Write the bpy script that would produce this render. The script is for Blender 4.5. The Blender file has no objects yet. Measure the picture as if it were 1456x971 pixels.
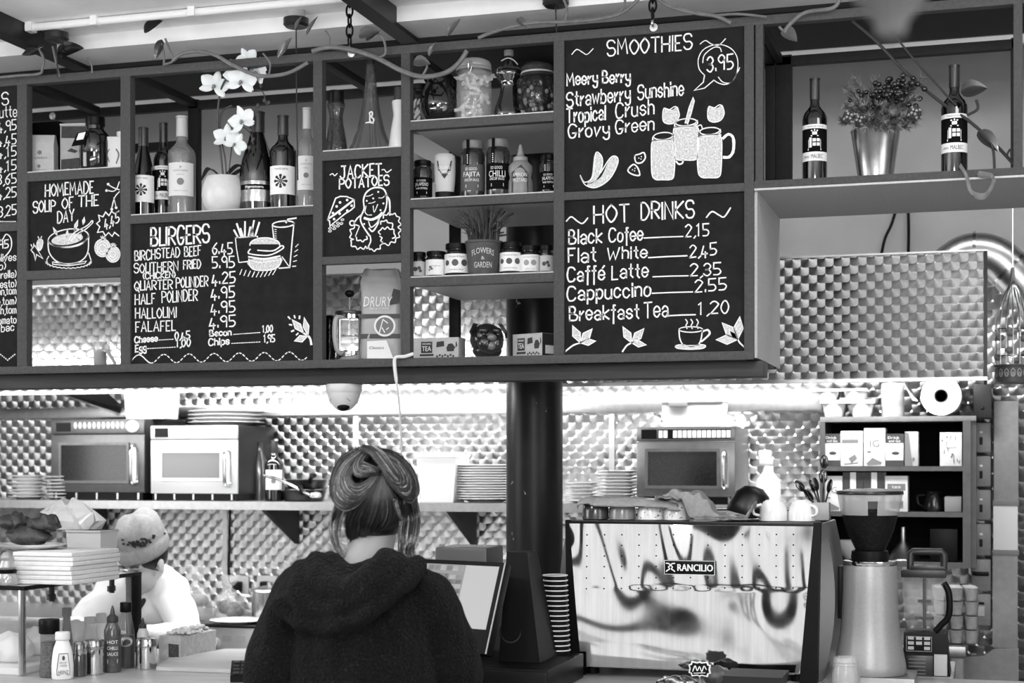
import bpy, bmesh, math, random
from math import sin, cos, tan, pi, radians, sqrt, atan2, hypot, floor
from mathutils import Vector, Matrix
random.seed(11)
SC = bpy.context.scene
COL = SC.collection
# ---------------------------------------------------------------- camera
TH = radians(16.8)          # the camera looks 16.8 degrees to the left of straight-on
F, HZ, CZ = 2225.0, 663.0, 1.55   # focal length and horizon row of a 1456 px wide frame, eye height
cam = bpy.data.cameras.new('camera')
camo = bpy.data.objects.new('camera', cam)
COL.objects.link(camo)
camo.location = (0, 0, CZ)
camo.rotation_euler = (pi / 2, 0, TH)
cam.sensor_width = 36
cam.lens = F / 1456 * 36
cam.shift_y = (HZ - 485.5) / 1456
cam.dof.use_dof = True
cam.dof.focus_distance = 4.85
cam.dof.aperture_fstop = 3.2
cam.clip_start = 0.05
SC.camera = camo
# ---------------------------------------------------------------- world, lamps, exposure
SC.view_settings.view_transform = 'Standard'
SC.view_settings.look = 'None'
SC.view_settings.exposure = 0.0
SC.view_settings.gamma = 1.0
SC.view_settings.use_curve_mapping = False
SC.cycles.max_bounces = 8
SC.cycles.glossy_bounces = 4
SC.cycles.transparent_max_bounces = 12
SC.cycles.caustics_reflective = False
SC.cycles.caustics_refractive = False
W = bpy.data.worlds.new('daylight')
SC.world = W
W.use_nodes = True
W.node_tree.nodes['Background'].inputs[0].default_value = (1, 1, 1, 1)
W.node_tree.nodes['Background'].inputs[1].default_value = 0.05


def area(name, loc, rot, sx, sy, power, spread=180):
    l = bpy.data.lights.new(name, 'AREA')
    l.shape = 'RECTANGLE'
    l.size, l.size_y, l.energy = sx, sy, power
    l.spread = radians(spread)
    o = bpy.data.objects.new(name, l)
    o.location, o.rotation_euler = loc, rot
    COL.objects.link(o)
    return o


# daylight through the shop front behind the camera (facing into the room, +Y); the upper and side lamps are added
area('shop_window_daylight', (1.1, -1.95, 1.55), (pi / 2, 0, 0), 4.0, 2.8, 50)
area('shop_window_daylight', (-2.1, -1.95, 1.12), (pi / 2, 0, 0), 2.4, 2.0, 18)
area('added_front_light', (0.15, -1.94, 2.45), (pi / 2, 0, 0), 1.5, 0.95, 70)  # added lamp, no known pane; brightens the hood front
area('added_side_light', (2.22, 1.9, 1.6), (pi / 2, 0, pi / 2), 2.6, 2.0, 38)  # added side fill for the end panel and hood, no known window
area('added_side_light', (-5.42, 2.4, 2.1), (pi / 2, 0, -pi / 2), 2.2, 1.5, 55)  # added so the far part of the hood shines, no known window
# fluorescent lamps of the kitchen: at the ceiling and inside the hood
area('kitchen_tube_light', (-2.9, 5.60, 3.1), (0, 0, 0), 2.6, 0.2, 16)
area('kitchen_tube_light', (-0.35, 5.60, 3.1), (0, 0, 0), 2.2, 0.2, 12)
area('hood_lamp', (-2.4, 6.0, 2.1), (radians(14), 0, 0), 2.8, 0.12, 36)
area('hood_lamp', (-0.52, 6.0, 2.1), (radians(14), 0, 0), 1.0, 0.12, 18)
area('added_gangway_fill', (-3.2, 5.28, 1.83), (radians(50), 0, 0), 2.8, 0.08, 24)  # added unseen strip behind the beam, brightens the plate fronts
# added fill lamps for the menu front, hood highlights and ceiling
area('added_shop_fill', (-2.6, 1.3, 2.98), (radians(20), 0, radians(12)), 0.7, 0.5, 32)
area('added_shop_fill', (0.0, 1.3, 2.98), (radians(20), 0, 0), 0.7, 0.5, 36)
area('added_shop_fill', (0.45, 3.7, 3.0), (radians(25), 0, radians(10)), 0.6, 0.4, 7)  # added to raise highlights on the hood swirls
area('added_ceiling_fill', (-2.4, 2.6, 2.25), (pi, 0, 0), 1.6, 0.5, 46)  # added upward fill that lightens the shop ceiling
area('added_ceiling_fill', (0.1, 2.6, 2.25), (pi, 0, 0), 1.2, 0.5, 26)


# ---------------------------------------------------------------- geometry helpers
def P(px, py, Y):
    u = (px - 728) / F
    d = Y / (cos(TH) + u * sin(TH))
    return Vector((d * (u * cos(TH) - sin(TH)), Y, CZ + (HZ - py) * d / F))


def S(px, Y):
    return Y / (cos(TH) + (px - 728) / F * sin(TH)) / F


def PX(px, Y):
    return P(px, 0, Y).x


def PG(px, py, z):          # the point of the horizontal plane z seen at that pixel
    d = (CZ - z) * F / (py - HZ)
    u = (px - 728) / F
    return Vector((d * (u * cos(TH) - sin(TH)), d * (u * sin(TH) + cos(TH)), z))


def face_cam(x, y):
    return atan2(-x, y)


def smooth(pts, n=5, closed=False):
    pts = [Vector(p) for p in pts]
    if len(pts) < 3:
        return pts
    out = []
    m = len(pts)
    rng = range(m if closed else m - 1)
    for i in rng:
        p1, p2 = pts[i], pts[(i + 1) % m]
        p0 = pts[i - 1] if (i or closed) else p1
        p3 = pts[(i + 2) % m] if (i + 2 < m or closed) else p2
        for k in range(n):
            t = k / n
            out.append(0.5 * ((2 * p1) + (p2 - p0) * t + (2 * p0 - 5 * p1 + 4 * p2 - p3) * t * t + (3 * p1 - p0 - 3 * p2 + p3) * t ** 3))
    out.append(pts[0].copy() if closed else pts[-1])
    return out


def el(cx, cy, rx, ry=None, a0=0, a1=360, n=24, rot=0):
    ry = rx if ry is None else ry
    out = []
    for i in range(n + 1):
        a = radians(a0 + (a1 - a0) * i / n)
        x, y = rx * cos(a), ry * sin(a)
        r = radians(rot)
        out.append((cx + x * cos(r) - y * sin(r), cy + x * sin(r) + y * cos(r)))
    return out


class MB:
    """collects shapes; done() links them as one mesh object"""

    def __init__(self):
        self.v, self.f, self.m, self.mi = [], [], [], 0
        self.T = None

    def add(self, vs, fs):
        b = len(self.v)
        T = self.T
        self.v += [tuple(T @ Vector(p)) if T else tuple(p) for p in vs]
        self.f += [tuple(b + i for i in q) for q in fs]
        self.m += [self.mi] * len(fs)
        return self

    def box(self, x0, y0, z0, x1, y1, z1, bev=0):
        if x0 > x1: x0, x1 = x1, x0
        if y0 > y1: y0, y1 = y1, y0
        if z0 > z1: z0, z1 = z1, z0
        if not bev:
            vs = [(x, y, z) for z in (z0, z1) for y in (y0, y1) for x in (x0, x1)]
            return self.add(vs, [(0, 2, 3, 1), (4, 5, 7, 6), (0, 1, 5, 4), (2, 6, 7, 3), (0, 4, 6, 2), (1, 3, 7, 5)])
        bm = bmesh.new()
        bmesh.ops.create_cube(bm, size=1)
        for v in bm.verts:
            v.co = ((x0 + x1) / 2 + v.co.x * (x1 - x0), (y0 + y1) / 2 + v.co.y * (y1 - y0), (z0 + z1) / 2 + v.co.z * (z1 - z0))
        bmesh.ops.bevel(bm, geom=list(bm.edges), offset=min(bev, (x1 - x0) * .48, (y1 - y0) * .48, (z1 - z0) * .48), segments=2, profile=.6, affect='EDGES')
        return self.bm(bm)

    def bm(self, bm):
        bm.verts.index_update()
        self.add([v.co.copy() for v in bm.verts], [[v.index for v in f.verts] for f in bm.faces])
        bm.free()
        return self

    def lathe(self, prof, x=0, y=0, n=24, sx=1, sy=1, a0=0, a1=360, z=0):
        full = abs(a1 - a0) >= 359.9
        k = n if full else n + 1
        vs = []
        for r, zz in prof:
            for i in range(k):
                a = radians(a0 + (a1 - a0) * i / n)
                vs.append((x + r * sx * sin(a), y - r * sy * cos(a), z + zz))
        fs = []
        for j in range(len(prof) - 1):
            for i in range(n):
                i2 = (i + 1) % k
                fs.append((j * k + i, j * k + i2, (j + 1) * k + i2, (j + 1) * k + i))
        if full:
            if prof[0][0] > 1e-5: fs.append(tuple(range(k - 1, -1, -1)))
            if prof[-1][0] > 1e-5: fs.append(tuple((len(prof) - 1) * k + i for i in range(k)))
        return self.add(vs, fs)

    def cyl(self, x, y, z0, z1, r, r2=None, n=20):
        return self.lathe([(r, z0), (r if r2 is None else r2, z1)], x, y, n)

    def rod(self, a, b, r, n=10, r2=None):
        return self.tube([a, b], r, n, r2)

    def tube(self, pts, r, n=8, r2=None, flat=1.0):
        pts = [Vector(p) for p in pts]
        m = len(pts)
        vs, fs = [], []
        up = None
        for i, p in enumerate(pts):
            t = (pts[min(i + 1, m - 1)] - pts[max(i - 1, 0)])
            t = t.normalized() if t.length > 1e-9 else Vector((0, 0, 1))
            if up is None:
                up = Vector((0, 0, 1)) if abs(t.z) < .9 else Vector((0, 1, 0))
            s = t.cross(up)
            s = s.normalized() if s.length > 1e-6 else Vector((1, 0, 0))
            up = s.cross(t).normalized()
            rr = r[i] if isinstance(r, (list, tuple)) else (r if r2 is None else r + (r2 - r) * i / max(1, m - 1))
            for k in range(n):
                a = 2 * pi * k / n
                vs.append(p + s * cos(a) * rr + up * sin(a) * rr * flat)
        for i in range(m - 1):
            for k in range(n):
                k2 = (k + 1) % n
                fs.append((i * n + k, i * n + k2, (i + 1) * n + k2, (i + 1) * n + k))
        fs.append(tuple(range(n - 1, -1, -1)))
        fs.append(tuple((m - 1) * n + k for k in range(n)))
        return self.add(vs, fs)

    def loft(self, rings, cap=True):
        n = len(rings[0])
        vs = [p for r in rings for p in r]
        fs = [(j * n + i, j * n + (i + 1) % n, (j + 1) * n + (i + 1) % n, (j + 1) * n + i) for j in range(len(rings) - 1) for i in range(n)]
        if cap:
            fs.append(tuple(range(n - 1, -1, -1)))
            fs.append(tuple((len(rings) - 1) * n + k for k in range(n)))
        return self.add(vs, fs)

    def prism(self, poly, y0, y1):       # outline in x, z pulled along y
        n = len(poly)
        return self.loft([[(x, y0, z) for x, z in poly], [(x, y1, z) for x, z in poly]])

    def slab(self, poly, z0, z1):        # outline in x, y pulled along z
        return self.loft([[(x, y, z0) for x, y in poly], [(x, y, z1) for x, y in poly]])

    def ball(self, c, rx, ry=None, rz=None, nu=16, nv=10):
        ry = rx if ry is None else ry
        rz = rx if rz is None else rz
        prof = [(max(1e-6, sin(pi * j / nv)), -cos(pi * j / nv)) for j in range(nv + 1)]
        vs, fs = [], []
        for r, z in prof:
            for i in range(nu):
                a = 2 * pi * i / nu
                vs.append((c[0] + rx * r * cos(a), c[1] + ry * r * sin(a), c[2] + rz * z))
        for j in range(nv):
            for i in range(nu):
                i2 = (i + 1) % nu
                fs.append((j * nu + i, j * nu + i2, (j + 1) * nu + i2, (j + 1) * nu + i))
        return self.add(vs, fs)

    def ribbon(self, pts, w, f):
        """flat stroke through 2D points, f maps 2D to 3D"""
        q = []
        for p in pts:
            p = Vector((p[0], p[1]))
            if not q or (p - q[-1]).length > 1e-6: q.append(p)
        if len(q) < 2:
            return self.blob(el(q[0].x, q[0].y, w * .6, n=8)[:-1], f)
        if (q[0] - q[-1]).length < 1e-6 and len(q) > 3: pass
        L, R = [], []
        for i, p in enumerate(q):
            a = (p - q[i - 1]).normalized() if i else (q[1] - p).normalized()
            b = (q[i + 1] - p).normalized() if i < len(q) - 1 else a
            t = (a + b)
            t = t.normalized() if t.length > .2 else b
            nrm = Vector((-t.y, t.x))
            c = max(.55, abs(nrm.dot(Vector((-b.y, b.x)))))
            ww = w * .5 / c * random.uniform(.86, 1.12)
            e = t * (-w * .35 if i == 0 else (w * .35 if i == len(q) - 1 else 0))
            L.append(p + nrm * ww + e)
            R.append(p - nrm * ww + e)
        n = len(q)
        return self.add([f(p.x, p.y) for p in L] + [f(p.x, p.y) for p in R], [(i, i + 1, n + i + 1, n + i) for i in range(n - 1)])

    def blob(self, poly, f):
        return self.add([f(p[0], p[1]) for p in poly], [tuple(range(len(poly)))])

    def done(self, name, mats, parent=None, world=False, smooth_angle=38, kind=None):
        me = bpy.data.meshes.new(name)
        off = parent.location if (world and parent is not None) else Vector((0, 0, 0))
        me.from_pydata([(p[0] - off[0], p[1] - off[1], p[2] - off[2]) for p in self.v], [], self.f)
        mats = mats if isinstance(mats, (list, tuple)) else [mats]
        for m in mats: me.materials.append(m)
        if len(mats) > 1: me.polygons.foreach_set('material_index', self.m)
        me.validate()
        bm = bmesh.new()
        bm.from_mesh(me)
        bmesh.ops.remove_doubles(bm, verts=bm.verts, dist=1e-6)
        bmesh.ops.recalc_face_normals(bm, faces=bm.faces)
        bm.to_mesh(me)
        bm.free()
        if smooth_angle:
            me.shade_smooth()
            me.set_sharp_from_angle(angle=radians(smooth_angle))
        o = bpy.data.objects.new(name, me)
        COL.objects.link(o)
        if parent is not None: o.parent = parent
        if kind: o['kind'] = kind
        return o


def tag(o, label, cat, group=None):
    o['label'], o['category'] = label, cat
    if group: o['group'] = group
    return o


def thing(name, label, cat, loc=(0, 0, 0), rz=0, group=None):
    o = bpy.data.objects.new(name, None)
    o.empty_display_size = .05
    COL.objects.link(o)
    o.location = loc
    o.rotation_euler = (0, 0, rz)
    return tag(o, label, cat, group)


def dup(root, loc, label, rz=None, group=None, scale=None):
    r = root.copy()
    COL.objects.link(r)
    r.location = loc
    if rz is not None: r.rotation_euler = (0, 0, rz)
    if scale: r.scale = scale
    r['label'] = label
    if group: r['group'] = group
    for ch in list(root.children):
        c = ch.copy()
        COL.objects.link(c)
        c.parent = r
        for g in list(ch.children):
            d = g.copy()
            COL.objects.link(d)
            d.parent = c
    return r


# ---------------------------------------------------------------- materials (all neutral greys)
def lin(v):
    return ((v + .055) / 1.055) ** 2.4 if v > .04045 else v / 12.92


class NT:
    def __init__(self, name):
        self.m = bpy.data.materials.new(name)
        self.m.use_nodes = True
        self.t = self.m.node_tree
        self.b = self.t.nodes['Principled BSDF']

    def n(self, typ, **kw):
        x = self.t.nodes.new(typ)
        for k, v in kw.items(): setattr(x, k, v)
        return x

    def put(self, sock, v):
        if isinstance(v, bpy.types.NodeSocket): self.t.links.new(v, sock)
        else: sock.default_value = v

    def M(self, op, a, b=0.0, c=0.0):
        x = self.n('ShaderNodeMath', operation=op)
        for i, v in enumerate((a, b, c)): self.put(x.inputs[i], v)
        return x.outputs[0]

    def obj(self):
        return self.n('ShaderNodeTexCoord').outputs['Object']

    def noise(self, scale, detail=3, vec=None, rough=.55):
        x = self.n('ShaderNodeTexNoise')
        x.inputs['Scale'].default_value = scale
        x.inputs['Detail'].default_value = detail
        x.inputs['Roughness'].default_value = rough
        self.t.links.new(vec if vec is not None else self.obj(), x.inputs['Vector'])
        return x.outputs['Fac']

    def ramp(self, fac, stops):
        x = self.n('ShaderNodeValToRGB')
        e = x.color_ramp.elements
        while len(e) < len(stops): e.new(.5)
        for k, (p, v) in enumerate(stops):
            e[k].position = p
            e[k].color = (v, v, v, 1)
        self.t.links.new(fac, x.inputs[0])
        return x.outputs[0]

    def bump(self, h, strength=.3, dist=.01):
        x = self.n('ShaderNodeBump')
        x.inputs['Strength'].default_value = strength
        x.inputs['Distance'].default_value = dist
        self.t.links.new(h, x.inputs['Height'])
        self.t.links.new(x.outputs[0], self.b.inputs['Normal'])


_mc = {}


def mat(v, rough=.5, metal=0, var=0, vs=30, bump=0, bs=60, coat=0, spec=None, alpha=1, name=None, emit=0):
    """grey material: v is the sRGB grey, var the amount of mottling, bump a fine relief"""
    key = (v, rough, metal, var, vs, bump, bs, coat, spec, alpha, emit)
    if key in _mc: return _mc[key]
    N = NT(name or 'grey')
    l = lin(v)
    b = N.b.inputs
    b['Base Color'].default_value = (l, l, l, 1)
    b['Roughness'].default_value = rough
    b['Metallic'].default_value = metal
    if coat: b['Coat Weight'].default_value = coat
    if spec is not None: b['Specular IOR Level'].default_value = spec
    if alpha < 1: b['Alpha'].default_value = alpha
    if emit:
        b['Emission Color'].default_value = (1, 1, 1, 1)
        b['Emission Strength'].default_value = emit
    if var:
        N.t.links.new(N.ramp(N.noise(vs, 4), [(.3, l * (1 - var)), (.7, min(1, l * (1 + var)))]), b['Base Color'])
    if bump: N.bump(N.noise(bs, 2), bump, .004)
    _mc[key] = N.m
    return N.m


def wood(v, rough=.5, axis=0, dark=.5, name='wood'):
    N = NT(name)
    mp = N.n('ShaderNodeMapping')
    s = [14, 14, 14]
    s[axis] = 1.2
    mp.inputs['Scale'].default_value = s
    N.t.links.new(N.obj(), mp.inputs[0])
    l = lin(v)
    f = N.noise(3.5, 6, mp.outputs[0], .65)
    N.t.links.new(N.ramp(f, [(.3, l * dark), (.55, l), (.75, min(1, l * 1.35))]), N.b.inputs['Base Color'])
    N.b.inputs['Roughness'].default_value = rough
    N.bump(f, .15, .003)
    return N.m


def turned_steel(name, s=.05, v=.72, rough=.3, tilt=.25, aniso=.8, h=.5, R=.6):
    """engine-turned sheet steel: overlapping round swirl marks on a wall facing -Y"""
    N = NT(name)
    sp = N.n('ShaderNodeSeparateXYZ')
    N.t.links.new(N.obj(), sp.inputs[0])
    x = N.M('DIVIDE', sp.outputs[0], s)
    y = N.M('DIVIDE', sp.outputs[2], s * h)
    k = N.M('FLOOR', y)

    def cand(r):
        off = N.M('MULTIPLY', N.M('FLOORED_MODULO', r, 2.0), .5)
        cx = N.M('ADD', N.M('ROUND', N.M('SUBTRACT', x, off)), off)
        dx = N.M('SUBTRACT', x, cx)
        dy = N.M('MULTIPLY', N.M('SUBTRACT', y, r), h)
        d = N.M('SQRT', N.M('ADD', N.M('MULTIPLY', dx, dx), N.M('MULTIPLY', dy, dy)))
        return dx, dy, d

    a = cand(k)
    b = cand(N.M('ADD', k, 1.0))
    use = N.M('LESS_THAN', b[2], R)

    def mix(p, q):
        return N.M('ADD', p, N.M('MULTIPLY', use, N.M('SUBTRACT', q, p)))

    dx, dy, d = mix(a[0], b[0]), mix(a[1], b[1]), mix(a[2], b[2])
    inv = N.M('DIVIDE', 1.0, N.M('MAXIMUM', d, .03))
    nx, nz = N.M('MULTIPLY', dx, inv), N.M('MULTIPLY', dy, inv)
    cn = N.n('ShaderNodeCombineXYZ')
    N.put(cn.inputs[0], N.M('MULTIPLY', nx, tilt))
    cn.inputs[1].default_value = -1
    N.put(cn.inputs[2], N.M('MULTIPLY', nz, tilt))
    nv = N.n('ShaderNodeVectorMath', operation='NORMALIZE')
    N.t.links.new(cn.outputs[0], nv.inputs[0])
    N.t.links.new(nv.outputs[0], N.b.inputs['Normal'])
    ct = N.n('ShaderNodeCombineXYZ')
    N.put(ct.inputs[0], N.M('MULTIPLY', nz, -1.0))
    N.put(ct.inputs[2], nx)
    N.t.links.new(ct.outputs[0], N.b.inputs['Tangent'])
    l = lin(v)
    N.t.links.new(N.ramp(N.noise(3, 3), [(.3, l * .85), (.7, min(1, l * 1.1))]), N.b.inputs['Base Color'])
    N.b.inputs['Metallic'].default_value = 1
    N.b.inputs['Roughness'].default_value = rough
    N.b.inputs['Anisotropic'].default_value = aniso
    return N.m


def glass(name, v=.95, rough=.03, alpha=.25):
    """thin clear glass: mostly see-through with a glossy sheen"""
    N = NT(name)
    l = lin(v)
    b = N.b.inputs
    b['Base Color'].default_value = (l, l, l, 1)
    b['Roughness'].default_value = rough
    b['Alpha'].default_value = alpha
    b['Specular IOR Level'].default_value = .8
    return N.m


M_FRAME = mat(.29, .6, 0, .16, 90, .3, 260, spec=.2, name='painted_steel_frame')
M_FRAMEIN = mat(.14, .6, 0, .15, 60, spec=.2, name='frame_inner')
M_PLY = mat(.74, .6, 0, .08, 120, .1, 200, name='pale_board')
M_BOARD = mat(.125, .85, 0, .25, 25, .05, 200, spec=.15, name='blackboard')
M_CHALK = mat(.93, .9, 0, .10, 260, spec=.1, name='chalk')
M_CHALKF = mat(.80, .9, 0, .38, 190, spec=.1, name='chalk_fill')
M_BLACK = mat(.05, .4, spec=.14, name='black_plastic')
M_BLACKM = mat(.04, .8, spec=.1, name='black_matt')
M_DGREY = mat(.20, .45, spec=.25, name='dark_grey')
M_GREY = mat(.5, .5, name='mid_grey')
M_LGREY = mat(.72, .5, name='light_grey')
M_WHITE = mat(.9, .45, name='white')
M_PAPER = mat(.93, .7, 0, .05, 90, name='paper')
M_INK = mat(.10, .6, name='ink')
M_INKG = mat(.45, .6, name='grey_ink')
M_PORC = mat(.92, .15, coat=.4, name='porcelain')
M_STEEL = mat(.78, .22, 1, .08, 6, name='steel')
M_STEELB = mat(.74, .34, 1, .10, 40, name='brushed_steel')
M_CHROME = mat(.88, .08, 1, name='chrome')
M_DGLASS = mat(.035, .06, spec=.6, coat=.3, name='dark_glass')
M_CLEAR = glass('clear_glass', .95, .03, .16)
M_CLEARD = glass('smoky_glass', .3, .04, .55)
M_FROST = mat(.88, .4, alpha=.82, name='frosted_plastic')
M_POLY = glass('plastic_film', .95, .15, .35)


# ---------------------------------------------------------------- writing
GLY = {}
_src = """A4:02 28 42|14 34
B4:02 08|~08 28 37 36 25 05|~05 25 44 43 32 02
C4:~47 38 18 06 04 12 32 43
D4:02 08|~08 28 46 44 22 02
E3:38 08 02 32|05 25
F3:38 08 02|05 25
G4:~47 38 18 06 04 12 32 44|44 24
H4:02 08|42 48|05 45
I0:02 08
J4:18 48|~38 33 22 12 03
K4:02 08|48 05 42
L3:08 02 32
M5:02 08 24 48 52
N4:02 08 42 48
O4:~28 06 04 22 44 46 28
P4:02 08|~08 28 47 46 35 05
Q4:~28 06 04 22 44 46 28|24 41
R4:02 08|~08 28 47 46 35 05|15 42
S4:~47 38 18 07 06 15 35 44 43 32 12 03
T4:08 48|28 22
U4:08 02 42|48 42
V4:08 22 48
W6:08 12 36 42 68
X4:08 42|48 02
Y4:08 25 48|25 22
Z4:08 48 02 42
a3:~05 16 26 35 32|~34 14 03 12 22 33
b3:08 02|~05 16 26 35 33 22 12 03
c3:~35 26 16 05 03 12 22 33
d3:38 32|~35 26 16 05 03 12 22 33
e3:~04 34 35 26 16 05 03 12 22 33
f2:~28 18 17 16 10|06 26
g3:~35 26 16 05 04 13 23 34|~36 31 20 10 01
h3:08 02|~05 16 26 35 32
i0:06 02|08 07
j1:~16 11 00|18 17
k3:08 02|36 04 32
l0:08 02
m4:06 02|~05 16 25 22|~25 36 45 42
n3:06 02|~05 16 26 35 32
o3:~26 16 05 03 12 22 33 35 26
p3:06 00|~05 16 26 35 33 22 12 03
q3:36 30|~35 26 16 05 03 12 22 33
r2:06 02|~04 15 26
s3:~35 26 16 05 14 24 33 22 12 03
t2:18 13 22|06 26
u3:~06 03 12 22 33|36 32
v3:06 12 36
w4:06 12 25 32 46
x3:06 32|36 02
y3:~06 04 13 23 34|~36 31 20 10 01
z3:06 36 02 32
03:~18 06 04 12 22 34 36 28 18
12:07 18 12
23:~07 18 28 37 36 02|02 32
33:~07 18 28 37 36 25 15|~15 25 34 33 22 12 03
43:17 03 33|24 21
53:38 08 05|~05 25 34 33 22 02
63:~38 16 04 12 22 34 25 05
73:08 38 12
83:~25 07 18 28 37 15 03 12 22 33 25
93:~36 25 15 06 07 18 28 37 36 32
.0:02 03
,0:12 01
:0:02 03|05 06
-3:05 35
(1:~18 06 04 12
)1:~08 16 14 02
&4:~42 07 18 27 04 12 22 44
'0:08 07
"""
for ln in _src.splitlines():
    if ln: GLY[ln[0]] = (int(ln[1]), ln[3:].split('|'))
GLY['\u00e9'] = (3, GLY['e'][1] + ['27 38'])


def strokes(s, x0, y0, x1, y1, h, gap=1.5, slant=0.0):
    """single-stroke handwriting fitted between two baseline ends (image sense, y down)"""
    adv, tot = [], 0
    for ch in s:
        adv.append(tot)
        tot += (2.4 if ch == ' ' else GLY[ch][0] + gap)
    tot -= gap
    ex, ey = (x1 - x0) / tot, (y1 - y0) / tot
    out = []
    for ch, a in zip(s, adv):
        if ch == ' ': continue
        jy = random.uniform(-.25, .25)
        for st in GLY[ch][1]:
            sm = st.startswith('~')
            pts = []
            for t in st.lstrip('~').split():
                gx, gy = int(t[0]) + random.uniform(-.1, .1), int(t[1]) - 2 + jy
                q = a + gx + slant * gy
                pts.append(Vector((x0 + q * ex, y0 + q * ey - gy * h / 6, 0)))
            if sm: pts = smooth(pts, 4)
            out.append([(p.x, p.y) for p in pts])
    return out


_pt = {}


def printed(mb, s, f, cx, cz, w, h, mi=1):
    """block lettering as faces: fitted to a w x h box around (cx, cz); f maps (x, z) to 3D"""
    if s not in _pt:
        cu = bpy.data.curves.new('t', 'FONT')
        cu.body = s
        cu.resolution_u = 2
        ob = bpy.data.objects.new('t', cu)
        COL.objects.link(ob)
        dg = bpy.context.evaluated_depsgraph_get()
        me = ob.evaluated_get(dg).to_mesh()
        _pt[s] = ([(v.co.x, v.co.y) for v in me.vertices], [tuple(p.vertices) for p in me.polygons])
        ob.evaluated_get(dg).to_mesh_clear()
        bpy.data.objects.remove(ob)
        bpy.data.curves.remove(cu)
    vs, fs = _pt[s]
    xs, ys = [p[0] for p in vs], [p[1] for p in vs]
    ax, bx, ay, by = min(xs), max(xs), min(ys), max(ys)
    q = [f(cx + ((x - ax) / (bx - ax) - .5) * w, cz + ((y - ay) / (by - ay) - .5) * h) for x, y in vs]
    old, mb.mi = mb.mi, mi
    mb.add(q, fs)
    mb.mi = old


def on_cyl(r, off=.0006):
    return lambda x, z: Vector(((r + off) * sin(x / r), -(r + off) * cos(x / r), z))


def on_flat(y, off=.0008):
    return lambda x, z: Vector((x, y - off, z))
# ================================================================ the room
YB = 4.70                    # front face of the menu shelving
YR = 5.20                    # its rear frame
YW = 6.50                    # back wall of the kitchen
ZC = 0.90                    # counter top
M_PLAST = mat(.72, .85, 0, .08, 4, .15, 90, name='plaster')
M_CEIL = mat(.94, .8, 0, .14, 2.2, .1, 60, name='ceiling_plaster')
M_TURN = turned_steel('turned_steel', .062, .80, .34, .35, .75, .5, .6)
M_TURNH = turned_steel('turned_steel_hood', .058, .80, .26, .22, .85, .5, .62)
M_BEAM = wood(.20, .55, 0, .5, 'dark_beam_wood')


def struct(name, mb, m, parent=None, **k):
    o = mb.done(name, m, parent, **k)
    if parent is None: o['kind'] = 'structure'
    return o


struct('floor', MB().box(-5.6, -2.3, -.05, 2.4, 6.7, 0), mat(.42, .5, 0, .15, 3, name='floor_tiles'))
struct('ceiling', MB().box(-5.6, -2.3, 3.05, 2.4, 4.98, 3.1), M_CEIL)
struct('ceiling_kitchen', MB().box(-5.6, 4.98, 3.34, 2.4, 6.7, 3.4), mat(.45, .8, name='kitchen_ceiling'))
struct('beam_ceiling', MB().box(-5.6, 4.98, 2.985, 2.4, 5.45, 3.12).box(-5.6, 4.98, 3.12, 2.4, 5.02, 3.34), mat(.045, .8, 0, .2, 20, name='dark_boarding'))
struct('wall_back', MB().box(-5.6, YW, 0, 2.4, YW + .1, 3.4), M_PLAST)
struct('wall_left', MB().box(-5.6, -2.3, 0, -5.5, 6.6, 3.4), M_PLAST)
struct('wall_right', MB().box(2.3, -2.3, 0, 2.4, 6.6, 3.4), M_PLAST)
struct('wall_front', MB().box(-5.6, -2.3, 0, 2.4, -2.2, 3.4), mat(.8, .8, name='front_wall'))
# steel wall cladding in sheets, with joint strips
struct('wall_cladding', MB().box(-5.5, YW - .012, 0, 2.29, YW, 2.32), M_TURN)
jt = MB()
for px in (508, 871, 322):
    x = PX(px, YW)
    z0 = CZ - .2 if px != 322 else .9
    jt.box(x - .012, YW - .017, .9, x + .012, YW - .012, 1.80)
struct('trim_1', jt, M_STEELB)
# smooth steel rail across the wall above the shelf
struct('trim_2', MB().box(-5.4, YW - .075, 1.776, PX(1172, YW), YW - .012, 1.826, .004), M_STEELB)
# dark timber beam under the menu shelving, and the round iron column
xr = PX(1074, YB)
struct('beam', MB().box(-5.4, YB + .07, 1.823, xr + .015, YB + .17, 1.872, .003), M_BEAM)
colm = NT('column_paint')
nf = colm.noise(14, 8, None, .7)
colm.t.links.new(colm.ramp(nf, [(.0, .006), (.60, .010), (.655, .012), (.67, .5)]), colm.b.inputs['Base Color'])
colm.b.inputs['Roughness'].default_value = .35
colm.b.inputs['Specular IOR Level'].default_value = .25
colx = PX(760, 5.42)
struct('column', MB().lathe([(.102, 0), (.102, 3.0)], colx, 5.42, 40), colm.m)
# shop front behind the camera: dark frames before the daylight
wf = MB()
for x in (-3.3, -2.3, -1.55, -.85, -.28, .16, .75, 1.7): wf.box(x - .075, -1.9, .1, x + .075, -1.82, 2.0)
for z in (.12, 1.02): wf.box(-3.3, -1.9, z - .05, 2.25, -1.82, z + .09)
wf.box(-3.3, -1.9, 2.12, -.85, -1.83, 2.95)  # unseen dark panel, added to keep the hood reflection dark on one side
struct('window_1', wf, mat(.10, .5, name='window_frame'))
tw = MB()
for s_, cx, cz, w, h in (('egg', -1.15, .60, .40, .26), ('tea', -.05, .80, .34, .2), ('cake', -.55, .50, .42, .2), ('coffee', 1.2, 1.5, .7, .3)):
    printed(tw, s_, lambda x, z, c=cx: Vector((2 * c - x, -1.86, z)), cx, cz, w, h, 0)
struct('window_lettering', tw, mat(.2, .6, name='vinyl_letters'))
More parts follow.
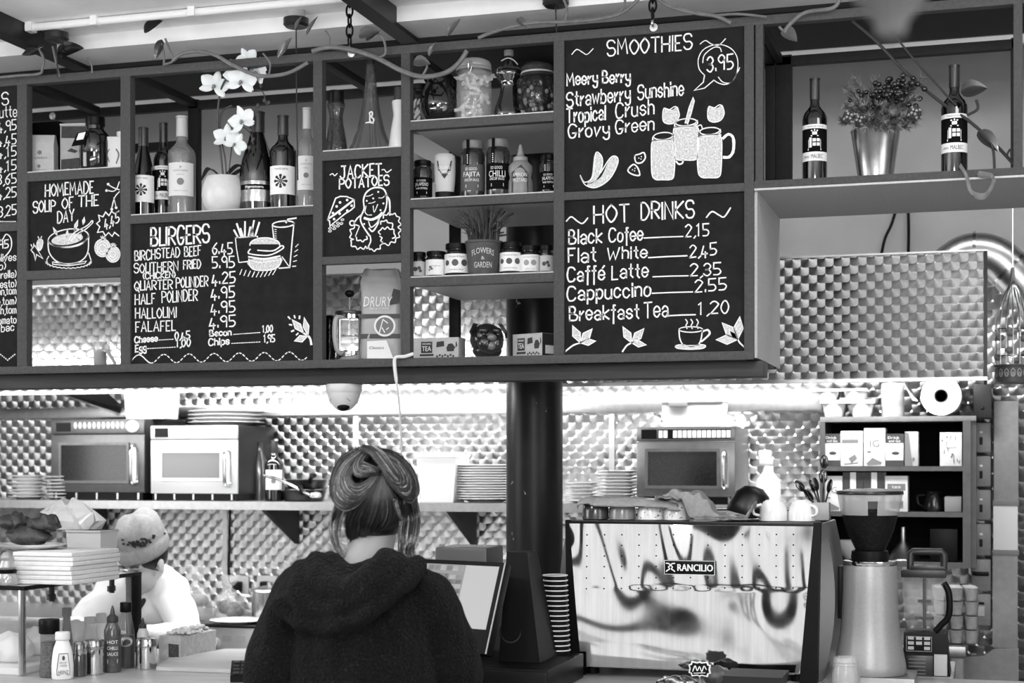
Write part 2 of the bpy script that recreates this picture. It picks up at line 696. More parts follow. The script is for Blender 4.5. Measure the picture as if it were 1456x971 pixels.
# white service pipe and its clips under the ceiling, dark joists, plaster cove
a, b = P(-60, 60, 4.60), P(900, -12, 4.60)
pm = MB().rod((a.x, a.y, 3.035), (b.x, a.y, 3.035), .013, 12)
for px in (44, 136, 275, 640): pm.box(PX(px, 4.6) - .012, 4.582, 3.02, PX(px, 4.6) + .012, 4.618, 3.05)
pipe = pm.done('conduit_pipe', mat(.9, .4, name='white_paint'))
tag(pipe, 'white conduit pipe clipped along the ceiling above the menu shelving', 'pipe')
struct('cove', MB().prism([(-5.5, 3.0), (2.2, 3.0), (2.2, 3.05), (-5.5, 3.05)], 4.78, 4.98), M_CEIL)
for k, (pa, lab) in enumerate((((2, 62), 'dark ceiling bar above the soup board'), ((505, 8), 'dark ceiling bar beside the hanging chain'))):
    q = P(pa[0], pa[1], 4.5)
    j = MB().box(q.x - .03, 3.6, 2.985, q.x + .03, 4.98, 3.05).done('ceiling_bar', mat(.08, .5, name='dark_steel'))
    tag(j, lab, 'bar')
# ---- kitchen extraction hood: long turned-steel front with closed right end
hx = PX(1404, 5.70)
hood = thing('extractor_hood', 'long kitchen extractor hood with a swirl-patterned steel front', 'extractor hood', (-2.2, 5.7, 1.86))
MB().box(-5.4, 5.70, 1.862, hx - .012, 5.712, 2.30).done('front_panel', M_TURNH, hood, world=True)
MB().box(-5.4, 5.712, 2.288, hx - .012, 6.1, 2.30).done('top_panel', M_STEELB, hood, world=True)
MB().box(hx - .012, 5.695, 1.855, hx, 6.10, 2.305).done('end_panel', mat(.18, .4, .6, name='hood_end'), hood, world=True)
MB().box(-5.4, 5.69, 1.85, hx, 5.73, 1.862).box(-5.4, 5.69, 2.30, hx, 5.73, 2.306).done('edge_strip', M_STEELB, hood, world=True)
# round steel duct bending up behind the hood
dm = MB()
path = []
for i in range(13):
    t = i / 12
    path.append((1322 + 118 * t + 40 * t * t, 372 - 96 * sin(pi * (.15 + .62 * t)) + 45))
pp = [P(1310, 440, 6.2), P(1330, 408, 6.2), P(1352, 378, 6.2), P(1380, 362, 6.2), P(1412, 366, 6.2), P(1440, 388, 6.2), P(1470, 420, 6.2), P(1505, 452, 6.2), Vector((.62, 6.2, 2.02)), Vector((1.3, 6.2, 1.98)), Vector((2.29, 6.2, 1.98))]
duct = thing('ventilation_duct', 'round bent steel ventilation duct rising behind the hood end', 'duct', P(1380, 366, 6.2))
sp = smooth(pp, 6)
dm.tube(sp, .082, 28)
dm.done('pipe', M_STEELB, duct, world=True)
rm = MB()
for i in (9, 19, 29):
    t = (sp[i + 1] - sp[i]).normalized()
    rm.tube([sp[i] - t * .006, sp[i] + t * .006], .0865, 28)
rm.done('joint_band', M_STEEL, duct, world=True)
# two loose black cables between the shelf and the hood
for pts, lab in (((1279, 280), (1268, 318), (1258, 340), (1251, 374)), 'thin black cable curving down to the hood top'), (((1291, 280), (1292, 330), (1291, 374)), 'straight black cable dropping to the hood top'):
    o = MB().tube(smooth([P(x, y, 6.475) for x, y in pts], 4), .006, 8).done('power_cable', M_BLACK)
    tag(o, lab, 'cable')
# lower hood return over the bench at the far end and a lit steel baffle
q0, q1 = P(72, 556, 6.05), P(182, 590, 6.35)
bf = MB().add([P(72, 554, 6.0), P(148, 554, 6.0), P(180, 582, 6.45), P(176, 590, 6.45)], [(0, 1, 2, 3)])
bf.add([P(72, 557, 6.0), P(176, 593, 6.45), P(176, 590, 6.45), P(72, 554, 6.0)], [(0, 1, 2, 3)])
tag(bf.done('hood_baffle', M_STEELB), 'sloping pale steel baffle under the hood above the microwaves', 'baffle')
# ---- right hand wall: painted battens, switches
M_BATT = mat(.60, .6, 0, .1, 30, .1, 100, name='batten_paint')
bt = thing('wall_batten', 'tall pale painted wall batten with a white middle section', 'batten', P(1431, 925, YW - .02))
def batten(name, x0, x1, y0, y1, m, t=.03):
    MB().box(P(x0, y0, YW).x, YW - .012 - t, P(1431, y1, YW).z, P(x1, y0, YW).x, YW, P(1431, y0, YW).z, .003).done(name, m, bt, world=True)
batten('upper_section', 1413, 1448, 571, 714, M_BATT)
batten('middle_section', 1412, 1447, 716, 784, mat(.93, .5, name='white_gloss'))
batten('lower_section', 1411, 1447, 786, 920, M_BATT)
batten('seam', 1411, 1449, 711, 719, M_GREY, .034)
batten('seam', 1411, 1449, 781, 789, M_GREY, .034)
poly = [P(x, y, YW) for x, y in ((1372, 985), (1372, 932), (1400, 930), (1414, 920), (1448, 920), (1448, 985))]
MB().prism([(p.x, p.z) for p in poly], YW - .05, YW - .013).done('base_plate', M_BATT, bt, world=True)
sw = [(600, 645, 0), (647, 693, 0), (695, 740, 0), (743, 790, 0), (793, 840, 1), (842, 889, 2)]
slab = ['top switch plate of the wall column beside the batten', 'second switch plate from the top beside the batten', 'third switch plate from the top, behind the hanging paper strip',
        'fourth switch plate from the top, level with the grinder hopper', 'switch plate with a black rotary lever beside the batten', 'lowest wall plate with a pale square rocker beside the batten']
for k, (y0, y1, typ) in enumerate(sw):
    a, b = P(1381, y1, YW), P(1409, y0, YW)
    s = thing('wall_switch', slab[k], 'switch', ((a.x + b.x) / 2, YW - .013, (a.z + b.z) / 2), 0, 'switches on the steel wall')
    w, h = (b.x - a.x) / 2, (b.z - a.z) / 2 - .003
    MB().box(-w, -.035, -h, w, 0, h, .008).done('plate', mat(.50, .4, 0, .08, 60, name='switch_plate'), s)
    if typ == 0:
        MB().box(-.006, -.04, -.028, .006, -.034, .002).done('rocker', M_BLACK, s)
        MB().ball((0, -.036, .021), .007, .004, .005).done('pilot_lamp', mat(.97, .3, name='pilot_lamp'), s)
    elif typ == 1:
        MB().box(-.033, -.05, -.002, .03, -.034, .014, .004).done('lever', M_BLACK, s)
    else:
        MB().box(-.012, -.042, -.025, .014, -.034, .016, .002).done('rocker', M_LGREY, s)
        MB().box(-.010, -.041, .022, .012, -.034, .031).done('rocker', M_BLACK, s)
a, b = P(1384, 596, YW), P(1410, 548, YW)
o = MB().box(a.x, YW - .13, a.z, b.x, YW - .0115, b.z, .006).ball(((a.x + b.x) / 2, YW - .13, a.z + .04), .008).done('junction_box', mat(.10, .5, name='black_box'))
tag(o, 'black junction box on the wall above the switch plates', 'junction box')
pb = MB()
ring = []
for i in range(12):
    t = i / 11
    yy = 622 + 180 * t
    xa, xb = 1378 + random.uniform(-.6, .6) - 3 * t, 1388 - 4 * t + random.uniform(-1, 1)
    A, B = P(xa, yy, 6.33), P(xb, yy, 6.33)
    ring.append([(A.x, 6.33, A.z), (A.x, 6.322, A.z), (B.x, 6.318, B.z), (B.x, 6.33, B.z)])
pb.loft(ring)
tag(pb.done('paper_strip', M_PAPER), 'crumpled white paper strip hanging down the shelf side by the switches', 'paper')

# white dome camera under the beam and a white cable down to the till
c = P(489, 543, YB + .12)
dome = thing('dome_camera', 'white dome security camera mounted under the dark beam', 'camera', (c.x, YB + .12, 1.8225))
dr = 26 * S(489, YB + .12)
MB().lathe([(dr * .98, 0), (dr, -.003), (dr * .99, -.022), (dr * .90, -.030)][::-1] , n=36).done('base', mat(.84, .35, name='camera_white'), dome)
MB().lathe([(0, -.088), (dr * .30, -.087), (dr * .42, -.082), (dr * .72, -.064), (dr * .88, -.040), (dr * .92, -.026), (0, -.026)], n=36).done('housing', mat(.84, .35, name='camera_white'), dome)
MB().ball((dr * .1, -dr * .30, -.074), dr * .36, dr * .34, .016, 20, 10).done('lens_window', M_BLACK, dome)
MB().tube([(dr * .62 * sin(a) * 1.0, -dr * (.80 + .12 * cos(a) * 0) * cos(a) ** .5 if cos(a) > 0 else 0, -.040 - .018 * (1 - cos(a)) * 1.5) for a in [radians(x) for x in range(-70, 71, 10)]], .0016, 6).done('seam', M_GREY, dome)
pts = [P(588, 503, YB - .004), P(575, 507, YB - .008), P(563, 508, YB - .014), P(561, 518, YB - .016), P(564, 545, YB - .012), P(568, 580, YB + .02), P(570, 620, YB + .06), P(571, 665, YB + .10), P(572, 740, YB + .14), P(600, 950, YB + .2)]
o = MB().tube(smooth(pts, 6), [.0058] * 24 + [.0036] * 31, 8).done('white_cable', mat(.86, .4, name='cable_white'))
tag(o, 'white cable looping out of the tea bay and hanging down past the beam', 'cable')
# ================================================================ the menu shelving
YP = YB + .010               # face of the blackboards
X = {k: (PX(a, YB), PX(b, YB)) for k, (a, b) in dict(Z=(-176, -162), A=(24, 38), B=(171, 185), C=(445, 458), D=(570, 583), E=(787, 802), F=(1058, 1072), G=(1074, 1085), H=(1441, 1454)).items()}


def zy(px, py): return P(px, py, YB).z


ZT, ZTB = zy(1065, 23.5), zy(1065, 36.5)
ZB0, ZB1 = zy(930, 514), zy(930, 501.5)
SH = dict(c1a=(105, 241.5, 254.5), c1b=(105, 382.5, 395.5), c2=(315, 299.5, 312), c3a=(514, 212, 225.5), c3b=(514, 363, 374), c4a=(685, 166, 178.5),
          c4b=(685, 278.5, 291), c4c=(685, 391, 404), c5=(930, 266.5, 278.5), c0=(10, 316, 329), r=(1270, 247, 259.5))
SH = {k: (zy(p, b), zy(p, a)) for k, (p, a, b) in SH.items()}      # (lower, upper)
XL = X['Z'][0]
fr = thing('menu_shelving', 'long dark grey steel shelving holding the chalk menus and bottles over the counter', 'shelving', (X['D'][0], YB, ZB0))


def part(name, x0, y0, z0, x1, y1, z1, m=M_FRAME, bev=.0025):
    return MB().box(x0, y0, z0, x1, y1, z1, bev).done(name, m, fr, world=True)


for k in 'ZABCDEF':
    part('post', X[k][0], YB, ZB0, X[k][1], YB + .035, ZT)
    if k in 'ZBDF': part('rear_post', X[k][0], YR - .03, ZB0, X[k][1] + .004, YR, ZT, M_FRAMEIN)
    if k in 'ZABCDEF':
        part('side_rail', X[k][0], YB + .035, ZT - .028, X[k][1], YR - .03, ZT - .002, M_FRAMEIN)
        part('side_rail', X[k][0], YB + .035, ZB0, X[k][1], YR - .03, ZB1, M_FRAMEIN)
part('top_rail', XL, YB - .001, ZTB, X['H'][1], YB + .034, ZT)
part('rear_top_rail', XL, YR - .03, ZT - .035, X['H'][1], YR, ZT - .004, M_FRAMEIN)
part('bottom_rail', XL, YB - .001, ZB0, X['F'][1], YB + .034, ZB1)
part('rear_bottom_rail', XL, YR - .03, ZB0, X['F'][1], YR, ZB1, M_FRAMEIN)


def shelf(key, a, b, board=True):
    z0, z1 = SH[key]
    part('shelf_rail', X[a][1] - .001, YB - .001, z0, X[b][0] + .001, YB + .03, z1)
    if board:
        o = MB().box(X[a][1] + .001, YB + .003, z1 - .001, X[b][0] - .001, YR, z1 + .004).box(X[a][1] + .001, YB + .03, z0 + .006, X[b][0] - .001, YR, z1 - .001).done('shelf_board', M_PLY, fr, world=True)


shelf('c1a', 'A', 'B'); shelf('c1b', 'A', 'B', False)
shelf('c2', 'B', 'C'); shelf('c3a', 'C', 'D'); shelf('c3b', 'C', 'D', False)
shelf('c4a', 'D', 'E'); shelf('c4b', 'D', 'E'); shelf('c4c', 'D', 'E')
shelf('c5', 'E', 'F', False); shelf('c0', 'Z', 'A', False)
# floor of the lowest row
for a, b in ('ZA', 'AB', 'BC', 'CD', 'DE', 'EF'):
    MB().box(X[a][1], YB + .03, ZB0 + .004, X[b][0], YR - .03, ZB1 + .001).done('shelf_board', M_PLY, fr, world=True)
# pale boarded end of the menu box
MB().box(X['F'][1] - .001, YB + .012, ZB0 + .006, X['F'][1] + .008, YR + .06, SH['r'][0] + .01).done('end_panel', M_PLY, fr, world=True)
# open shelf bay beyond the menus
part('post', X['G'][0], YB, SH['r'][0], X['G'][1], YB + .035, ZT)
part('post', X['H'][0], YB, SH['r'][0], X['H'][1], YB + .035, ZT)
part('rear_post', X['G'][0], YR - .03, SH['r'][1], X['G'][1] + .03, YR, ZT, M_FRAMEIN)
part('rear_post', X['H'][0], YR - .03, SH['r'][1], X['H'][1], YR, ZT, M_FRAMEIN)
part('side_rail', X['G'][0], YB + .035, ZT - .028, X['G'][1], YR - .03, ZT - .002, M_FRAMEIN)
part('shelf_rail', X['F'][1], YB - .001, SH['r'][0] + .003, 2.28, YB + .02, SH['r'][1])
MB().box(X['F'][1] + .001, YB - .001, SH['r'][0] - .003, 2.28, YR + .06, SH['r'][0] + .003).box(X['F'][1] + .001, YB + .02, SH['r'][0] + .003, 2.28, YR, SH['r'][1] - .002).done('shelf_board', M_PLY, fr, world=True)
part('top_rail', X['H'][1], YB - .001, ZTB, 2.28, YB + .034, ZT)
# added pale strip standing in for the wall seen over the rear rail
MB().box(XL, 5.46, 2.955, 1.4, 5.49, 2.985).done('added_wall_strip', mat(.9, .6, name='strip_white'))
bo = bpy.data.objects['added_wall_strip']
tag(bo, 'long thin white strip standing in for the wall behind the shelving', 'batten')

# ---------------------------------------------------------------- blackboards
CW = 2.0                     # width of a chalk line in the photograph's pixels


def Z(ox, oy, k): return lambda x, y: (ox + x / k, oy + y / k)


class Menu:
    def __init__(self, a, b, z0, z1, label, zoom):
        self.t = thing('menu_board', label, 'menu board', ((X[a][1] + X[b][0]) / 2, YP, z0), 0)
        MB().box(X[a][1] + .0008, YP, z0 + .0008, X[b][0] - .0008, YP + .008, z1 - .0008).done('panel', M_BOARD, self.t, world=True)
        self.w, self.d, self.z = MB(), MB(), zoom
        lo, hi = X[a][1] + .0025, X[b][0] - .0025

        def on(x, y, d):
            p = P(x, y, YP)
            return Vector((min(hi, max(lo, p.x)), YP - d, p.z))
        self.f = lambda x, y: on(x, y, .0008)
        self.ff = lambda x, y: on(x, y, .0005)
        self.cut = None

    def text(self, s, x0, y0, x1, y1, h, w=CW, **k):
        a, b = self.z(x0, y0), self.z(x1, y1)
        hh = self.z(0, h)[1] - self.z(0, 0)[1]
        for st in strokes(s, a[0], a[1], b[0], b[1], hh, **k): self._rib(self.w, st, w)

    def _rib(self, mb, pts, w):
        # ribbon works in pixels first, so that its width is true
        q = MB()
        q.ribbon(pts, w * .78, lambda x, y: Vector((x, y, 0)))
        mb.add([self.f(p[0], p[1]) for p in q.v], q.f)

    def line(self, pts, w=CW * .85, sm=False, closed=False):
        pts = [Vector((*self.z(*p), 0)) for p in pts]
        if closed and not sm: pts.append(pts[0])
        if sm: pts = smooth(pts, 5, closed)
        self._rib(self.d, [(p.x, p.y) for p in pts], w)

    def fill(self, pts, sm=False):
        pts = [Vector((*self.z(*p), 0)) for p in pts]
        if sm: pts = smooth(pts, 5, True)[:-1]
        self.d.mi = 1
        self.d.blob([(p.x, p.y) for p in pts], self.ff)
        self.d.mi = 0

    def dots(self, pts, r=1.3):
        for p in pts:
            q = self.z(*p)
            self.d.blob(el(q[0], q[1], r, n=8)[:-1], self.f)

    def end(self):
        if self.w.v: self.w.done('chalk_lettering', M_CHALK, self.t, world=True)
        self.flush('chalk_drawing')

    def flush(self, name):
        """the lines and shading drawn so far become one chalk drawing"""
        if self.d.v: self.d.done(name, [M_CHALK, M_CHALKF], self.t, world=True)
        self.d = MB()


# --- smoothies
m = Menu('E', 'F', SH['c5'][1], ZTB, 'blackboard menu of smoothies with chalk drawings of drinking jars', Z(800, 30, 3.964))
m.text('SMOOTHIES', 252, 194, 728, 158, 84, 2.8)
m.text('Meery Berry', 25, 362, 380, 342, 66, 2.9)
m.text('Strawberry', 24, 482, 380, 445, 78, 2.8)
m.text('Sunshine', 425, 440, 680, 415, 78, 2.7)
m.text('Tropical', 24, 575, 240, 555, 78, 2.9)
m.text('Crush', 300, 545, 514, 524, 80, 2.6)
m.text('Grovy', 34, 657, 262, 640, 72, 2.8)
m.text('Green', 300, 632, 514, 612, 72, 2.6)
m.text('3.95', 815, 288, 960, 265, 82, 2.7)
m.line([(52, 188), (80, 160), (112, 176), (138, 188), (172, 156)], sm=True)
m.line([(775, 130), (805, 110), (840, 130), (880, 136), (918, 100)], sm=True)
m.flush('chalk_flourish')
m.line([(800, 305), (770, 270), (765, 215), (790, 165), (840, 138), (900, 134), (955, 160), (985, 210), (985, 280), (960, 335), (920, 357), (880, 350), (853, 333)], sm=True)
m.line([(800, 305), (793, 345), (742, 391), (800, 378), (853, 333)], 2)
m.line([(878, 316), (905, 345), (950, 345), (985, 290), (998, 262)], sm=True)
m.line([(790, 235), (800, 190), (850, 150), (885, 150), (895, 172)], 1.8, sm=True)
m.flush('chalk_speech_bubble')
JAR = lambda x, y, w, h: [(x, y), (x + w * .08, y - h * .02), (x + w * .92, y - h * .05), (x + w, y), (x + w * 1.06, y + h * .15), (x + w * 1.03, y + h * .8), (x + w * .92, y + h), (x + w * .5, y + h * 1.02), (x + w * .1, y + h), (x - w * .05, y + h * .8), (x - w * .06, y + h * .15)]
for x, y, w, h in ((508, 678, 118, 212), (632, 600, 128, 180), (768, 650, 122, 228)):
    m.fill(JAR(x, y, w, h), True)
    m.line(JAR(x, y, w, h), 2, True, True)
    m.line(el(x + w / 2, y - 30, w * .46, 20, rot=-5), 2)
    m.line([(x + 2, y - 26), (x + 4, y - 6), (x + w * .5, y - 2), (x + w - 4, y - 18), (x + w - 2, y - 40)], 2.2, True)
m.fill([(690, 575), (712, 490), (735, 430), (743, 445), (725, 520), (705, 580)])
m.line([(690, 575), (712, 490), (735, 430), (743, 450), (725, 520), (705, 580)], 1.6)
m.line([(905, 660), (935, 638), (962, 660), (962, 730), (940, 765), (908, 768)], 5.2, True)
m.line([(765, 590), (780, 586), (788, 605)], 2, True)
m.line([(640, 790), (655, 806), (675, 800), (680, 775)], 3, True)
m.flush('chalk_drinking_jars')
for cx, cy in ((612, 530), (865, 520)):
    m.fill([(cx - 48, cy + 5), (cx - 35, cy - 38), (cx + 5, cy - 30), (cx + 35, cy - 48), (cx + 46, cy - 5), (cx + 30, cy + 35), (cx - 5, cy + 50), (cx - 40, cy + 40)], True)
    m.line([(cx - 48, cy + 5), (cx - 40, cy - 38), (cx - 12, cy - 30), (cx + 25, cy - 48), (cx + 46, cy - 5), (cx + 30, cy + 35), (cx - 5, cy + 50), (cx - 40, cy + 40)], 1.8, True, True)
m.flush('chalk_flowers')
m.fill([(178, 760), (200, 745), (226, 770), (222, 840), (180, 905), (140, 915), (165, 870)], True)
m.fill([(265, 775), (300, 760), (314, 785), (280, 870), (225, 925), (160, 940), (140, 920), (215, 880)], True)
m.line([(100, 870), (125, 908), (170, 875), (185, 750), (210, 748), (226, 790), (210, 860), (265, 775), (300, 762), (312, 800), (265, 890), (190, 938), (130, 925), (102, 880)], 1.8, True)
m.flush('chalk_bananas')
for cx, cy in ((436, 772), (400, 838)):
    m.line([(cx - 28, cy - 12), (cx - 4, cy - 22), (cx + 22, cy - 30), (cx + 30, cy), (cx + 8, cy + 26), (cx - 22, cy + 24)] if cx > 420 else [(cx - 28, cy - 6), (cx, cy - 30), (cx + 24, cy - 10), (cx + 34, cy + 30), (cx, cy + 28), (cx - 28, cy + 12)], 2.6, True, True)
    m.dots([(cx - 6, cy), (cx + 6, cy + 6), (cx + 8, cy - 8)], .9)
m.end()
# --- hot drinks
m = Menu('E', 'F', ZB1, SH['c5'][0], 'blackboard menu of hot drinks with a chalk cup and leaves', Z(800, 270, 4.047))
m.text('HOT', 180, 194, 382, 180, 100, 3.1)
m.text('DRINKS', 452, 170, 755, 160, 96, 3.1)
m.line([(22, 180), (50, 155), (85, 180), (115, 193), (145, 162)], 2.6, True)
m.line([(828, 158), (860, 125), (900, 145), (930, 155), (966, 104)], 2.8, True)
m.flush('chalk_flourish')
for (s, x0, y0, x1, y1, lx0, lx1, ly0, ly1, pr, p0, q0, p1, q1) in (
        ('Black', 36, 312, 225, 300, 470, 692, 277, 268, '2,15', 708, 268, 840, 260), ('Flat', 34, 418, 190, 412, 494, 716, 390, 379, '2,45', 732, 388, 884, 370),
        ('Caff\u00e9', 28, 524, 240, 516, 520, 722, 500, 494, '2,35', 736, 496, 908, 486), ('Cappuccino', 28, 640, 505, 606, 516, 748, 595, 587, '2.55', 762, 588, 940, 574),
        ('Breakfast', 40, 750, 438, 738, 608, 764, 724, 718, '1,20', 782, 716, 955, 706)):
    m.text(s, x0, y0, x1, y1, 78, 3)
    m.line([(lx0, ly0), ((lx0 + lx1) / 2, (ly0 + ly1) / 2 - 1), (lx1, ly1)], 2.4)
    m.text(pr, p0, q0, p1, q1, 68, 2.5)
m.text('Cofee', 268, 300, 460, 286, 74, 2.9)
m.text('White', 260, 400, 484, 388, 66, 2.8)
m.text('Latte', 285, 514, 490, 500, 76, 2.8)
m.text('Tea', 470, 738, 605, 726, 88, 2.8)
m.flush('chalk_rule_lines')
LEAF = lambda x0, y0, x1, y1, b: [(x0, y0), ((x0 + x1) / 2 + b * (y1 - y0), (y0 + y1) / 2 - b * (x1 - x0)), (x1, y1), ((x0 + x1) / 2 - b * (y1 - y0), (y0 + y1) / 2 + b * (x1 - x0))]
def leaf(m, x0, y0, x1, y1, b=.22):
    L = LEAF(x0, y0, x1, y1, b)
    m.fill(L, False); m.line(L, 1.9, False, True)
for bx, by, tips, tail in ((102, 880, ((58, 782), (170, 800), (190, 870)), ((60, 895), (15, 930))), (398, 880, ((347, 788), (468, 798), (480, 892)), ((370, 895), (345, 930))), (1008, 860, ((918, 765), (1020, 730), (884, 862)), ((1020, 880), (1050, 908)))):
    for t in tips: leaf(m, bx, by, *t)
    m.line([(bx, by), *tail], 2.8, True)
m.flush('chalk_leaves')
m.line(el(738, 803, 68, 16, n=30), 2)
m.line([(670, 805), (676, 860), (705, 900), (770, 898), (795, 865), (804, 808)], 2.4, True)
m.line([(804, 815), (835, 806), (845, 830), (800, 872)], 3.4, True)
m.fill([(650, 898), (700, 893), (790, 893), (822, 897), (805, 912), (735, 917), (665, 912)], True)
m.line([(650, 898), (690, 890), (735, 902), (790, 890), (822, 897), (805, 912), (735, 917), (665, 912)], 2, True, True)
for x in (712, 742, 775): m.line([(x - 4, 745), (x + 6, 762), (x - 2, 780), (x + 4, 798)], 2, True)
m.end()
# --- burgers
m = Menu('B', 'C', ZB1, SH['c2'][0], 'large blackboard menu of burgers with a chalk burger, chips and drink', Z(185, 310, 4.623))
m.text('BURGERS', 138, 186, 520, 155, 115, 3.4)
m.text('BIRCHSTEAD', 32, 278, 326, 254, 62)
m.text('BEEF', 358, 252, 466, 244, 62)
m.text('SOUTHERN', 28, 362, 315, 345, 60)
m.text('FRIED', 352, 336, 464, 328, 56)
m.text('(CHICKEN)', 88, 400, 296, 390, 38, 2)
m.text('QUARTER', 32, 476, 278, 464, 60)
m.text('POUNDER', 304, 458, 512, 446, 66)
m.text('HALF', 34, 570, 164, 562, 66)
m.text('POUNDER', 210, 558, 442, 540, 72)
m.text('HALLOUMI', 36, 660, 304, 652, 66)
m.text('FALAFEL', 38, 748, 300, 738, 66)
for s, x0, y0, x1, y1 in (('6.45', 542, 236, 672, 232), ('5.95', 542, 326, 684, 320), ('4.25', 540, 436, 690, 420), ('4.95', 535, 530, 686, 518), ('4.95', 532, 626, 688, 614), ('4.95', 524, 722, 690, 708)):
    m.text(s, x0, y0, x1, y1, 72, 2.4)
m.text('Cheese', 32, 820, 180, 808, 38, 2.3); m.text('0,45', 296, 800, 392, 790, 48, 2.3)
m.text('Egg', 36, 880, 106, 872, 44, 2.3); m.text('1,00', 305, 848, 396, 842, 48, 2.3)
m.text('Bacon', 524, 776, 664, 770, 38, 2.3); m.text('1,00', 872, 750, 936, 746, 42, 2.2)
m.text('Chips', 518, 836, 652, 828, 42, 2.3); m.text('1,95', 880, 815, 950, 812, 46, 2.2)
for x0, y0, x1, y1, n in ((190, 802, 290, 796, 7), (115, 858, 305, 848, 12), (680, 765, 860, 752, 13), (668, 824, 862, 814, 12)):
    for i in range(n):
        t = i / n; u = (i + .55) / n
        m.line([(x0 + (x1 - x0) * t, y0 + (y1 - y0) * t), (x0 + (x1 - x0) * u, y0 + (y1 - y0) * u)], 1.5)
wv = []
for i in range(110):
    t = i / 109
    wv.append((12 + 1170 * t, 928 - 22 * t - 28 * sin(2 * pi * (t * 7.1 - .03)) ))
m.line(wv[:14], 1.9)
for i in range(14, 108, 2): m.line(wv[i:i + 2], 1.9)
m.flush('chalk_border')
m.line([(693, 130), (838, 120), (840, 150)], 2); m.line([(693, 130), (700, 200), (716, 292), (780, 285)], 2)
for i, (x, y, x2, y2) in enumerate(((710, 128, 684, 80), (730, 122, 702, 38), (755, 122, 756, 25), (778, 122, 790, 60), (795, 122, 815, 18), (822, 120, 850, 30), (742, 122, 726, 70), (806, 120, 800, 60))):
    m.line([(x, y), (x2, y2)], 3.2)
m.fill(el(886, 172, 94, 42, 180, 360)); m.fill([(780, 275), (985, 262), (990, 300), (960, 335), (880, 348), (800, 330)], True)
m.line(el(886, 176, 98, 46, 175, 365), 2.2)
m.line([(790, 205), (780, 232), (860, 245), (930, 240), (1005, 200), (996, 182), (940, 215), (840, 212)], 2.4, True)
m.line([(780, 255), (880, 268), (985, 250)], 3, True)
m.line([(782, 270), (790, 315), (830, 342), (930, 340), (985, 305), (990, 262)], 2.4, True)
m.line([(800, 280), (840, 292), (900, 288), (975, 276)], 1.5, True)
m.line([(935, 50), (945, 130)], 2); m.line([(1078, 30), (1066, 150), (1050, 325), (980, 330)], 2.2)
m.line(el(1008, 40, 72, 20, rot=-4), 2.4)
m.line([(1025, 30), (1040, 8), (1092, 0)], 2.8)
m.line([(1000, 255), (1050, 325)], 2)
for i in range(9): m.line([(735 + i * 28, 318 + 16 * sin(i / 8 * pi) + 20), (722 + i * 27, 342 + 16 * sin(i / 8 * pi) + 30)], 1.6)
for i in range(5): m.line([(1088 - i * 5, 190 + i * 32), (1106 - i * 4, 172 + i * 36)], 1.6)
for i in range(5): m.line([(950, 75 + i * 14), (962, 76 + i * 14)], 1.2)
m.flush('chalk_burger_meal')
leaf(m, 1170, 770, 1145, 655, .16); leaf(m, 1140, 755, 1066, 668, .2); leaf(m, 1165, 778, 1082, 808, .25)
m.line([(1140, 755), (1180, 785), (1192, 830)], 4, True)
for x, y, a, b in ((1040, 650, 12, 12), (1080, 642, 4, 14), (1115, 645, -2, 16), (1048, 700, 14, 3), (1062, 745, 14, -6), (1094, 768, 10, -10)): m.line([(x, y), (x + a, y + b)], 3)
m.end()
# --- jacket potatoes
m = Menu('C', 'D', SH['c3b'][1], SH['c3a'][0], 'narrow blackboard for jacket potatoes with a chalk potato and cheese wedge', Z(455, 225, 6.933))
m.text('JACKET', 200, 196, 606, 172, 118, 2.7)
m.text('POTATOES', 192, 302, 680, 262, 96, 2.6)
m.line([(100, 165), (125, 152), (145, 172), (170, 150)], 1.8, True)
m.line([(610, 115), (635, 112), (660, 140), (704, 112)], 1.8, True)
m.flush('chalk_flourish')
m.line([(75, 606), (155, 395), (200, 376), (265, 378), (338, 408), (340, 480), (300, 515), (250, 545), (100, 668), (95, 620), (75, 606)], 2.2)
m.line([(80, 600), (200, 515), (336, 410)], 3.6)
for x, y in ((268, 412), (198, 436), (165, 475), (128, 540), (313, 468), (270, 516), (195, 546), (140, 600)): m.dots([(x, y)], 1.9)
for x, y in ((100, 690), (138, 666), (178, 640), (222, 606), (100, 718), (142, 694), (178, 668), (212, 644)): m.line(el(x, y, 15, 9, rot=-15, n=10), 1.2)
m.flush('chalk_cheese_wedge')
m.line([(485, 760), (420, 660), (400, 590), (435, 500), (430, 410), (460, 335), (530, 292), (610, 295), (650, 340), (660, 430), (640, 520), (585, 590), (570, 650), (520, 720), (485, 690)], 2.8, True)
m.line([(650, 360), (685, 420), (690, 560)], 3, True)
m.line([(440, 590), (500, 605), (560, 585), (610, 540)], 4.5, True)
m.line([(480, 625), (505, 680), (560, 640), (575, 600)], 2, True)
m.line([(455, 470), (445, 530), (470, 560)], 1.6, True); m.line([(525, 470), (535, 530), (570, 455)], 1.6, True); m.line([(480, 560), (510, 560)], 1.6)
m.dots([(462, 420), (525, 396), (575, 332), (626, 446), (598, 512), (436, 648)], 1.4)
m.line([(455, 375), (490, 370), (520, 355)], 1.4, True); m.line([(480, 445), (515, 440), (545, 428)], 1.4, True); m.line([(580, 390), (610, 392), (635, 375)], 1.4, True)
m.line([(405, 560), (370, 590), (335, 640)], 2.4); m.line(el(318, 640, 24, n=14), 2.4)
m.flush('chalk_potato')
def curls(pts, r=1): m.line([q for i in range(len(pts) - 1) for q in ((pts[i]), ((pts[i][0] + pts[i + 1][0]) / 2 + (pts[i + 1][1] - pts[i][1]) * .45, (pts[i][1] + pts[i + 1][1]) / 2 - (pts[i + 1][0] - pts[i][0]) * .45))] + [pts[-1]], 2.2, True)
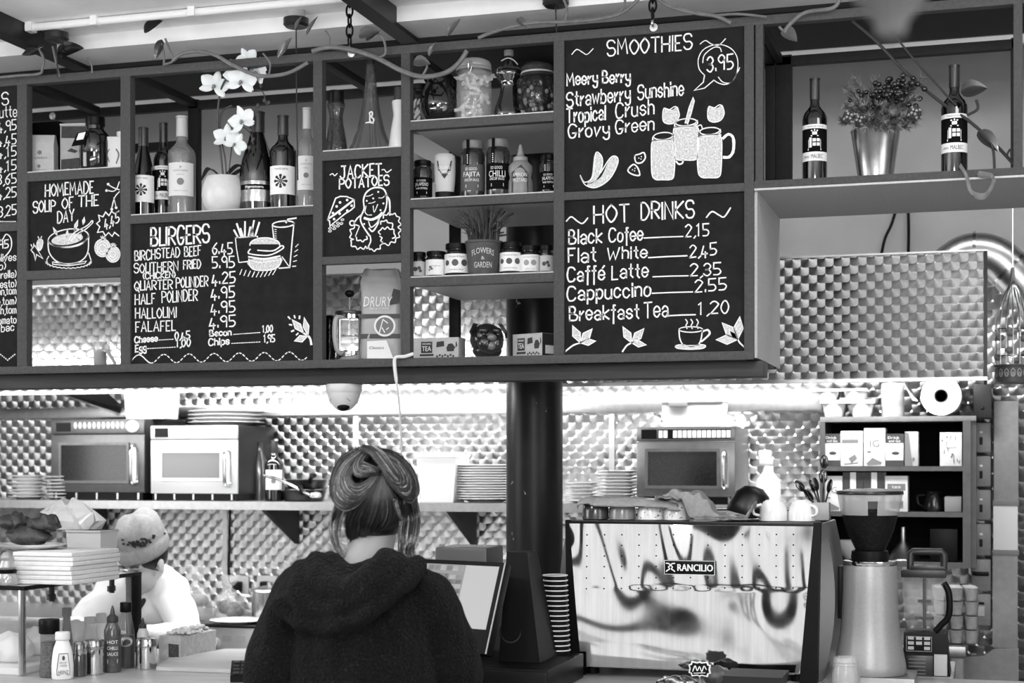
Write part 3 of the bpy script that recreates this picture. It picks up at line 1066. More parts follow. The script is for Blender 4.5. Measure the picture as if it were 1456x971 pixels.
curls([(380, 665), (335, 690), (310, 745), (330, 800), (310, 830), (350, 870), (400, 880), (450, 868), (485, 880)][::-1])
curls([(460, 770), (440, 805), (400, 808), (360, 780)])
m.line([(495, 765), (500, 820), (470, 885)], 2.2, True); m.line([(390, 670), (350, 770)], 1.6)
curls([(485, 880), (510, 895), (560, 895), (595, 860), (600, 810), (590, 770)][::-1])
curls([(625, 590), (660, 560), (710, 555), (755, 570), (775, 620), (770, 680), (775, 740), (750, 790), (700, 825), (640, 840), (615, 820)])
curls([(600, 650), (630, 622), (670, 635), (712, 690)]); curls([(595, 750), (600, 705), (640, 700), (690, 700), (730, 740), (715, 790)])
m.end()
# --- soup of the day (cut by the next post)
m = Menu('A', 'B', SH['c1b'][1], SH['c1a'][0], 'blackboard for homemade soup of the day with a chalk soup bowl', Z(30, 250, 3.533))
m.text('HOMEMADE', 122, 104, 364, 86, 60, 2.2)
m.text('SOUP', 62, 186, 172, 178, 56, 2.2); m.text('OF', 208, 166, 262, 160, 54, 2.2); m.text('THE', 290, 156, 388, 150, 54, 2.2)
m.text('DAY', 184, 238, 266, 226, 56, 2.2)
m.text('4,45', 420, 266, 492, 232, 52, 2.2)
m.line(el(238, 312, 102, 44, rot=-8, n=30), 1.9)
m.line([(136, 325), (142, 385), (180, 430), (240, 442), (300, 428), (335, 385), (340, 300)], 2.1, True)
m.line([(138, 332), (170, 352), (235, 360), (300, 345), (338, 308)], 1.8, True)
m.line([(240, 325), (268, 285), (330, 252), (356, 226), (358, 238), (320, 272), (285, 290), (250, 330)], 1.8, True)
m.fill(el(232, 318, 80, 28, rot=-8)); 
m.line([(158, 432), (240, 446), (328, 428), (320, 440), (240, 452), (160, 444), (158, 432)], 1.6)
sp_ = []
for i in range(60):
    a = 2 * pi * i / 60
    sp_.append((239 + 112 * cos(a) * (1 + .03 * (-1) ** i), 430 + 34 * sin(a) + (12 if sin(a) < 0 else 0) + 2 * (-1) ** i))
m.line(sp_[:32] + [(130, 420)], 1.6)
m.line([(130, 420), (140, 404)], 1.6); m.line([(352, 425), (340, 388)], 1.6)
leaf(m, 268, 275, 286, 222, .12); leaf(m, 312, 245, 318, 208, .14); leaf(m, 182, 300, 162, 260, .12); leaf(m, 198, 335, 182, 305, .12); leaf(m, 230, 305, 234, 270, .12); leaf(m, 290, 322, 302, 292, .12)
m.flush('chalk_soup_bowl')
m.fill([(85, 325), (100, 318), (110, 330), (105, 360), (92, 375), (80, 350)], True)
m.line([(85, 325), (100, 318), (110, 330), (105, 360), (92, 375), (80, 350)], 1.6, True, True); m.line([(92, 320), (86, 306)], 1.6); m.line([(98, 318), (104, 305)], 1.6)
m.line([(50, 372), (70, 350), (110, 416), (78, 395), (72, 425), (66, 392), (50, 372)], 1.7); m.line([(58, 362), (50, 345)], 1.5); m.line([(64, 355), (64, 340)], 1.5)
m.flush('chalk_carrots')
for cx, cy, r in ((410, 362, 40), (462, 394, 36)):
    m.fill(el(cx, cy, r, r * 1.1))
    for k in range(3): m.line(el(cx, cy, r * (1 - .3 * k), r * 1.12 * (1 - .3 * k), n=20), 1.4)
    for a in (-120, -90, -60, -30): m.line([(cx, cy - r), (cx + 18 * cos(radians(a)), cy - r + 20 * sin(radians(a)))], 1.5)
m.flush('chalk_tomatoes')
st_ = [(492, 176), (470, 190), (455, 178), (442, 200), (425, 182), (412, 206), (390, 198), (396, 226), (380, 240), (396, 256), (384, 284), (412, 280), (424, 302), (440, 285), (458, 304), (470, 284), (492, 302)]
m.line(st_, 1.8)
m.flush('chalk_price_star')
m.line([(440, 45), (465, 60), (494, 70)], 1.7, True); m.line([(432, 72), (460, 78), (480, 66), (494, 30)], 1.7, True); m.line([(494, 80), (470, 110), (455, 165)], 1.7, True); m.line([(466, 110), (478, 158)], 1.5)
m.dots([(438, 42), (430, 74), (456, 168), (478, 160)], 2)
m.end()
# --- two boards running out of the picture on the near end of the shelving
m = Menu('Z', 'A', SH['c0'][1], ZTB, 'upper blackboard at the far end with a column of prices ending in 3,25', Z(0, 0, 1))
m.text('S', 3, 150, 12, 149, 17, 2.2)
m.text('butte', -8, 168, 24, 166, 15, 1.7)
for s, x0, y in (('4,95', -2, 186), ('4,45', -3, 206), ('4,15', -3, 223), ('4,15', -3, 243), ('3,65', -4, 262), ('4,25', -3, 281), ('3,25', -2, 307)): m.text(s, x0, y + 1, 23, y - 2, 14, 1.9)
m.text('SANDWICHES', -140, 160, -8, 151, 17, 2.2)
for k, s in enumerate(('Cheese and tomato', 'Ham and mustard', 'Tuna mayo', 'Egg and cress', 'Chicken', 'Bacon', 'Sausage')): m.text(s, -150, 196 + 19.2 * k, -150 + 7.5 * len(s), 195 + 19 * k - .5 * len(s), 12, 1.6)
for i in range(9): m.dots([(1 + i * 2.6, 305 + 10 * abs(i - 4) / 4 + 5 * (4 - abs(i - 4)) / 2)], .9)
m.end()
m = Menu('Z', 'A', ZB1, SH['c0'][0], 'lower blackboard at the far end with a chalk heart and small words', Z(0, 0, 1))
m.line([(-20, 350), (-8, 334), (2, 342), (9, 333), (16, 340), (15, 355), (2, 368), (-10, 362)], 2, True, True)
m.text('95', -1, 354, 12, 352, 11, 2)
for s, x0, x1, y in (('olives', -4, 23, 372), ('o)', -1, 8, 384), ('arella)', -4, 23, 396), ('Pesto)', -6, 23, 410), ('con,tom', -8, 23, 420), ('e,tom)', -4, 23, 434), ('ch,tom', -4, 23, 447), ('omato', -2, 23, 461), ('bac', 2, 20, 472)): m.text(s, x0, y, x1, y - 2, 10, 1.6)
for i in range(9): m.dots([(1 + i * 2.5, 512 - 8 * abs(i - 4) / 4)], 1)
m.end()

# ---------------------------------------------------------------- chains and washers that hang the shelving
def chain(px, y0, y1, label):
    t = thing('hanging_chain', label, 'chain', P(px, y1, YB - .02))
    c = MB()
    a, b = P(px, y0, YB - .02), P(px, y1, YB - .02)
    n = max(2, int((a.z - b.z) / .034))
    for i in range(n):
        z = b.z + .02 + (a.z - b.z - .02) * (i + .5) / n
        ring = []
        for k in range(13):
            q = 2 * pi * k / 12
            u, w = .011 * cos(q), .021 * sin(q)
            ring.append((a.x + (u if i % 2 else 0), a.y + (0 if i % 2 else u), z + w))
        c.tube(ring, .0035, 6)
    c.done('links', mat(.10, .35, .8, name='chain_iron'), t, world=True)
    w = MB()
    w.T = Matrix.Translation((b.x, YB - .003, b.z)) @ Matrix.Rotation(pi / 2, 4, 'X')
    w.lathe([(.004, -.002), (.0125, -.002), (.0125, .003), (.004, .004)], 0, 0, 20)
    w.done('washer', mat(.86, .3, .5, name='washer'), t)
    t.children[-1].location = -t.location
    e = MB().tube(smooth([(b.x, YB - .005, b.z), (b.x, YB - .024, b.z + .004), (b.x, YB - .024, b.z + .022)], 4), .004, 8)
    e.done('eye_bolt', M_STEEL, t, world=True)
    return t


chain(497, -20, 74, 'black link chain holding the shelving above the jacket potato board')
chain(928, -12, 37, 'short black chain with a pale washer above the smoothies board')
# ================================================================ what stands on the shelving
SHZ = {k: v[1] + .005 for k, v in SH.items()}
SHZ['low'] = ZB1 + .002
SHZ['r'] = SH['r'][1] + .001
YI = YB + .105
M_WINE = mat(.045, .05, spec=.7, coat=.5, name='dark_bottle_glass')
M_CAPS = mat(.17, .35, name='bottle_capsule')
M_ROSE = mat(.52, .06, coat=.5, spec=.7, alpha=.62, name='pale_bottle_glass')
M_KRAFT = mat(.55, .7, 0, .1, 40, name='kraft')
M_FOIL = mat(.62, .25, 1, .2, 12, .5, 25, name='foil')
M_LEAFD = mat(.20, .45, 0, .3, 30, name='dark_leaf')
M_LEAFM = mat(.36, .5, 0, .3, 30, name='mid_leaf')
M_STEM = mat(.40, .5, 0, .2, 40, name='stem')


def span(x0, x1, ytop, key, Y=None):
    """centre x, half width, height of a thing seen between two pixel columns whose foot is on that shelf"""
    Y = YI if Y is None else Y
    z = SHZ[key] if isinstance(key, str) else key
    a, b, t = PX(x0, Y), PX(x1, Y), P((x0 + x1) / 2, ytop, Y).z
    w = (b - a) / 2
    return (a + b) / 2, w, t - z, z


def lab(mb_parent, name, r, z0, z1, half, dark=False, prints=(), m=None, inkm=None, rings=()):
    """paper label wrapped round a round body of radius r, lettering and marks as inked faces"""
    L = MB()
    L.lathe([(r, z0), (r, z1)], 0, 0, 18, a0=-half, a1=half)
    f = on_cyl(r)
    for p in prints: printed(L, p[0], f, p[1], p[2], p[3], p[4])
    L.mi = 1
    for c in rings: L.blob(el(c[0], c[1], c[2], n=14)[:-1], f) if len(c) == 3 else L.blob([(c[0], c[1]), (c[2], c[1]), (c[2], c[3]), (c[0], c[3])], f)
    a, b = (M_BLACKM, M_PAPER) if dark else (M_PAPER, M_INK)
    return L.done(name, [m or a, inkm or b], mb_parent, smooth_angle=60)


WPROF = [(.0, .004), (.86, 0), (1, .012), (1, .60), (.97, .635), (.84, .672), (.60, .705), (.42, .735), (.375, .77), (.36, .98), (.40, .98), (.40, .997), (.30, 1)]


def wine(x0, x1, ytop, key, label, kind, group=None, Y=None, prof=None):
    x, r, h, z = span(x0, x1, ytop, key, Y)
    Yq = YI if Y is None else Y
    t = thing('wine_bottle', label, 'bottle', (x, Yq, z), face_cam(x, Yq) * .8, group)
    pf = prof or WPROF
    MB().lathe([(a * r, b * h) for a, b in pf], n=28).done('glass', M_ROSE if kind in ('clear',) else M_WINE, t)
    c = MB().lathe([(r * .40, h * .795), (r * .41, h * .80), (r * .40, h * .985), (r * .44, h * .986), (r * .44, h * 1.0), (r * .40, h * 1.003), (0, h * 1.003)], n=22)
    c.done('capsule', M_LGREY if kind == 'clear' else (mat(.75, .4, name='pale_capsule') if kind == 'pale' else M_CAPS), t)
    if kind == 'malbec':
        lab(t, 'label', r * 1.004, h * .20, h * .545, 78, True, [])
        lab(t, 'label_band', r * 1.010, h * .20, h * .285, 78, False, [('MALBEC', r * .22, h * .243, r * 1.0, h * .040), ('CHENOS', -r * .72, h * .24, r * .55, h * .02)])
        lab(t, 'label_band', r * 1.010, h * .505, h * .545, 78, False, [('BODEGA DE LOS ALTOS', r * .1, h * .524, r * 1.3, h * .012)])
        f = on_cyl(r * 1.004, .0010)
        e = MB()
        q = r
        for bx in ((-.55, .30, .55, .315), (-.42, .325, -.22, .42), (-.15, .34, .12, .37), (-.15, .38, .12, .41), (.18, .34, .42, .37), (.18, .38, .42, .41), (-.50, .32, -.46, .40), (.48, .32, .52, .40), (-.3, .43, .32, .44), (-.18, .445, .2, .475), (-.28, .478, -.16, .49), (-.04, .48, .06, .497), (.16, .478, .28, .49)):
            e.blob([(bx[0] * q, bx[1] * h), (bx[2] * q, bx[1] * h), (bx[2] * q, bx[3] * h), (bx[0] * q, bx[3] * h)], f)
        e.done('crest_print', M_PAPER, t)
    elif kind == 'rose_window':
        rr = r * .50
        rg = [(-.1 * r + rr * .82 * cos(k * pi / 4) * q, h * .30 + rr * .82 * sin(k * pi / 4) * q, .085 * r * (q + .3)) for k in range(8) for q in (1, .62, .3)]
        lab(t, 'label', r * 1.004, h * .165, h * .46, 66, False, [('PONTE VERDE', -.05 * r, h * .425, r * 1.0, h * .016)], rings=rg + [(-.1 * r, h * .3, .06 * r)])
    elif kind == 'champ':
        lab(t, 'label', r * 1.004, h * .10, h * .30, 70, False, [('Signature', -.1 * r, h * .235, r * 1.1, h * .03)], m=M_FOIL, inkm=M_PAPER)
        lab(t, 'label_band', r * 1.008, h * .215, h * .265, 70, True, [('Signature', -.1 * r, h * .24, r * 1.0, h * .025)])
    else:
        lab(t, 'label', r * 1.004, h * .19, h * .52, 62, False, [('MONTESIERRA', 0, h * .44, r * 1.1, h * .016), ('ROSADO', 0, h * .40, r * .5, h * .012), ('SECO', 0, h * .24, r * 1.0, h * .01)], m=mat(.84, .7, name='cream_label'), inkm=M_INKG, rings=[(0, h * .33, r * .26), (0, h * .475, r * .06)])
    return t


MAG = [(.0, .004), (.86, 0), (1, .012), (1, .34), (.98, .42), (.88, .52), (.66, .64), (.47, .74), (.37, .81), (.33, .88), (.33, .98), (.38, .98), (.38, .995), (.3, 1)]
wine(189, 219, 182, 'c2', 'dark wine bottle with a pale rosette label nearest the burgers post', 'rose_window', Y=YI, prof=[(a if b < .6 else a * 1.0, b) for a, b in MAG])
wine(220, 245, 175, 'c2', 'dark wine bottle with a black label behind the clear bottle above the burgers board', 'malbec', Y=YI + .05)
wine(241, 276, 166, 'c2', 'clear pale wine bottle with a cream label above the burgers heading', 'clear', Y=YI)
wine(343, 389, 160, 'c2', 'large dark sparkling wine bottle with a shiny label beside the orchid pot', 'champ', Y=YI + .02, prof=MAG)
wine(385, 420, 165, 'c2', 'dark red wine bottle with a white rosette label beside the large sparkling bottle', 'rose_window', Y=YI + .01)
wine(423, 450, 154, 'c2', 'clear white wine bottle half hidden by the post beside the spice bottle', 'clear', Y=YI + .01)
wine(1141, 1176, 112, 'r', 'dark malbec wine bottle standing to the bucket side nearest the menus', 'malbec', Y=YI)
wine(1338, 1376, 93, 'r', 'dark malbec wine bottle standing under the hanging vine leaf', 'malbec', Y=YI)

# ---- orchid in a round white pot
x, r, h, z = span(290, 347, 252, 'c2', YI - .01)
t = thing('orchid_pot', 'white orchid in a round pale pot above the burgers board', 'potted plant', (x, YI - .01, z))
pt = [(0, .003), (.60, 0), (.74, .05), (.93, .25), (1, .48), (.97, .68), (.86, .9), (.76, 1.0), (.72, 1.0), (.72, .9), (0, .88)]
MB().lathe([(a * r, b * h) for a, b in pt], n=36).done('pot', mat(.82, .35, 0, .04, 60, coat=.2, name='pale_ceramic'), t)
st = MB()
q = lambda px, py, dy=0: P(px, py, YI - .01 + dy) - Vector((x, YI - .01, z))
st.tube(smooth([q(318, 258), (q(314, 220)), q(310, 180, -.01), q(311, 145, -.02), q(318, 118, -.04), q(334, 100, -.05)], 6), .0035, 8)
st.tube(smooth([q(322, 258), q(320, 225), q(313, 190), q(315, 160, -.01), q(330, 150, -.02)], 6), .003, 8)
st.tube(smooth([q(324, 258), q(327, 230), q(330, 205, -.02)], 6), .0022, 8)
st.tube(smooth([q(345, 130, -.05), q(370, 128, -.05), q(377, 140, -.05), q(379, 150, -.05)], 5), .002, 6)
st.tube(smooth([q(345, 180, -.04), q(356, 190, -.04), q(360, 205, -.04)], 5), .002, 6)
for px, py in ((371, 122), (376, 143), (367, 150), (382, 146)): st.ball(q(px, py, -.05), .006, .006, .008, 10, 6)
for px, py in ((357, 185), (360, 198), (355, 210)): st.ball(q(px, py, -.04), .006, .006, .008, 10, 6)
st.done('stems', mat(.25, .5, name='orchid_stem'), t)
lv = MB()
for a, b, c in (((318, 256), (338, 236), (360, 243)), ((316, 256), (298, 240), (286, 258)), ((322, 256), (340, 244), (350, 240))):
    pa, pb, pc = q(*a), q(*b, .02), q(*c, .03)
    pts = smooth([pa, pb, pc], 6)
    n = len(pts)
    rings = []
    for i, p in enumerate(pts):
        w = .016 * sin(pi * (.08 + .9 * i / (n - 1))) + .001
        rings.append([p + Vector((0, -w, .003)), p + Vector((0, 0, -.003)), p + Vector((0, w, .003)), p + Vector((0, 0, .002))])
    lv.loft(rings)
lv.done('leaves', M_LEAFD, t)


M_PETAL = NT('petal').m
_p = NT('petal_white')
_p.b.inputs['Base Color'].default_value = (.82, .82, .82, 1)
_p.b.inputs['Roughness'].default_value = .6
_p.b.inputs['Subsurface Weight'].default_value = .15
M_PETAL = _p.m


def orchid(cx, cy, size, yaw, roll, dy):
    size *= 1.3
    b = MB()
    c = q(cx, cy, dy)
    T = Matrix.Translation(c) @ Matrix.Rotation(yaw, 4, 'Z') @ Matrix.Rotation(roll, 4, 'Y')
    for ang, ln, wd in ((90, 1, .46), (210, .98, .42), (330, .98, .42), (20, 1.0, .72), (160, 1.0, .72)):
        a = radians(ang)
        vs, fs = [], []
        N_ = 8
        for i in range(N_ + 1):
            s = i / N_
            w = wd * size * (sin(pi * min(1, s * .88 + .08)) ** .7) * .62
            for k in (-1, -.5, 0, .5, 1):
                rr = s * ln * size
                px_, pz_ = rr * cos(a) - k * w * sin(a), rr * sin(a) + k * w * cos(a)
                vs.append(T @ Vector((px_, -.18 * size * s * s * 1.2 + abs(k) ** 2 * .14 * size * s, pz_)))
        for i in range(N_):
            for k in range(4): fs.append((i * 5 + k, i * 5 + k + 1, i * 5 + k + 6, i * 5 + k + 5))
        b.add(vs, fs)
    fo = b.done('flower', M_PETAL, t, smooth_angle=80)
    l = MB()
    l.T = T
    l.ball((0, -.16 * size, -.06 * size), .12 * size, .16 * size, .12 * size, 10, 6).ball((0, -.30 * size, -.20 * size), .08 * size, .14 * size, .10 * size, 10, 6)
    l.done('lip', mat(.55, .5, 0, .3, 90, name='orchid_lip'), fo)


for a in ((305, 122, .040, .3, .3, -.04), (336, 104, .038, -.2, -.4, -.06), (344, 116, .042, .1, .2, -.08), (366, 103, .040, -.4, .5, -.06), (352, 84, .03, .4, -.5, -.05), (366, 98, .032, -.2, .9, -.04),
          (322, 196, .036, .2, .1, -.03), (345, 172, .040, -.1, -.3, -.05), (334, 205, .032, .4, .6, -.04)): orchid(*a)


# ---- jars and small goods
def jar(x0, x1, ytop, key, label, prof, gm, lid, name='glass_jar', cat='jar', Y=None, labl=None, fillm=None, fz=.75, lidm=None, group=None, lidr=1.0, rot=None):
    x, r, h, z = span(x0, x1, ytop, key, Y)
    Yq = YI if Y is None else Y
    t = thing(name, label, cat, (x, Yq, z), face_cam(x, Yq) * .8 if rot is None else rot, group)
    MB().lathe([(a * r, b * h) for a, b in prof], n=28).done('body', gm, t)
    if lid:
        lr = max(a for a, b in prof if b >= prof[-1][1] - .02) * r * lidr
        MB().lathe([(lr * 1.06, h * lid), (lr * 1.10, h * (lid + .01)), (lr * 1.10, h * .985), (lr * 1.02, h), (0, h)], n=28).done('lid', lidm or M_BLACK, t)
    if fillm:
        MB().lathe([(max(0, a * r - .003), max(.004, b * h)) for a, b in prof if b < fz] + [(0, fz * h)], n=20).done('filling', fillm, t)
    if labl: labl(t, r, h)
    return t


STR = [(0, .003), (.93, 0), (1, .04), (1, .74), (.95, .80), (.80, .84), (.80, .90)]
M_SALSA = mat(.17, .12, 0, .4, 60, coat=.6, name='salsa_glass')
M_JAM = mat(.10, .1, coat=.6, name='jam_glass')


def sauce_label(word, sub, dark, strip):
    def fn(t, r, h):
        lab(t, 'label', r * 1.006, h * .14, h * .58, 82, dark, [(word, -.06 * r, h * .40, r * 1.45, h * .105), (sub, -.06 * r, h * .315, r * 1.25, h * .045), ('SO GOOD', -.1 * r, h * .50, r * 1.0, h * .05)], m=None if dark else mat(.30, .6, name='grey_label'), inkm=M_PAPER, rings=[(-.55 * r, h * .19, .5 * r, h * .24)])
        if strip:
            s = MB()
            s.lathe([(r * 1.008, h * .56), (r * 1.008, h * .74), (r * .93, h * .86), (r * .93, h * 1.0)], n=4, a0=-32, a1=-14)
            s.mi = 1
            for k in range(5): s.blob(el(-.40 * r, h * (.60 + .033 * k), r * .05, n=8)[:-1], on_cyl(r * 1.009))
            s.done('seal_strip', [M_BLACKM, M_PAPER], t)
    return fn


jar(588, 614, 229, 'c4b', 'small jalapeno topping jar at the end of the sauce row beside the post', STR, M_SALSA, .86, labl=sauce_label('JALAPENO', 'AND PEPPERS', True, False))
jar(656, 689, 201, 'c4b', 'sauce jar with a grey label marked FAJITA', STR, M_SALSA, .86, labl=sauce_label('FAJITA', 'ONE DIP SAUCE', False, True), lidm=mat(.42, .4, name='grey_lid'))
jar(692, 725, 199, 'c4b', 'sauce jar with a black label marked CHILLI', STR, M_SALSA, .86, labl=sauce_label('CHILLI', 'ONE DIP SAUCE', True, True), lidm=mat(.42, .4, name='grey_lid'))
jar(768, 794, 221, 'c4b', 'small jalapeno jar half hidden behind the smoothies board post', STR, M_SALSA, .86, labl=sauce_label('JALAPENO', 'AND PEPPERS', True, True))


def squeezy(x0, x1, ytop, key, label, upside, word, m):
    x, r, h, z = span(x0, x1, ytop, key)
    t = thing('sauce_bottle', label, 'bottle', (x, YI, z), face_cam(x, YI) * .8)
    if upside:
        MB().lathe([(0, 0), (r * .88, 0), (r * .90, h * .20), (r * .86, h * .205)], n=26, sy=.62).done('cap', M_BLACK, t)
        MB().lathe([(r * .84, h * .20), (r * .88, h * .24), (r * .96, h * .4), (r, h * .6), (r, h * .88), (r * .94, h * .96), (r * .7, h), (0, h)], n=28, sy=.62).done('body', m, t)
    else:
        MB().lathe([(0, 0), (r * .9, 0), (r, h * .04), (r * .97, h * .30), (r * .86, h * .38), (r * .98, h * .50), (r * .96, h * .60), (r * .62, h * .68), (r * .52, h * .70)], n=28, sy=.75).done('body', m, t)
        MB().lathe([(r * .58, h * .69), (r * .60, h * .70), (r * .58, h * .76), (r * .30, h * .80), (r * .22, h * .86), (r * .10, h * 1.0), (0, h)], n=22, sy=.85).done('nozzle', mat(.58, .45, name='nozzle'), t)
    L = MB()
    sy = .62 if upside else .75
    zc = h * (.62 if upside else .34)
    f = lambda u, v: Vector((r * 1.03 * sin(u / r), -sy * r * 1.03 * cos(u / r) - .0012, v))
    L.blob([(-.72 * r, zc - .26 * h), (.72 * r, zc - .26 * h), (.72 * r, zc + .10 * h), (0.1 * r, zc + .26 * h), (-.72 * r, zc + .12 * h)] if not upside else [(-.75 * r, zc + .22 * h), (.75 * r, zc + .22 * h), (.6 * r, zc + .02 * h), (0, zc - .16 * h), (-.6 * r, zc + .02 * h)], f)
    g = lambda u, v: f(u, v) + Vector((0, -.0008, 0))
    for k, wd in enumerate(word): printed(L, wd, g, 0, zc + (.07 - .10 * k) * h, r * 1.15, h * .07)
    L.done('label', [mat(.16, .6, name='dark_label'), M_PAPER], t)


squeezy(618, 647, 219, 'c4b', 'pale upside-down squeezy bottle of guacamole topping with a black cap', True, ('GUACAMOLE', 'TOPPING'), mat(.76, .4, name='pale_plastic'))
squeezy(723, 757, 206, 'c4b', 'grey squeezy mustard bottle with a pointed nozzle beside the chilli jar', False, ('AMERICAN', 'MUSTARD'), mat(.52, .4, name='mustard_plastic'))
# top row of that bay
FAT = [(0, .003), (.62, 0), (.74, .03), (.98, .28), (1, .45), (.92, .66), (.74, .80), (.70, .84), (.70, .92)]
t = jar(583, 612, 121, 'c4a', 'dark jar with a pale leaf pattern behind the round jar', STR, mat(.08, .3, name='dark_jar'), .86, Y=YI + .08)
o = MB()
r_, h_ = span(583, 612, 121, 'c4a', YI + .08)[1:3]
for k in range(14):
    a, zz = random.uniform(-.9, .7), random.uniform(.1, .75)
    o.blob([(r_ * (a + .16 * cos(s) * 1.2), h_ * (zz + .05 * sin(s) + .05 * cos(s))) for s in [2 * pi * i / 8 for i in range(8)]], on_cyl(r_ * 1.0, .001))
o.done('leaf_print', M_LGREY, t)
jar(598, 650, 108, 'c4a', 'squat dark jar with a black lid hanging under the vine leaf', FAT, mat(.06, .08, coat=.6, spec=.7, name='dark_preserve_glass'), .90)
x, r, h, z = span(649, 699, 86, 'c4a')
t = thing('clip_top_jar', 'tall glass clip-top jar full of pale dried pasta shapes', 'jar', (x, YI, z), face_cam(x, YI))
MB().lathe([(0, .004), (r * .9, 0), (r * .96, h * .03), (r * .96, h * .72), (r * .86, h * .80), (r * .88, h * .84)], n=30).done('body', glass('jar_glass', .9, .04, .22), t)
MB().lathe([(r * .90, h * .86), (r * .95, h * .88), (r * .95, h * .92), (r * .9, h * .96), (r * .7, h * 1.0), (0, h)], n=30).lathe([(r * .92, h * .815), (r * .98, h * .82), (r * .98, h * .85), (r * .92, h * .855)], n=30).done('lid', mat(.62, .15, alpha=.85, name='jar_lid'), t)
MB().tube([(-.3 * r, -.98 * r, h * .78), (-.3 * r, -1.06 * r, h * .84), (-.3 * r, -1.03 * r, h * .92), (-.1 * r, -1.06 * r, h * .92), (-.1 * r, -1.08 * r, h * .84), (-.2 * r, -1.02 * r, h * .74)], .0018, 6).tube([(r * .95 * sin(2 * pi * i / 24), -r * .95 * cos(2 * pi * i / 24), h * .80) for i in range(25)], .0018, 6).done('wire_clip', M_STEEL, t)
pa = MB()
for k in range(46):
    a, rr, zz = random.uniform(0, 2 * pi), r * random.uniform(.3, .78), h * random.uniform(.05, .76)
    c = Vector((rr * sin(a), -rr * cos(a), zz))
    d = Vector((random.uniform(-1, 1), random.uniform(-1, 1), random.uniform(-.6, .6))).normalized() * r * .32
    n_ = Vector((random.uniform(-1, 1), random.uniform(-1, 1), random.uniform(-1, 1))).normalized() * r * .12
    pa.tube(smooth([c - d, c + n_, c + d], 3), r * .10, 6)
pt_ = pa.done('dried_pasta', mat(.74, .6, 0, .15, 60, name='pasta'), t)
pt_['kind'] = 'stuff'
# fiddle-shaped bottle
x, r, h, z = span(703, 744, 72, 'c4a', YI + .02)
t = thing('shaped_bottle', 'dark violin-shaped glass bottle between the pasta jar and the cloth-lidded jar', 'bottle', (x, YI + .02, z), face_cam(x, YI))
pr = [(.80, 0), (.95, .06), (1.0, .14), (.85, .25), (.62, .38), (.55, .5), (.62, .58), (.95, .66), (1.0, .72), (.8, .76), (.35, .78), (.25, .84), (.25, .93)]
MB().lathe([(0, .002)] + [(a * r, b * h) for a, b in pr], n=26, sy=.55).done('body', mat(.07, .06, coat=.7, spec=.8, name='dark_oil_glass'), t)
MB().lathe([(r * .30, h * .92), (r * .32, h * .93), (r * .32, h), (0, h)], n=16).done('stopper', M_GREY, t)
MB().tube(smooth([(-.5 * r, -.1 * r, h * .85), (-.1 * r, -.3 * r, h * .88), (.3 * r, -.2 * r, h * .86), (.6 * r, -.1 * r, h * .80)], 4), .002, 6).done('tie', M_LGREY, t)
x, r, h, z = span(736, 794, 92, 'c4a', YI + .01)
t = thing('preserve_jar', 'round jar of dark and pale olives with a cloth tied over its lid', 'jar', (x, YI + .01, z), face_cam(x, YI))
MB().lathe([(a * r, b * h) for a, b in FAT], n=30).done('body', mat(.20, .05, coat=.5, alpha=.35, name='jar_tint'), t)
ol = MB()
for k in range(60):
    a, zz = random.uniform(-1.7, 1.7), random.uniform(.08, .62)
    rr = r * (.72 + .22 * sin(pi * zz))
    ol.mi = 0 if random.random() < .5 else 1
    ol.ball((rr * sin(a) * .92, -rr * cos(a) * .92, h * zz), r * .10, r * .1, r * .13, 8, 6)
f_ = ol.done('olives', [mat(.62, .4, name='pale_olive'), mat(.12, .3, name='dark_olive')], t)
f_['kind'] = 'stuff'
MB().lathe([(r * .62, h * .03)] + [(r * a * .80, h * b) for a, b in FAT[2:6]] + [(0, h * .66)], n=20).done('brine', mat(.08, .3, name='brine'), t)
cl = MB()
rings = []
for j, (a, b) in enumerate(((.86, .76), (.76, .82), (.76, .85), (.82, .93), (.6, .99), (.05, 1.0))):
    rings.append([Vector((r * a * (1 + (.06 if j in (0,) else .01) * sin(9 * k * 2 * pi / 36)) * sin(k * 2 * pi / 36), -r * a * (1 + (.06 if j == 0 else .01) * sin(9 * k * 2 * pi / 36)) * cos(k * 2 * pi / 36), h * b)) for k in range(36)])
cl.loft(rings)
cl.done('cloth_lid', mat(.16, .8, 0, .6, 120, name='patterned_cloth'), t)
MB().tube([(r * .78 * sin(2 * pi * i / 24), -r * .78 * cos(2 * pi * i / 24), h * .835) for i in range(25)], .003, 6).done('string', M_LGREY, t)

# ---- jam row with the planted pot
JAMS = [(0, .004), (.92, 0), (1, .05), (1, .66), (.94, .76), (.84, .80), (.84, .86)]


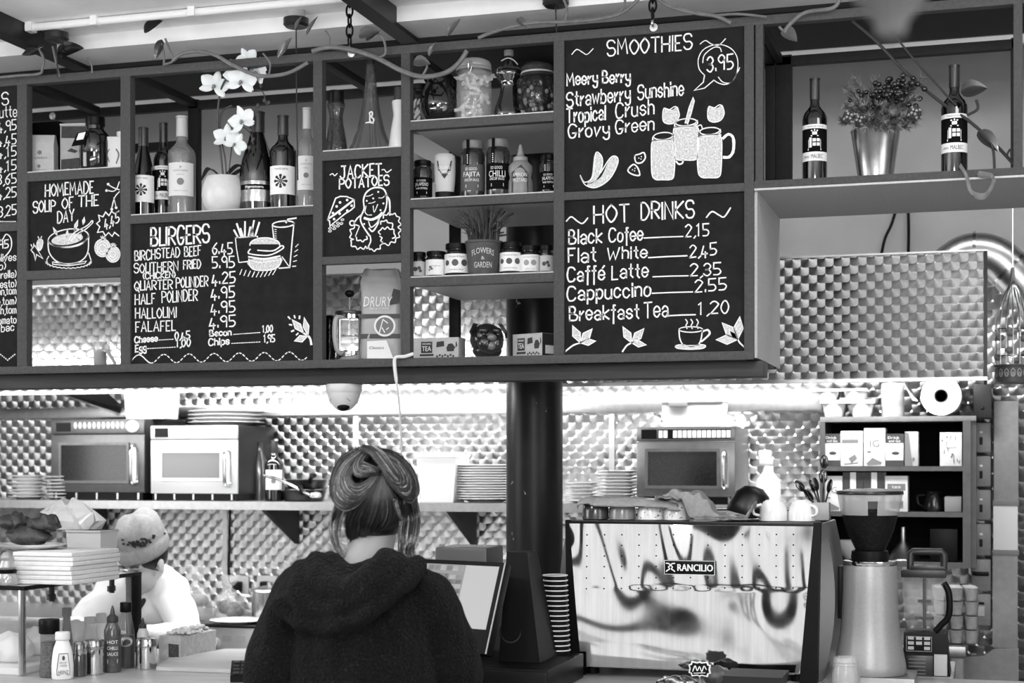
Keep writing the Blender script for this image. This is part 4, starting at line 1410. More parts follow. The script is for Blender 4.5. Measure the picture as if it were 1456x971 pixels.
def jam_label(kind):
    def fn(t, r, h):
        if kind == 'fruit':
            lab(t, 'label', r * 1.006, h * .13, h * .68, 86, False, [('Orchard Farm', 0, h * .60, r * 1.3, h * .05), ('FOUR FRUIT SPREAD', 0, h * .22, r * 1.2, h * .035)], rings=[(-.82 * r, h * .42, r * .22), (-.1 * r, h * .42, r * .27), (.66 * r, h * .42, r * .27)], inkm=mat(.32, .6, name='fruit_print'))
        elif kind == 'two':
            lab(t, 'label', r * 1.006, h * .13, h * .68, 86, False, [('Orchard Farm', 0, h * .60, r * 1.3, h * .05), ('APRICOT', 0, h * .2, r * .9, h * .04)], rings=[(-.33 * r, h * .41, r * .25), (.33 * r, h * .41, r * .25)], inkm=mat(.60, .6, name='pale_fruit_print'))
        elif kind == 'oval':
            lab(t, 'label', r * 1.006, h * .12, h * .64, 62, False, [], rings=[(-.3 * r, h * .36, r * .28), (.15 * r, h * .40, r * .22), (.3 * r, h * .30, r * .2)], inkm=mat(.25, .6, name='dark_fruit_print'), m=mat(.72, .6, name='grey_paper'))
        else:
            lab(t, 'label', r * 1.006, h * .12, h * .68, 86, False, [('Hedgerow', .1 * r, h * .44, r * .8, h * .06)], rings=[(-.5 * r, h * .40, r * .16), (-.35 * r, h * .34, r * .12), (-.6 * r, h * .3, r * .1)], inkm=M_INKG)
    return fn


jar(584, 606, 359, 'c4c', 'smallest jam jar with an oval fruit label by the post, under the guacamole bottle', JAMS, M_JAM, .83, labl=jam_label('oval'))
jar(606, 634, 358, 'c4c', 'jam jar with a plain white label beside the smallest oval-labelled jar', JAMS, M_JAM, .85, labl=jam_label('plain'))
jar(633, 667, 347, 'c4c', 'tall three-disc jam jar between the plain-labelled jar and the planted pot', JAMS, M_JAM, .83, labl=jam_label('fruit'))
jar(711, 742, 345, 'c4c', 'tall three-disc jam jar between the planted pot and the apricot jar', JAMS, M_JAM, .83, labl=jam_label('fruit'))
jar(739, 770, 350, 'c4c', 'jam jar with two pale apricots on its label', JAMS, M_JAM, .83, labl=jam_label('two'), Y=YI + .01)
jar(767, 788, 349, 'c4c', 'small jam jar with an oval dark label against the hot drinks post', JAMS, M_JAM, .83, labl=jam_label('oval'))
x, r, h, z = span(662, 714, 344, 'c4c', YI - .01)
t = thing('flower_pot', 'grey tin flower pot lettered FLOWERS & GARDEN with a bushy lavender plant', 'potted plant', (x, YI - .01, z), face_cam(x, YI) * .8)
b = MB().lathe([(0, .003), (r * .74, 0), (r * .75, h * .04), (r * .96, h * .93), (r * 1.0, h * .94), (r * 1.0, h), (r * .94, h), (r * .92, h * .9), (0, h * .88)], n=36)
f = lambda u, v: Vector(((r * (.76 + .21 * v / h) + .001) * sin(u / r), -(r * (.76 + .21 * v / h) + .001) * cos(u / r), v))
printed(b, 'FLOWERS', lambda u, v: f(u, v + .10 * h * (1 - (u / r / .6) ** 2) * .6), 0, h * .64, r * 1.35, h * .16)
printed(b, '&', f, 0, h * .49, r * .2, h * .09)
printed(b, 'GARDEN', f, 0, h * .30, r * 1.15, h * .16)
b.done('pot', [mat(.27, .6, 0, .15, 40, name='pot_paint'), mat(.80, .6, name='pot_lettering')], t)
pl = MB()
for k in range(150):
    a = random.uniform(0, 2 * pi)
    r0 = r * random.uniform(0, .8)
    ln = h * random.uniform(.5, 1.35)
    sp_ = random.uniform(.2, 1.0) * r
    p0 = Vector((r0 * cos(a), r0 * sin(a), h * .86))
    p2 = Vector(((r0 + sp_) * cos(a), (r0 + sp_) * sin(a), h * .86 + ln * (1 - .3 * sp_ / r)))
    p1 = (p0 + p2) / 2 + Vector((-.25 * sp_ * cos(a), -.25 * sp_ * sin(a), ln * .15))
    pts = smooth([p0, p1, p2], 4)
    pl.mi = 0 if random.random() < .7 else 1
    pl.tube(pts, [.0028 * (1 - .8 * i / (len(pts) - 1)) + (.0022 if (k % 3 == 0 and i > 5) else 0) for i in range(len(pts))], 5)
pl.done('foliage', [mat(.20, .6, 0, .3, 20, name='lavender_leaf'), mat(.34, .6, name='lavender_leaf_pale')], t)

# ---- lowest row: tea boxes and a bulldog ornament
def tea(x0, x1, y0, label, rz, depth):
    x, w, h, z = span(x0, x1, y0, 'low', YI + .01)
    t = thing('tea_box', label, 'box', (x, YI + .01 + (depth * .5 if rz else 0), z), rz)
    if rz: w *= .80
    b = MB().box(-w, 0 if not rz else -depth / 2, 0, w, depth if not rz else depth / 2, h, .001)
    y = 0 if not rz else -depth / 2
    b.mi = 1
    f = on_flat(y)
    b.blob([(-w * .66, h * .30), (-w * .16, h * .30), (-w * .16, h * .82), (-w * .66, h * .82)], f)
    b.blob([(-w * .72, h * .16), (-w * .1, h * .16), (-w * .1, h * .25), (-w * .72, h * .25)], f)
    b.blob([(p[0] * w, p[1] * h) for p in ((.5, .35), (.78, .36), (.85, .55), (.72, .72), (.55, .70), (.46, .52))], f)
    b.blob([(p[0] * w, p[1] * h) for p in ((.86, .5), (.95, .62), (.92, .8), (.88, .8), (.88, .62))], f)
    for k in range(7): b.blob(el(w * (.05 + .12 * k), h * (.14 + .05 * (k % 2)), w * .05, h * .05, n=8)[:-1], f)
    b.mi = 2
    g = on_flat(y, .0016)
    printed(b, 'TEA', g, -w * .41, h * .50, w * .40, h * .22, 2)
    printed(b, 'ORGANIC', g, -w * .41, h * .72, w * .4, h * .08, 2)
    b.mi = 1
    b.blob([(p[0] * w, p[1] * h) for p in ((.02, .55), (.38, .60), (.36, .84), (.04, .80))], g)
    b.blob([(p[0] * w, p[1] * h) for p in ((.06, .60), (.34, .64), (.33, .79), (.07, .76))], on_flat(y, .002)) if False else None
    if rz:
        b.mi = 1
        b.box(w, -depth / 2 + .001, .001, w + .0008, depth / 2 - .001, h - .001)
        b.mi = 2
        b.box(w + .0009, -depth * .3, h * .15, w + .0016, depth * .3, h * .5)
    b.done('carton', [mat(.68, .6, 0, .08, 50, name='tea_carton'), mat(.13, .6, name='tea_print'), M_PAPER], t)


tea(588, 652, 480, 'flat tea carton facing straight out beside the coffee bag bay', 0, .07)
tea(723, 789, 474, 'tea carton turned at an angle beside the bulldog ornament', radians(-24), .075)
x, r, h, z = span(667, 717, 459, 'low', YI + .02)
t = thing('bulldog_ornament', 'dark glazed bulldog head ornament between the two tea cartons', 'ornament', (x, YI + .03, z), face_cam(x, YI) + .25)
g = MB()
g.ball((0, .01, h * .56), r * .92, r * .85, h * .44, 24, 16)          # skull
g.ball((0, .005, h * .22), r * .82, r * .75, h * .23, 20, 10)         # neck and chest
g.ball((-r * .30, -r * .62, h * .40), r * .42, r * .38, h * .24, 16, 10)   # jowls
g.ball((r * .30, -r * .62, h * .40), r * .42, r * .38, h * .24, 16, 10)
g.ball((0, -r * .70, h * .24), r * .34, r * .26, h * .12, 14, 8)      # chin
g.ball((-r * .36, -r * .60, h * .76), r * .30, r * .24, h * .10, 12, 8)    # brows
g.ball((r * .36, -r * .60, h * .76), r * .30, r * .24, h * .10, 12, 8)
d_ = g.done('head', mat(.11, .25, 0, .5, 22, coat=.5, name='dog_glaze'), t, smooth_angle=80)
MB().ball((0, -r * .95, h * .56), r * .26, r * .16, h * .10, 14, 8).ball((0, -r * .9, h * .33), r * .24, r * .14, h * .12, 12, 8).done('muzzle', mat(.40, .3, coat=.4, name='dog_muzzle'), t, smooth_angle=80)
e = MB()
for s_ in (-1, 1): e.ball((s_ * r * .40, -r * .76, h * .65), r * .11, r * .08, h * .055, 12, 8)
e.done('eyes', M_DGLASS, t)
for s_ in (-1, 1): MB().loft([[(s_ * r * .72, -r * .2, h * .95), (s_ * r * .80, -r * .05, h * .99), (s_ * r * .6, r * .05, h * .99), (s_ * r * .55, -r * .1, h * .97)], [(s_ * r * 1.0, -r * .42, h * .72), (s_ * r * 1.08, -r * .22, h * .74), (s_ * r * .96, -r * .1, h * .72), (s_ * r * .88, -r * .3, h * .70)], [(s_ * r * .92, -r * .52, h * .56), (s_ * r * .98, -r * .44, h * .56), (s_ * r * .94, -r * .40, h * .56), (s_ * r * .88, -r * .48, h * .56)]]).done('ear', mat(.08, .3, name='dog_ear'), t)

# ---- coffee bag and press
x, w, h, z = span(511, 568, 382, 'low', YI + .02)
t = thing('coffee_bag', 'tall pale coffee bag lettered DRURY standing beside the glass coffee press', 'coffee bag', (x, YI + .04, z), face_cam(x, YI) * .7)
rings = []
for s_, ww, dd in ((0, .92, .040), (.03, .98, .045), (.25, .96, .046), (.55, .95, .042), (.72, .95, .034), (.80, .98, .022), (.87, 1.0, .012), (.93, .92, .008), (1.0, .80, .010)):
    rg = []
    for k in range(28):
        a = 2 * pi * k / 28
        c, s2 = cos(a), sin(a)
        e_ = .35
        rg.append(Vector((w * ww * (abs(c) ** e_) * (1 if c > 0 else -1), dd * (abs(s2) ** .6) * (1 if s2 > 0 else -1) + .003 * sin(9 * a + 11 * s_), h * s_ + .004 * sin(5 * a))))
    rings.append(rg)
b = MB().loft(rings)
fr_ = lambda u, v: Vector((u, -.047 + (0 if v < h * .55 else (v - h * .55) / h * .075), v))
fi = lambda u, v: fr_(u, v) + Vector((0, -.001, 0))
b.mi = 1
b.blob([(-w * .93, h * .36), (w * .93, h * .36), (w * .93, h * .58), (-w * .93, h * .58)][::1], fr_) if False else None
for pts in ([(-w * .94, h * .235), (w * .94, h * .235), (w * .94, h * .285), (-w * .94, h * .285)], [(-w * .94, h * .455), (w * .94, h * .455), (w * .94, h * .50), (-w * .94, h * .50)]): b.blob(pts, fr_)
b.blob([(w * .42, h * .60), (w * .92, h * .62), (w * .92, h * .76), (w * .6, h * .78)], fi)
printed(b, 'DRURY', lambda u, v: fi(u + .10 * (v - h * .64), v), -w * .10, h * .635, w * 1.3, h * .11, 2)
printed(b, 'TEA & COFFEE', fi, -w * .05, h * .56, w * .9, h * .02, 2)
b.mi = 2
b.blob([(-w * .6, h * .02), (w * .62, h * .02), (w * .3, h * .215), (-w * .6, h * .205)], fi)
b.blob(el(w * .22, h * .37, w * .50, h * .115, n=30)[:-1], fi)
b.mi = 3
f3 = lambda u, v: fi(u, v) + Vector((0, -.001, 0))
b.blob(el(w * .22, h * .37, w * .41, h * .092, n=30)[:-1], f3)
printed(b, 'Classics', lambda u, v: f3(u, v), -w * .16, h * .135, w * .68, h * .03, 1)
b.mi = 2
for pl_ in ([(-.02, .30), (.14, .44)], [(.14, .44), (.36, .40)], [(.10, .35), (.22, .30)], [(.30, .33), (.40, .35)]): b.ribbon([(w * p, h * q_) for p, q_ in pl_], w * .05, lambda u, v: f3(u, v) + Vector((0, -.0008, 0)))
b.done('bag', [mat(.66, .4, 0, .10, 14, .6, 12, name='bag_foil'), mat(.20, .5, name='bag_dark_band'), mat(.92, .6, name='bag_white'), mat(.45, .6, name='bag_picture')], t, smooth_angle=60)
x, r, h, z = span(474, 517, 442, 'low', YI + .0)
t = thing('coffee_press', 'glass coffee press with a pale curved handle beside the coffee bag', 'coffee press', (x, YI + .01, z), face_cam(x, YI))
MB().lathe([(0, .012), (r * .80, .010), (r * .82, .016), (r * .82, h * .92)], n=30).done('beaker', glass('press_glass', .9, .02, .22), t)
fm = MB()
fm.lathe([(r * .84, 0), (r * .88, .004), (r * .88, h * .18), (r * .84, h * .19)], n=30).lathe([(r * .84, h * .84), (r * .88, h * .845), (r * .88, h * .92), (r * .84, h * .925)], n=30)
for a in (45, 135, 225, 315): fm.tube([(r * .87 * sin(radians(a)), -r * .87 * cos(radians(a)), h * .1), (r * .87 * sin(radians(a)), -r * .87 * cos(radians(a)), h * .9)], .004, 8)
fm.done('frame', M_CHROME, t)
MB().tube(smooth([(-r * .55, -r * .7, h * .86), (-r * .85, -r * 1.05, h * .80), (-r * .90, -r * 1.1, h * .45), (-r * .75, -r * 1.02, h * .2), (-r * .5, -r * .75, h * .13)], 6), .0075, 10).done('handle', mat(.66, .4, name='pale_handle'), t)
MB().lathe([(r * .92, h * .925), (r * .94, h * .94), (r * .9, h * .99), (r * .3, h * 1.02), (0, h * 1.02)], n=28).done('lid', mat(.24, .3, .5, name='press_lid'), t)
MB().cyl(0, 0, h * .5, h * 1.30, .003, n=8).lathe([(r * .76, h * .47), (r * .78, h * .48), (r * .78, h * .52), (r * .3, h * .53)], n=24).done('plunger_rod', M_STEEL, t)
MB().ball((0, 0, h * 1.35), .017, .017, .013).done('plunger_knob', M_BLACK, t)
x, r, h, z = span(456, 474, 448, 'low', YI + .06)
t = thing('storage_tin', 'dark shiny canister tucked behind the coffee press by the post', 'canister', (x, YI + .08, z))
MB().lathe([(0, 0), (r, 0), (r, h * .28), (r * .96, h * .30), (r, h * .32), (r, h * .62), (r * .96, h * .64), (r, h * .66), (r, h * .9), (r * .6, h), (0, h)], n=24).done('body', mat(.12, .15, .6, .3, 30, name='dark_tin'), t)

# ---- top row above the jacket potatoes
x, r, h, z = span(462, 494, 130, 'c3a')
t = thing('spice_bottle', 'waisted glass bottle of dark peppercorns with a black cap', 'bottle', (x, YI, z))
MB().lathe([(0, .003), (r * .9, 0), (r, h * .06), (r * .85, h * .25), (r * .60, h * .5), (r * .55, h * .62), (r * .75, h * .78), (r * .72, h * .82)], n=26).done('glass', mat(.25, .05, coat=.6, alpha=.45, name='spice_glass'), t)
MB().lathe([(r * .92, h * .02), (r * .78, h * .25), (r * .54, h * .5), (r * .5, h * .62), (r * .66, h * .74), (0, h * .76)], n=22).done('spices', mat(.30, .6, 0, .8, 140, .5, 160, name='spices'), t)
MB().lathe([(r * .62, h * .80), (r * .66, h * .81), (r * .66, h), (0, h)], n=22).done('cap', M_BLACK, t)
x, r, h, z = span(490, 555, 80, 'c3a')
t = thing('cone_decanter', 'tall cone-shaped smoky glass decanter with a small white emblem', 'bottle', (x, YI + .03, z), face_cam(x, YI) * .8)
MB().lathe([(r * .2, h * .10), (r * .85, h * .004), (r * .96, 0), (r * 1.0, h * .02), (r * .80, h * .12), (r * .58, h * .26), (r * .42, h * .42), (r * .30, h * .60), (r * .21, h * .8), (r * .17, h * 1.0), (r * .15, h)], n=36).done('glass', mat(.36, .06, coat=.6, spec=.7, alpha=.62, name='decanter_glass'), t)
em = MB()
fe = lambda u, v: Vector((u, -r * (.58 - .16 * (v / h - .26) / .16) * .99 - .002, v))
for pl_ in ([(-.02, .41), (.03, .43), (.07, .42), (.07, .39), (.0, .375)], [(0, .40), (.0, .34), (.03, .32), (.10, .31), (.12, .34)], [(-.12, .31), (-.02, .315), (.1, .305)], [(.05, .37), (.12, .35)]): em.ribbon(smooth([(a * r * 1.3, b * h, 0) for a, b in pl_], 4), r * .06, fe)
em.done('emblem', M_PAPER, t)
MB().lathe([(r * .17, h * .86), (r * .185, h * .87), (r * .185, h * 1.0), (0, h * 1.0)], n=18).done('stopper', mat(.10, .4, name='dark_cork'), t)
x, r, h, z = span(551, 582, 124, 'c3a', YI + .01)
t = thing('milk_bottle', 'pale waisted bottle with a dark stopper half hidden by the post', 'bottle', (x, YI + .02, z))
MB().lathe([(0, .003), (r * .9, 0), (r, h * .05), (r * .80, h * .28), (r * .52, h * .58), (r * .66, h * .78), (r * .60, h * .80)], n=26).done('glass', mat(.86, .25, coat=.3, name='milky_glass'), t)
MB().lathe([(r * .46, h * .79), (r * .5, h * .80), (r * .46, h), (0, h)], n=18).done('stopper', M_DGREY, t)

# ---- bay above the soup board
x, w, h, z = span(43, 77, 193, 'c1a')
t = thing('coffee_pouch', 'pale square coffee pouch with a folded top', 'pouch', (x, YI, z), face_cam(x, YI) * .55)
b = MB().loft([[(-w, -.03, 0), (w, -.03, 0), (w, .03, 0), (-w, .03, 0)], [(-w, -.032, h * .76), (w, -.032, h * .76), (w, .03, h * .76), (-w, .03, h * .76)], [(-w * .98, -.012, h), (w * .98, -.012, h), (w * .98, .004, h), (-w * .98, .004, h)]])
f = on_flat(.0, .0335)
b.mi = 1
b.blob(el(0, h * .55, w * .16, n=12)[:-1], f); b.blob(el(-w * .05, h * .22, w * .12, n=12)[:-1], f)
printed(b, 'LUSSO', f, 0, h * .42, w * 1.1, h * .05, 1)
printed(b, 'ground coffee', f, 0, h * .13, w * .8, h * .03, 1)
b.done('pouch', [mat(.76, .55, 0, .06, 40, name='pouch_paper'), M_INKG], t)
x, w, h, z = span(44, 88, 174, 'c1a', YI + .14)
o = MB().box(x - w, YI + .12, z, x + w, YI + .22, z + h, .01).box(x - w * .96, YI + .115, z + h * .72, x + w * .96, YI + .225, z + h * .76).done('storage_box', M_BLACKM)
tag(o, 'black storage box behind the pale coffee pouch', 'box')
x, w, h, z = span(86, 122, 176, 'c1a')
t = thing('coffee_tin', 'upright printed coffee packet with a dark lower band and pale top edge', 'packet', (x, YI + .03, z), face_cam(x, YI) * .3)
b = MB().box(-w, -.035, 0, w, .035, h, .003)
f = on_flat(-.035)
b.mi = 1
b.blob([(-w * .92, h * .02), (w * .95, h * .02), (w * .95, h * .34), (-w * .92, h * .30)], f)
b.blob([(-w * .9, h * .72), (w * .95, h * .70), (w * .95, h * .94), (-w * .9, h * .95)], f)
b.blob([(-w * .5, h * .46), (-w * .2, h * .52), (w * .3, h * .46), (w * .1, h * .42)], f)
printed(b, 'VENTON', on_flat(-.035, .0016), 0, h * .08, w * 1.4, h * .07, 2)
b.done('packet', [mat(.66, .35, 0, .12, 24, name='packet_foil'), mat(.15, .4, 0, .4, 60, name='packet_dark'), M_PAPER], t)
MB().box(-w * 1.02, -.038, h * .965, w * 1.02, .038, h, .002).done('top_edge', M_LGREY, t)
t = jar(116, 155, 167, 'c1a', 'big dark round-shouldered jar with a black lid above the soup board', [(0, .003), (.92, 0), (1, .03), (1, .55), (.93, .66), (.62, .76), (.56, .78), (.56, .86)], mat(.10, .07, coat=.6, spec=.7, name='dark_jar_glass'), .84)
x, r, h, z = span(118, 152, 167, 'c1a')
tg = MB().loft([[(-.055, -.052, h * .66), (-.02, -.054, h * .70), (-.02, -.052, h * .70), (-.055, -.050, h * .66)], [(-.075, -.050, h * .42), (-.032, -.052, h * .46), (-.032, -.050, h * .46), (-.075, -.048, h * .42)]])
tg.mi = 1
tg.loft([[(-.050, -.0535, h * .65), (-.026, -.0555, h * .68), (-.026, -.0545, h * .68), (-.050, -.0525, h * .65)], [(-.058, -.0525, h * .53), (-.034, -.0545, h * .55), (-.034, -.0535, h * .55), (-.058, -.0515, h * .53)]])
tg.done('hanging_tag', [M_BLACKM, M_PAPER], t)
x, w, h, z = span(152, 177, 187, 'c1a', YI + .02)
t = thing('milk_carton', 'white bottle-shaped carton half hidden by the post beside the dark jar', 'carton', (x, YI + .03, z), face_cam(x, YI) * .6)
b = MB().box(-w, -.03, 0, w, .03, h * .86, .006)
b.mi = 1
b.ribbon(smooth([(w * .1, h * .55, 0), (w * .35, h * .42, 0), (w * .1, h * .22, 0)], 5), w * .16, on_flat(-.03))
b.ribbon(smooth([(-w * .6, h * .55, 0), (-w * .8, h * .42, 0), (-w * .6, h * .25, 0)], 5), w * .1, on_flat(-.03))
b.done('carton', [mat(.92, .5, name='white_carton'), M_INKG], t)
MB().cyl(w * .3, 0, h * .86, h, w * .36, n=18).done('cap', M_WHITE, t)

# ---- bay in the lowest row: small jar and ladle beside where a soft toy sits in the photograph
x, r, h, z = span(134, 151, 486, 'low', YI + .03)
t = thing('cutlery_jar', 'small glass jar holding a wooden spoon in the bay under the soup board', 'jar', (x, YI + .03, z))
MB().lathe([(0, .003), (r * .9, 0), (r, h * .06), (r, h * .9), (r * .9, h), (r * .86, h)], n=24).done('glass', mat(.7, .08, coat=.4, alpha=.5, name='pale_glass'), t)
MB().lathe([(r * .85, h * .03), (r * .9, h * .6), (0, h * .62)], n=16).done('filling', mat(.5, .6, 0, .5, 80, name='jar_filling'), t)
wsp = thing('wooden_spoon', 'pale wooden spoon leaning against the post beside the small jar', 'spoon', P(160, 518, YI + .02))
A, B = P(164, 518, YI + .02), P(152, 497, YI - .01)
MB().tube([A, B], .006, 10).ball((P(151, 494, YI - .012)), .016, .006, .012).done('spoon', wood(.75, .6, 2), wsp, world=True)

# ---- bucket of winter greenery
x, r, h, z = span(1208, 1281, 184, 'r', YI - .01)
t = thing('flower_bucket', 'galvanised bucket of pine, berries and cones between the two malbec bottles', 'bucket arrangement', (x, YI + .01, z))
MB().lathe([(0, .004), (r * .68, 0), (r * .69, .006), (r * .97, h * .97), (r * 1.0, h * .985), (r * .98, h), (r * .94, h * .985), (r * .9, h * .9), (0, h * .88)], n=44).done('bucket', mat(.74, .25, 1, .12, 18, name='galvanised'), t)
nd, br, cn, sg = MB(), MB(), MB(), MB()
qb = lambda px, py, dy=0: P(px, py, YI + .01 + dy) - Vector((x, YI + .01, z))
base = Vector((0, 0, h * .9))
for px, py, dy in ((1216, 112, .02), (1245, 112, .03), (1205, 125, -.02), (1203, 150, -.04), (1215, 175, -.09), (1250, 182, -.11), (1312, 108, 0), (1300, 140, -.05), (1305, 165, -.05), (1290, 180, -.08), (1230, 150, -.06), (1265, 160, -.08), (1198, 172, -.02), (1285, 120, .03), (1240, 130, .04), (1225, 130, .0), (1275, 178, -.1), (1210, 140, .05), (1296, 128, .05), (1236, 165, -.09), (1222, 158, -.03), (1256, 172, -.09), (1280, 165, -.08), (1290, 150, -.02), (1270, 145, -.04), (1216, 150, -.06), (1250, 150, -.05), (1232, 180, -.1), (1264, 184, -.11), (1300, 175, -.04)):
    tip = qb(px, py, dy)
    path = smooth([base + Vector((tip.x * .25, tip.y * .3, 0)), base.lerp(tip, .55) + Vector((0, 0, .015)), tip], 5)
    sg.tube(path, .0024, 5)
    n_ = len(path)
    for i in range(3, n_):
        for k in range(30):
            d = (path[i] - path[i - 1]).normalized()
            v = Vector((random.gauss(0, 1), random.gauss(0, 1), random.gauss(0, 1)))
            v = (v - d * v.dot(d)).normalized() * .7 + d * .7
            p = path[i - 1].lerp(path[i], random.random())
            e = p + v * random.uniform(.016, .030)
            s_ = v.cross(Vector((0, 1, .2))).normalized() * .0015
            nd.mi = random.choice((0, 0, 1))
            nd.add([p - s_, p + s_, e], [(0, 1, 2)])
for k in range(80):
    c = qb(random.gauss(1272, 14), random.gauss(128, 11), random.uniform(-.09, .0))
    br.ball(c, .0085, .0085, .0085, 10, 7)
for k in range(12): br.ball(qb(random.gauss(1228, 12), random.gauss(140, 9), random.uniform(-.06, .0)), .007, .007, .007, 10, 7)
for px, py in ((1222, 170), (1300, 160), (1208, 166)):
    c = qb(px, py, -.085)
    for j in range(8):
        rr = .017 * sin(pi * (j + 1.2) / 9.5)
        for k in range(8):
            a = 2 * pi * (k + .5 * (j % 2)) / 8
            cn.mi = (j + k) % 2 if j % 2 else 0
            cn.ball((c.x + rr * cos(a), c.y + (j - 4) * .004 * -1, c.z + rr * sin(a)), .0048, .004, .0048, 6, 5)
sg.done('twigs', mat(.2, .7, name='twig'), t)
nd.done('needles', [mat(.30, .6, name='pine_needle'), mat(.52, .6, name='pine_needle_pale')], t, smooth_angle=0)
br.done('berries', mat(.10, .2, coat=.4, name='berry'), t)
cn.done('cones', [mat(.18, .6, name='cone_dark'), mat(.58, .6, name='cone_pale')], t)
# washer of the rear rail
w_ = MB()
c = P(75, 165, YR - .032)
w_.T = Matrix.Translation(c) @ Matrix.Rotation(pi / 2, 4, 'X')
w_.lathe([(.004, -.004), (.013, -.004), (.013, .003), (.004, .005)], 0, 0, 18)
w_.done('washer', mat(.86, .3, .5, name='washer'), fr, world=True)
MB().box(X['A'][1], YR - .03, zy(100, 178), X['B'][0], YR, zy(100, 165)).done('rear_rail', M_FRAMEIN, fr, world=True)

# ---------------------------------------------------------------- trailing plant and ceiling fittings
v = thing('trailing_vine', 'long bare trailing vine with a few dark glossy leaves along the top of the shelving', 'vine', P(728, 40, YB - .02))
vm, lm, ln_ = MB(), MB(), MB()
YV = YB - .03


def vine(pts, r=.0065, Y=YV): vm.tube(smooth([P(a, b, Y + (c[0] if c else 0)) for a, b, *c in pts], 6), r, 8)


def vleaf(px, py, ln, ang, wd=.5, Y=YV, tilt=.4, m=0):
    c = P(px, py, Y)
    a = radians(ang)
    d = Vector((cos(a), -tilt * .5, sin(a))).normalized()
    s_ = Vector((-sin(a), tilt, cos(a))).normalized()
    n = d.cross(s_)
    vs, fs = [], []
    K = 9
    for i in range(K + 1):
        u = i / K
        w = wd * ln * sin(pi * (u ** .75)) ** .8 * .5 + .0005
        for k in (-1, -.5, 0, .5, 1): vs.append(c + d * (u * ln) + s_ * (k * w) + n * ((abs(k) * .22 * w * 2) - .12 * ln * u * u))
    for i in range(K):
        for k in range(4): fs.append((i * 5 + k, i * 5 + k + 1, i * 5 + k + 6, i * 5 + k + 5))
    lm.mi = m
    lm.add(vs, fs)


vine(((-20, 112), (20, 108), (55, 105), (60, 98), (62, 84), (56, 70)), .005); vine(((85, 110), (80, 90), (75, 66)), .004); vine(((131, 104), (130, 92), (124, 82)), .003)
vine(((233, 91), (233, 78), (230, 62)), .004); vine(((232, 92), (246, 86), (240, 68), (235, 55)), .004)
vine(((246, 86), (258, 77), (280, 73), (305, 78), (330, 92), (362, 106), (385, 108), (412, 103), (438, 89)))
vine(((382, 108), (384, 90), (374, 76)), .003)
vine(((444, 73), (468, 67), (500, 71), (535, 82), (570, 100), (600, 109), (632, 104), (652, 90), (664, 72)), .008)
vine(((468, 67), (468, 52), (462, 43)), .003); vine(((536, 82), (548, 76), (545, 55), (535, 46)), .004); vine(((600, 109), (607, 95), (604, 82)), .004)
vine(((680, 54), (700, 46), (728, 38), (762, 32), (800, 31), (845, 28), (880, 20), (896, 10), (912, -6)), .006); vine(((803, 31), (806, 12), (798, -8)), .004); vine(((878, 20), (888, 8), (888, -8)), .004)
vine(((928, -8), (950, 8), (985, 18), (1018, 23), (1040, 33)), .006); vine(((1018, 22), (1050, 20), (1090, 24)), .004)
vine(((1116, 47), (1122, 36), (1145, 18), (1185, 11), (1196, -8)), .006); vine(((1116, 47), (1108, 38)), .004)
vm.mi = 1
vine(((1212, 30), (1247, 60), (1290, 105), (1340, 147), (1375, 170), (1410, 200), (1440, 232)),   .0048, YI - .03)
vine(((1272, 50), (1300, 85), (1330, 118), (1352, 142), (1360, 150)), .0032, YI - .04)
vine(((1375, 164), (1390, 155), (1388, 142)), .004, YI - .04); vine(((1410, 205), (1413, 220), (1414, 246)), .004, YI - .06); vine(((1440, 232), (1432, 222), (1437, 212), (1438, 224)), .003, YI - .03)
vm.done('stems', [M_STEM, mat(.16, .5, name='dark_stem')], v, world=True)
for a in ((62, 66, .085, 200, .35), (80, 78, .115, 8, .55), (205, 46, .08, 25, .6), (230, 56, .07, -105, .4), (420, 42, .05, 60, .35), (404, 72, .05, 55, .5), (436, 50, .07, 55, .25), (408, 60, .06, 240, .4),
          (510, 52, .08, 10, .6), (520, 58, .06, 30, .5), (636, 52, .07, 50, .4), (588, 88, .06, -10, .7), (610, 80, .05, 60, .4), (735, 26, .05, -40, .5), (1112, 42, .06, -40, .7)):
    vleaf(*a, m=0 if a[0] in (80, 62, 205, 230) else 1)
vleaf(1366, 132, .075, 8, .8, YI - .06, m=0)
vleaf(1390, 187, .085, -45, .55, YI - .05)
lm.done('leaves', [mat(.09, .25, coat=.5, name='glossy_dark_leaf'), mat(.30, .25, 0, .2, 30, coat=.6, name='glossy_grey_leaf')], v, world=True, smooth_angle=60)
# dry curled leaf caught on the shelf edge
o = MB()
pp_ = smooth([P(1366, 237, YB - .012), P(1374, 250, YB - .03), P(1380, 272, YB - .03), P(1390, 279, YB - .035), P(1402, 278, YB - .03), P(1411, 262, YB - .02), P(1411, 252, YB - .012), P(1392, 248, YB - .012)], 5)
o.loft([[p + Vector((0, -.002, .010)), p + Vector((.006, .002, 0)), p + Vector((0, .004, -.008)), p + Vector((-.005, 0, 0))] for p in pp_])
tag(o.done('dry_leaf', mat(.45, .4, 0, .3, 40, name='dry_leaf')), 'curled dry leaf hooked over the edge of the open shelf', 'leaf')

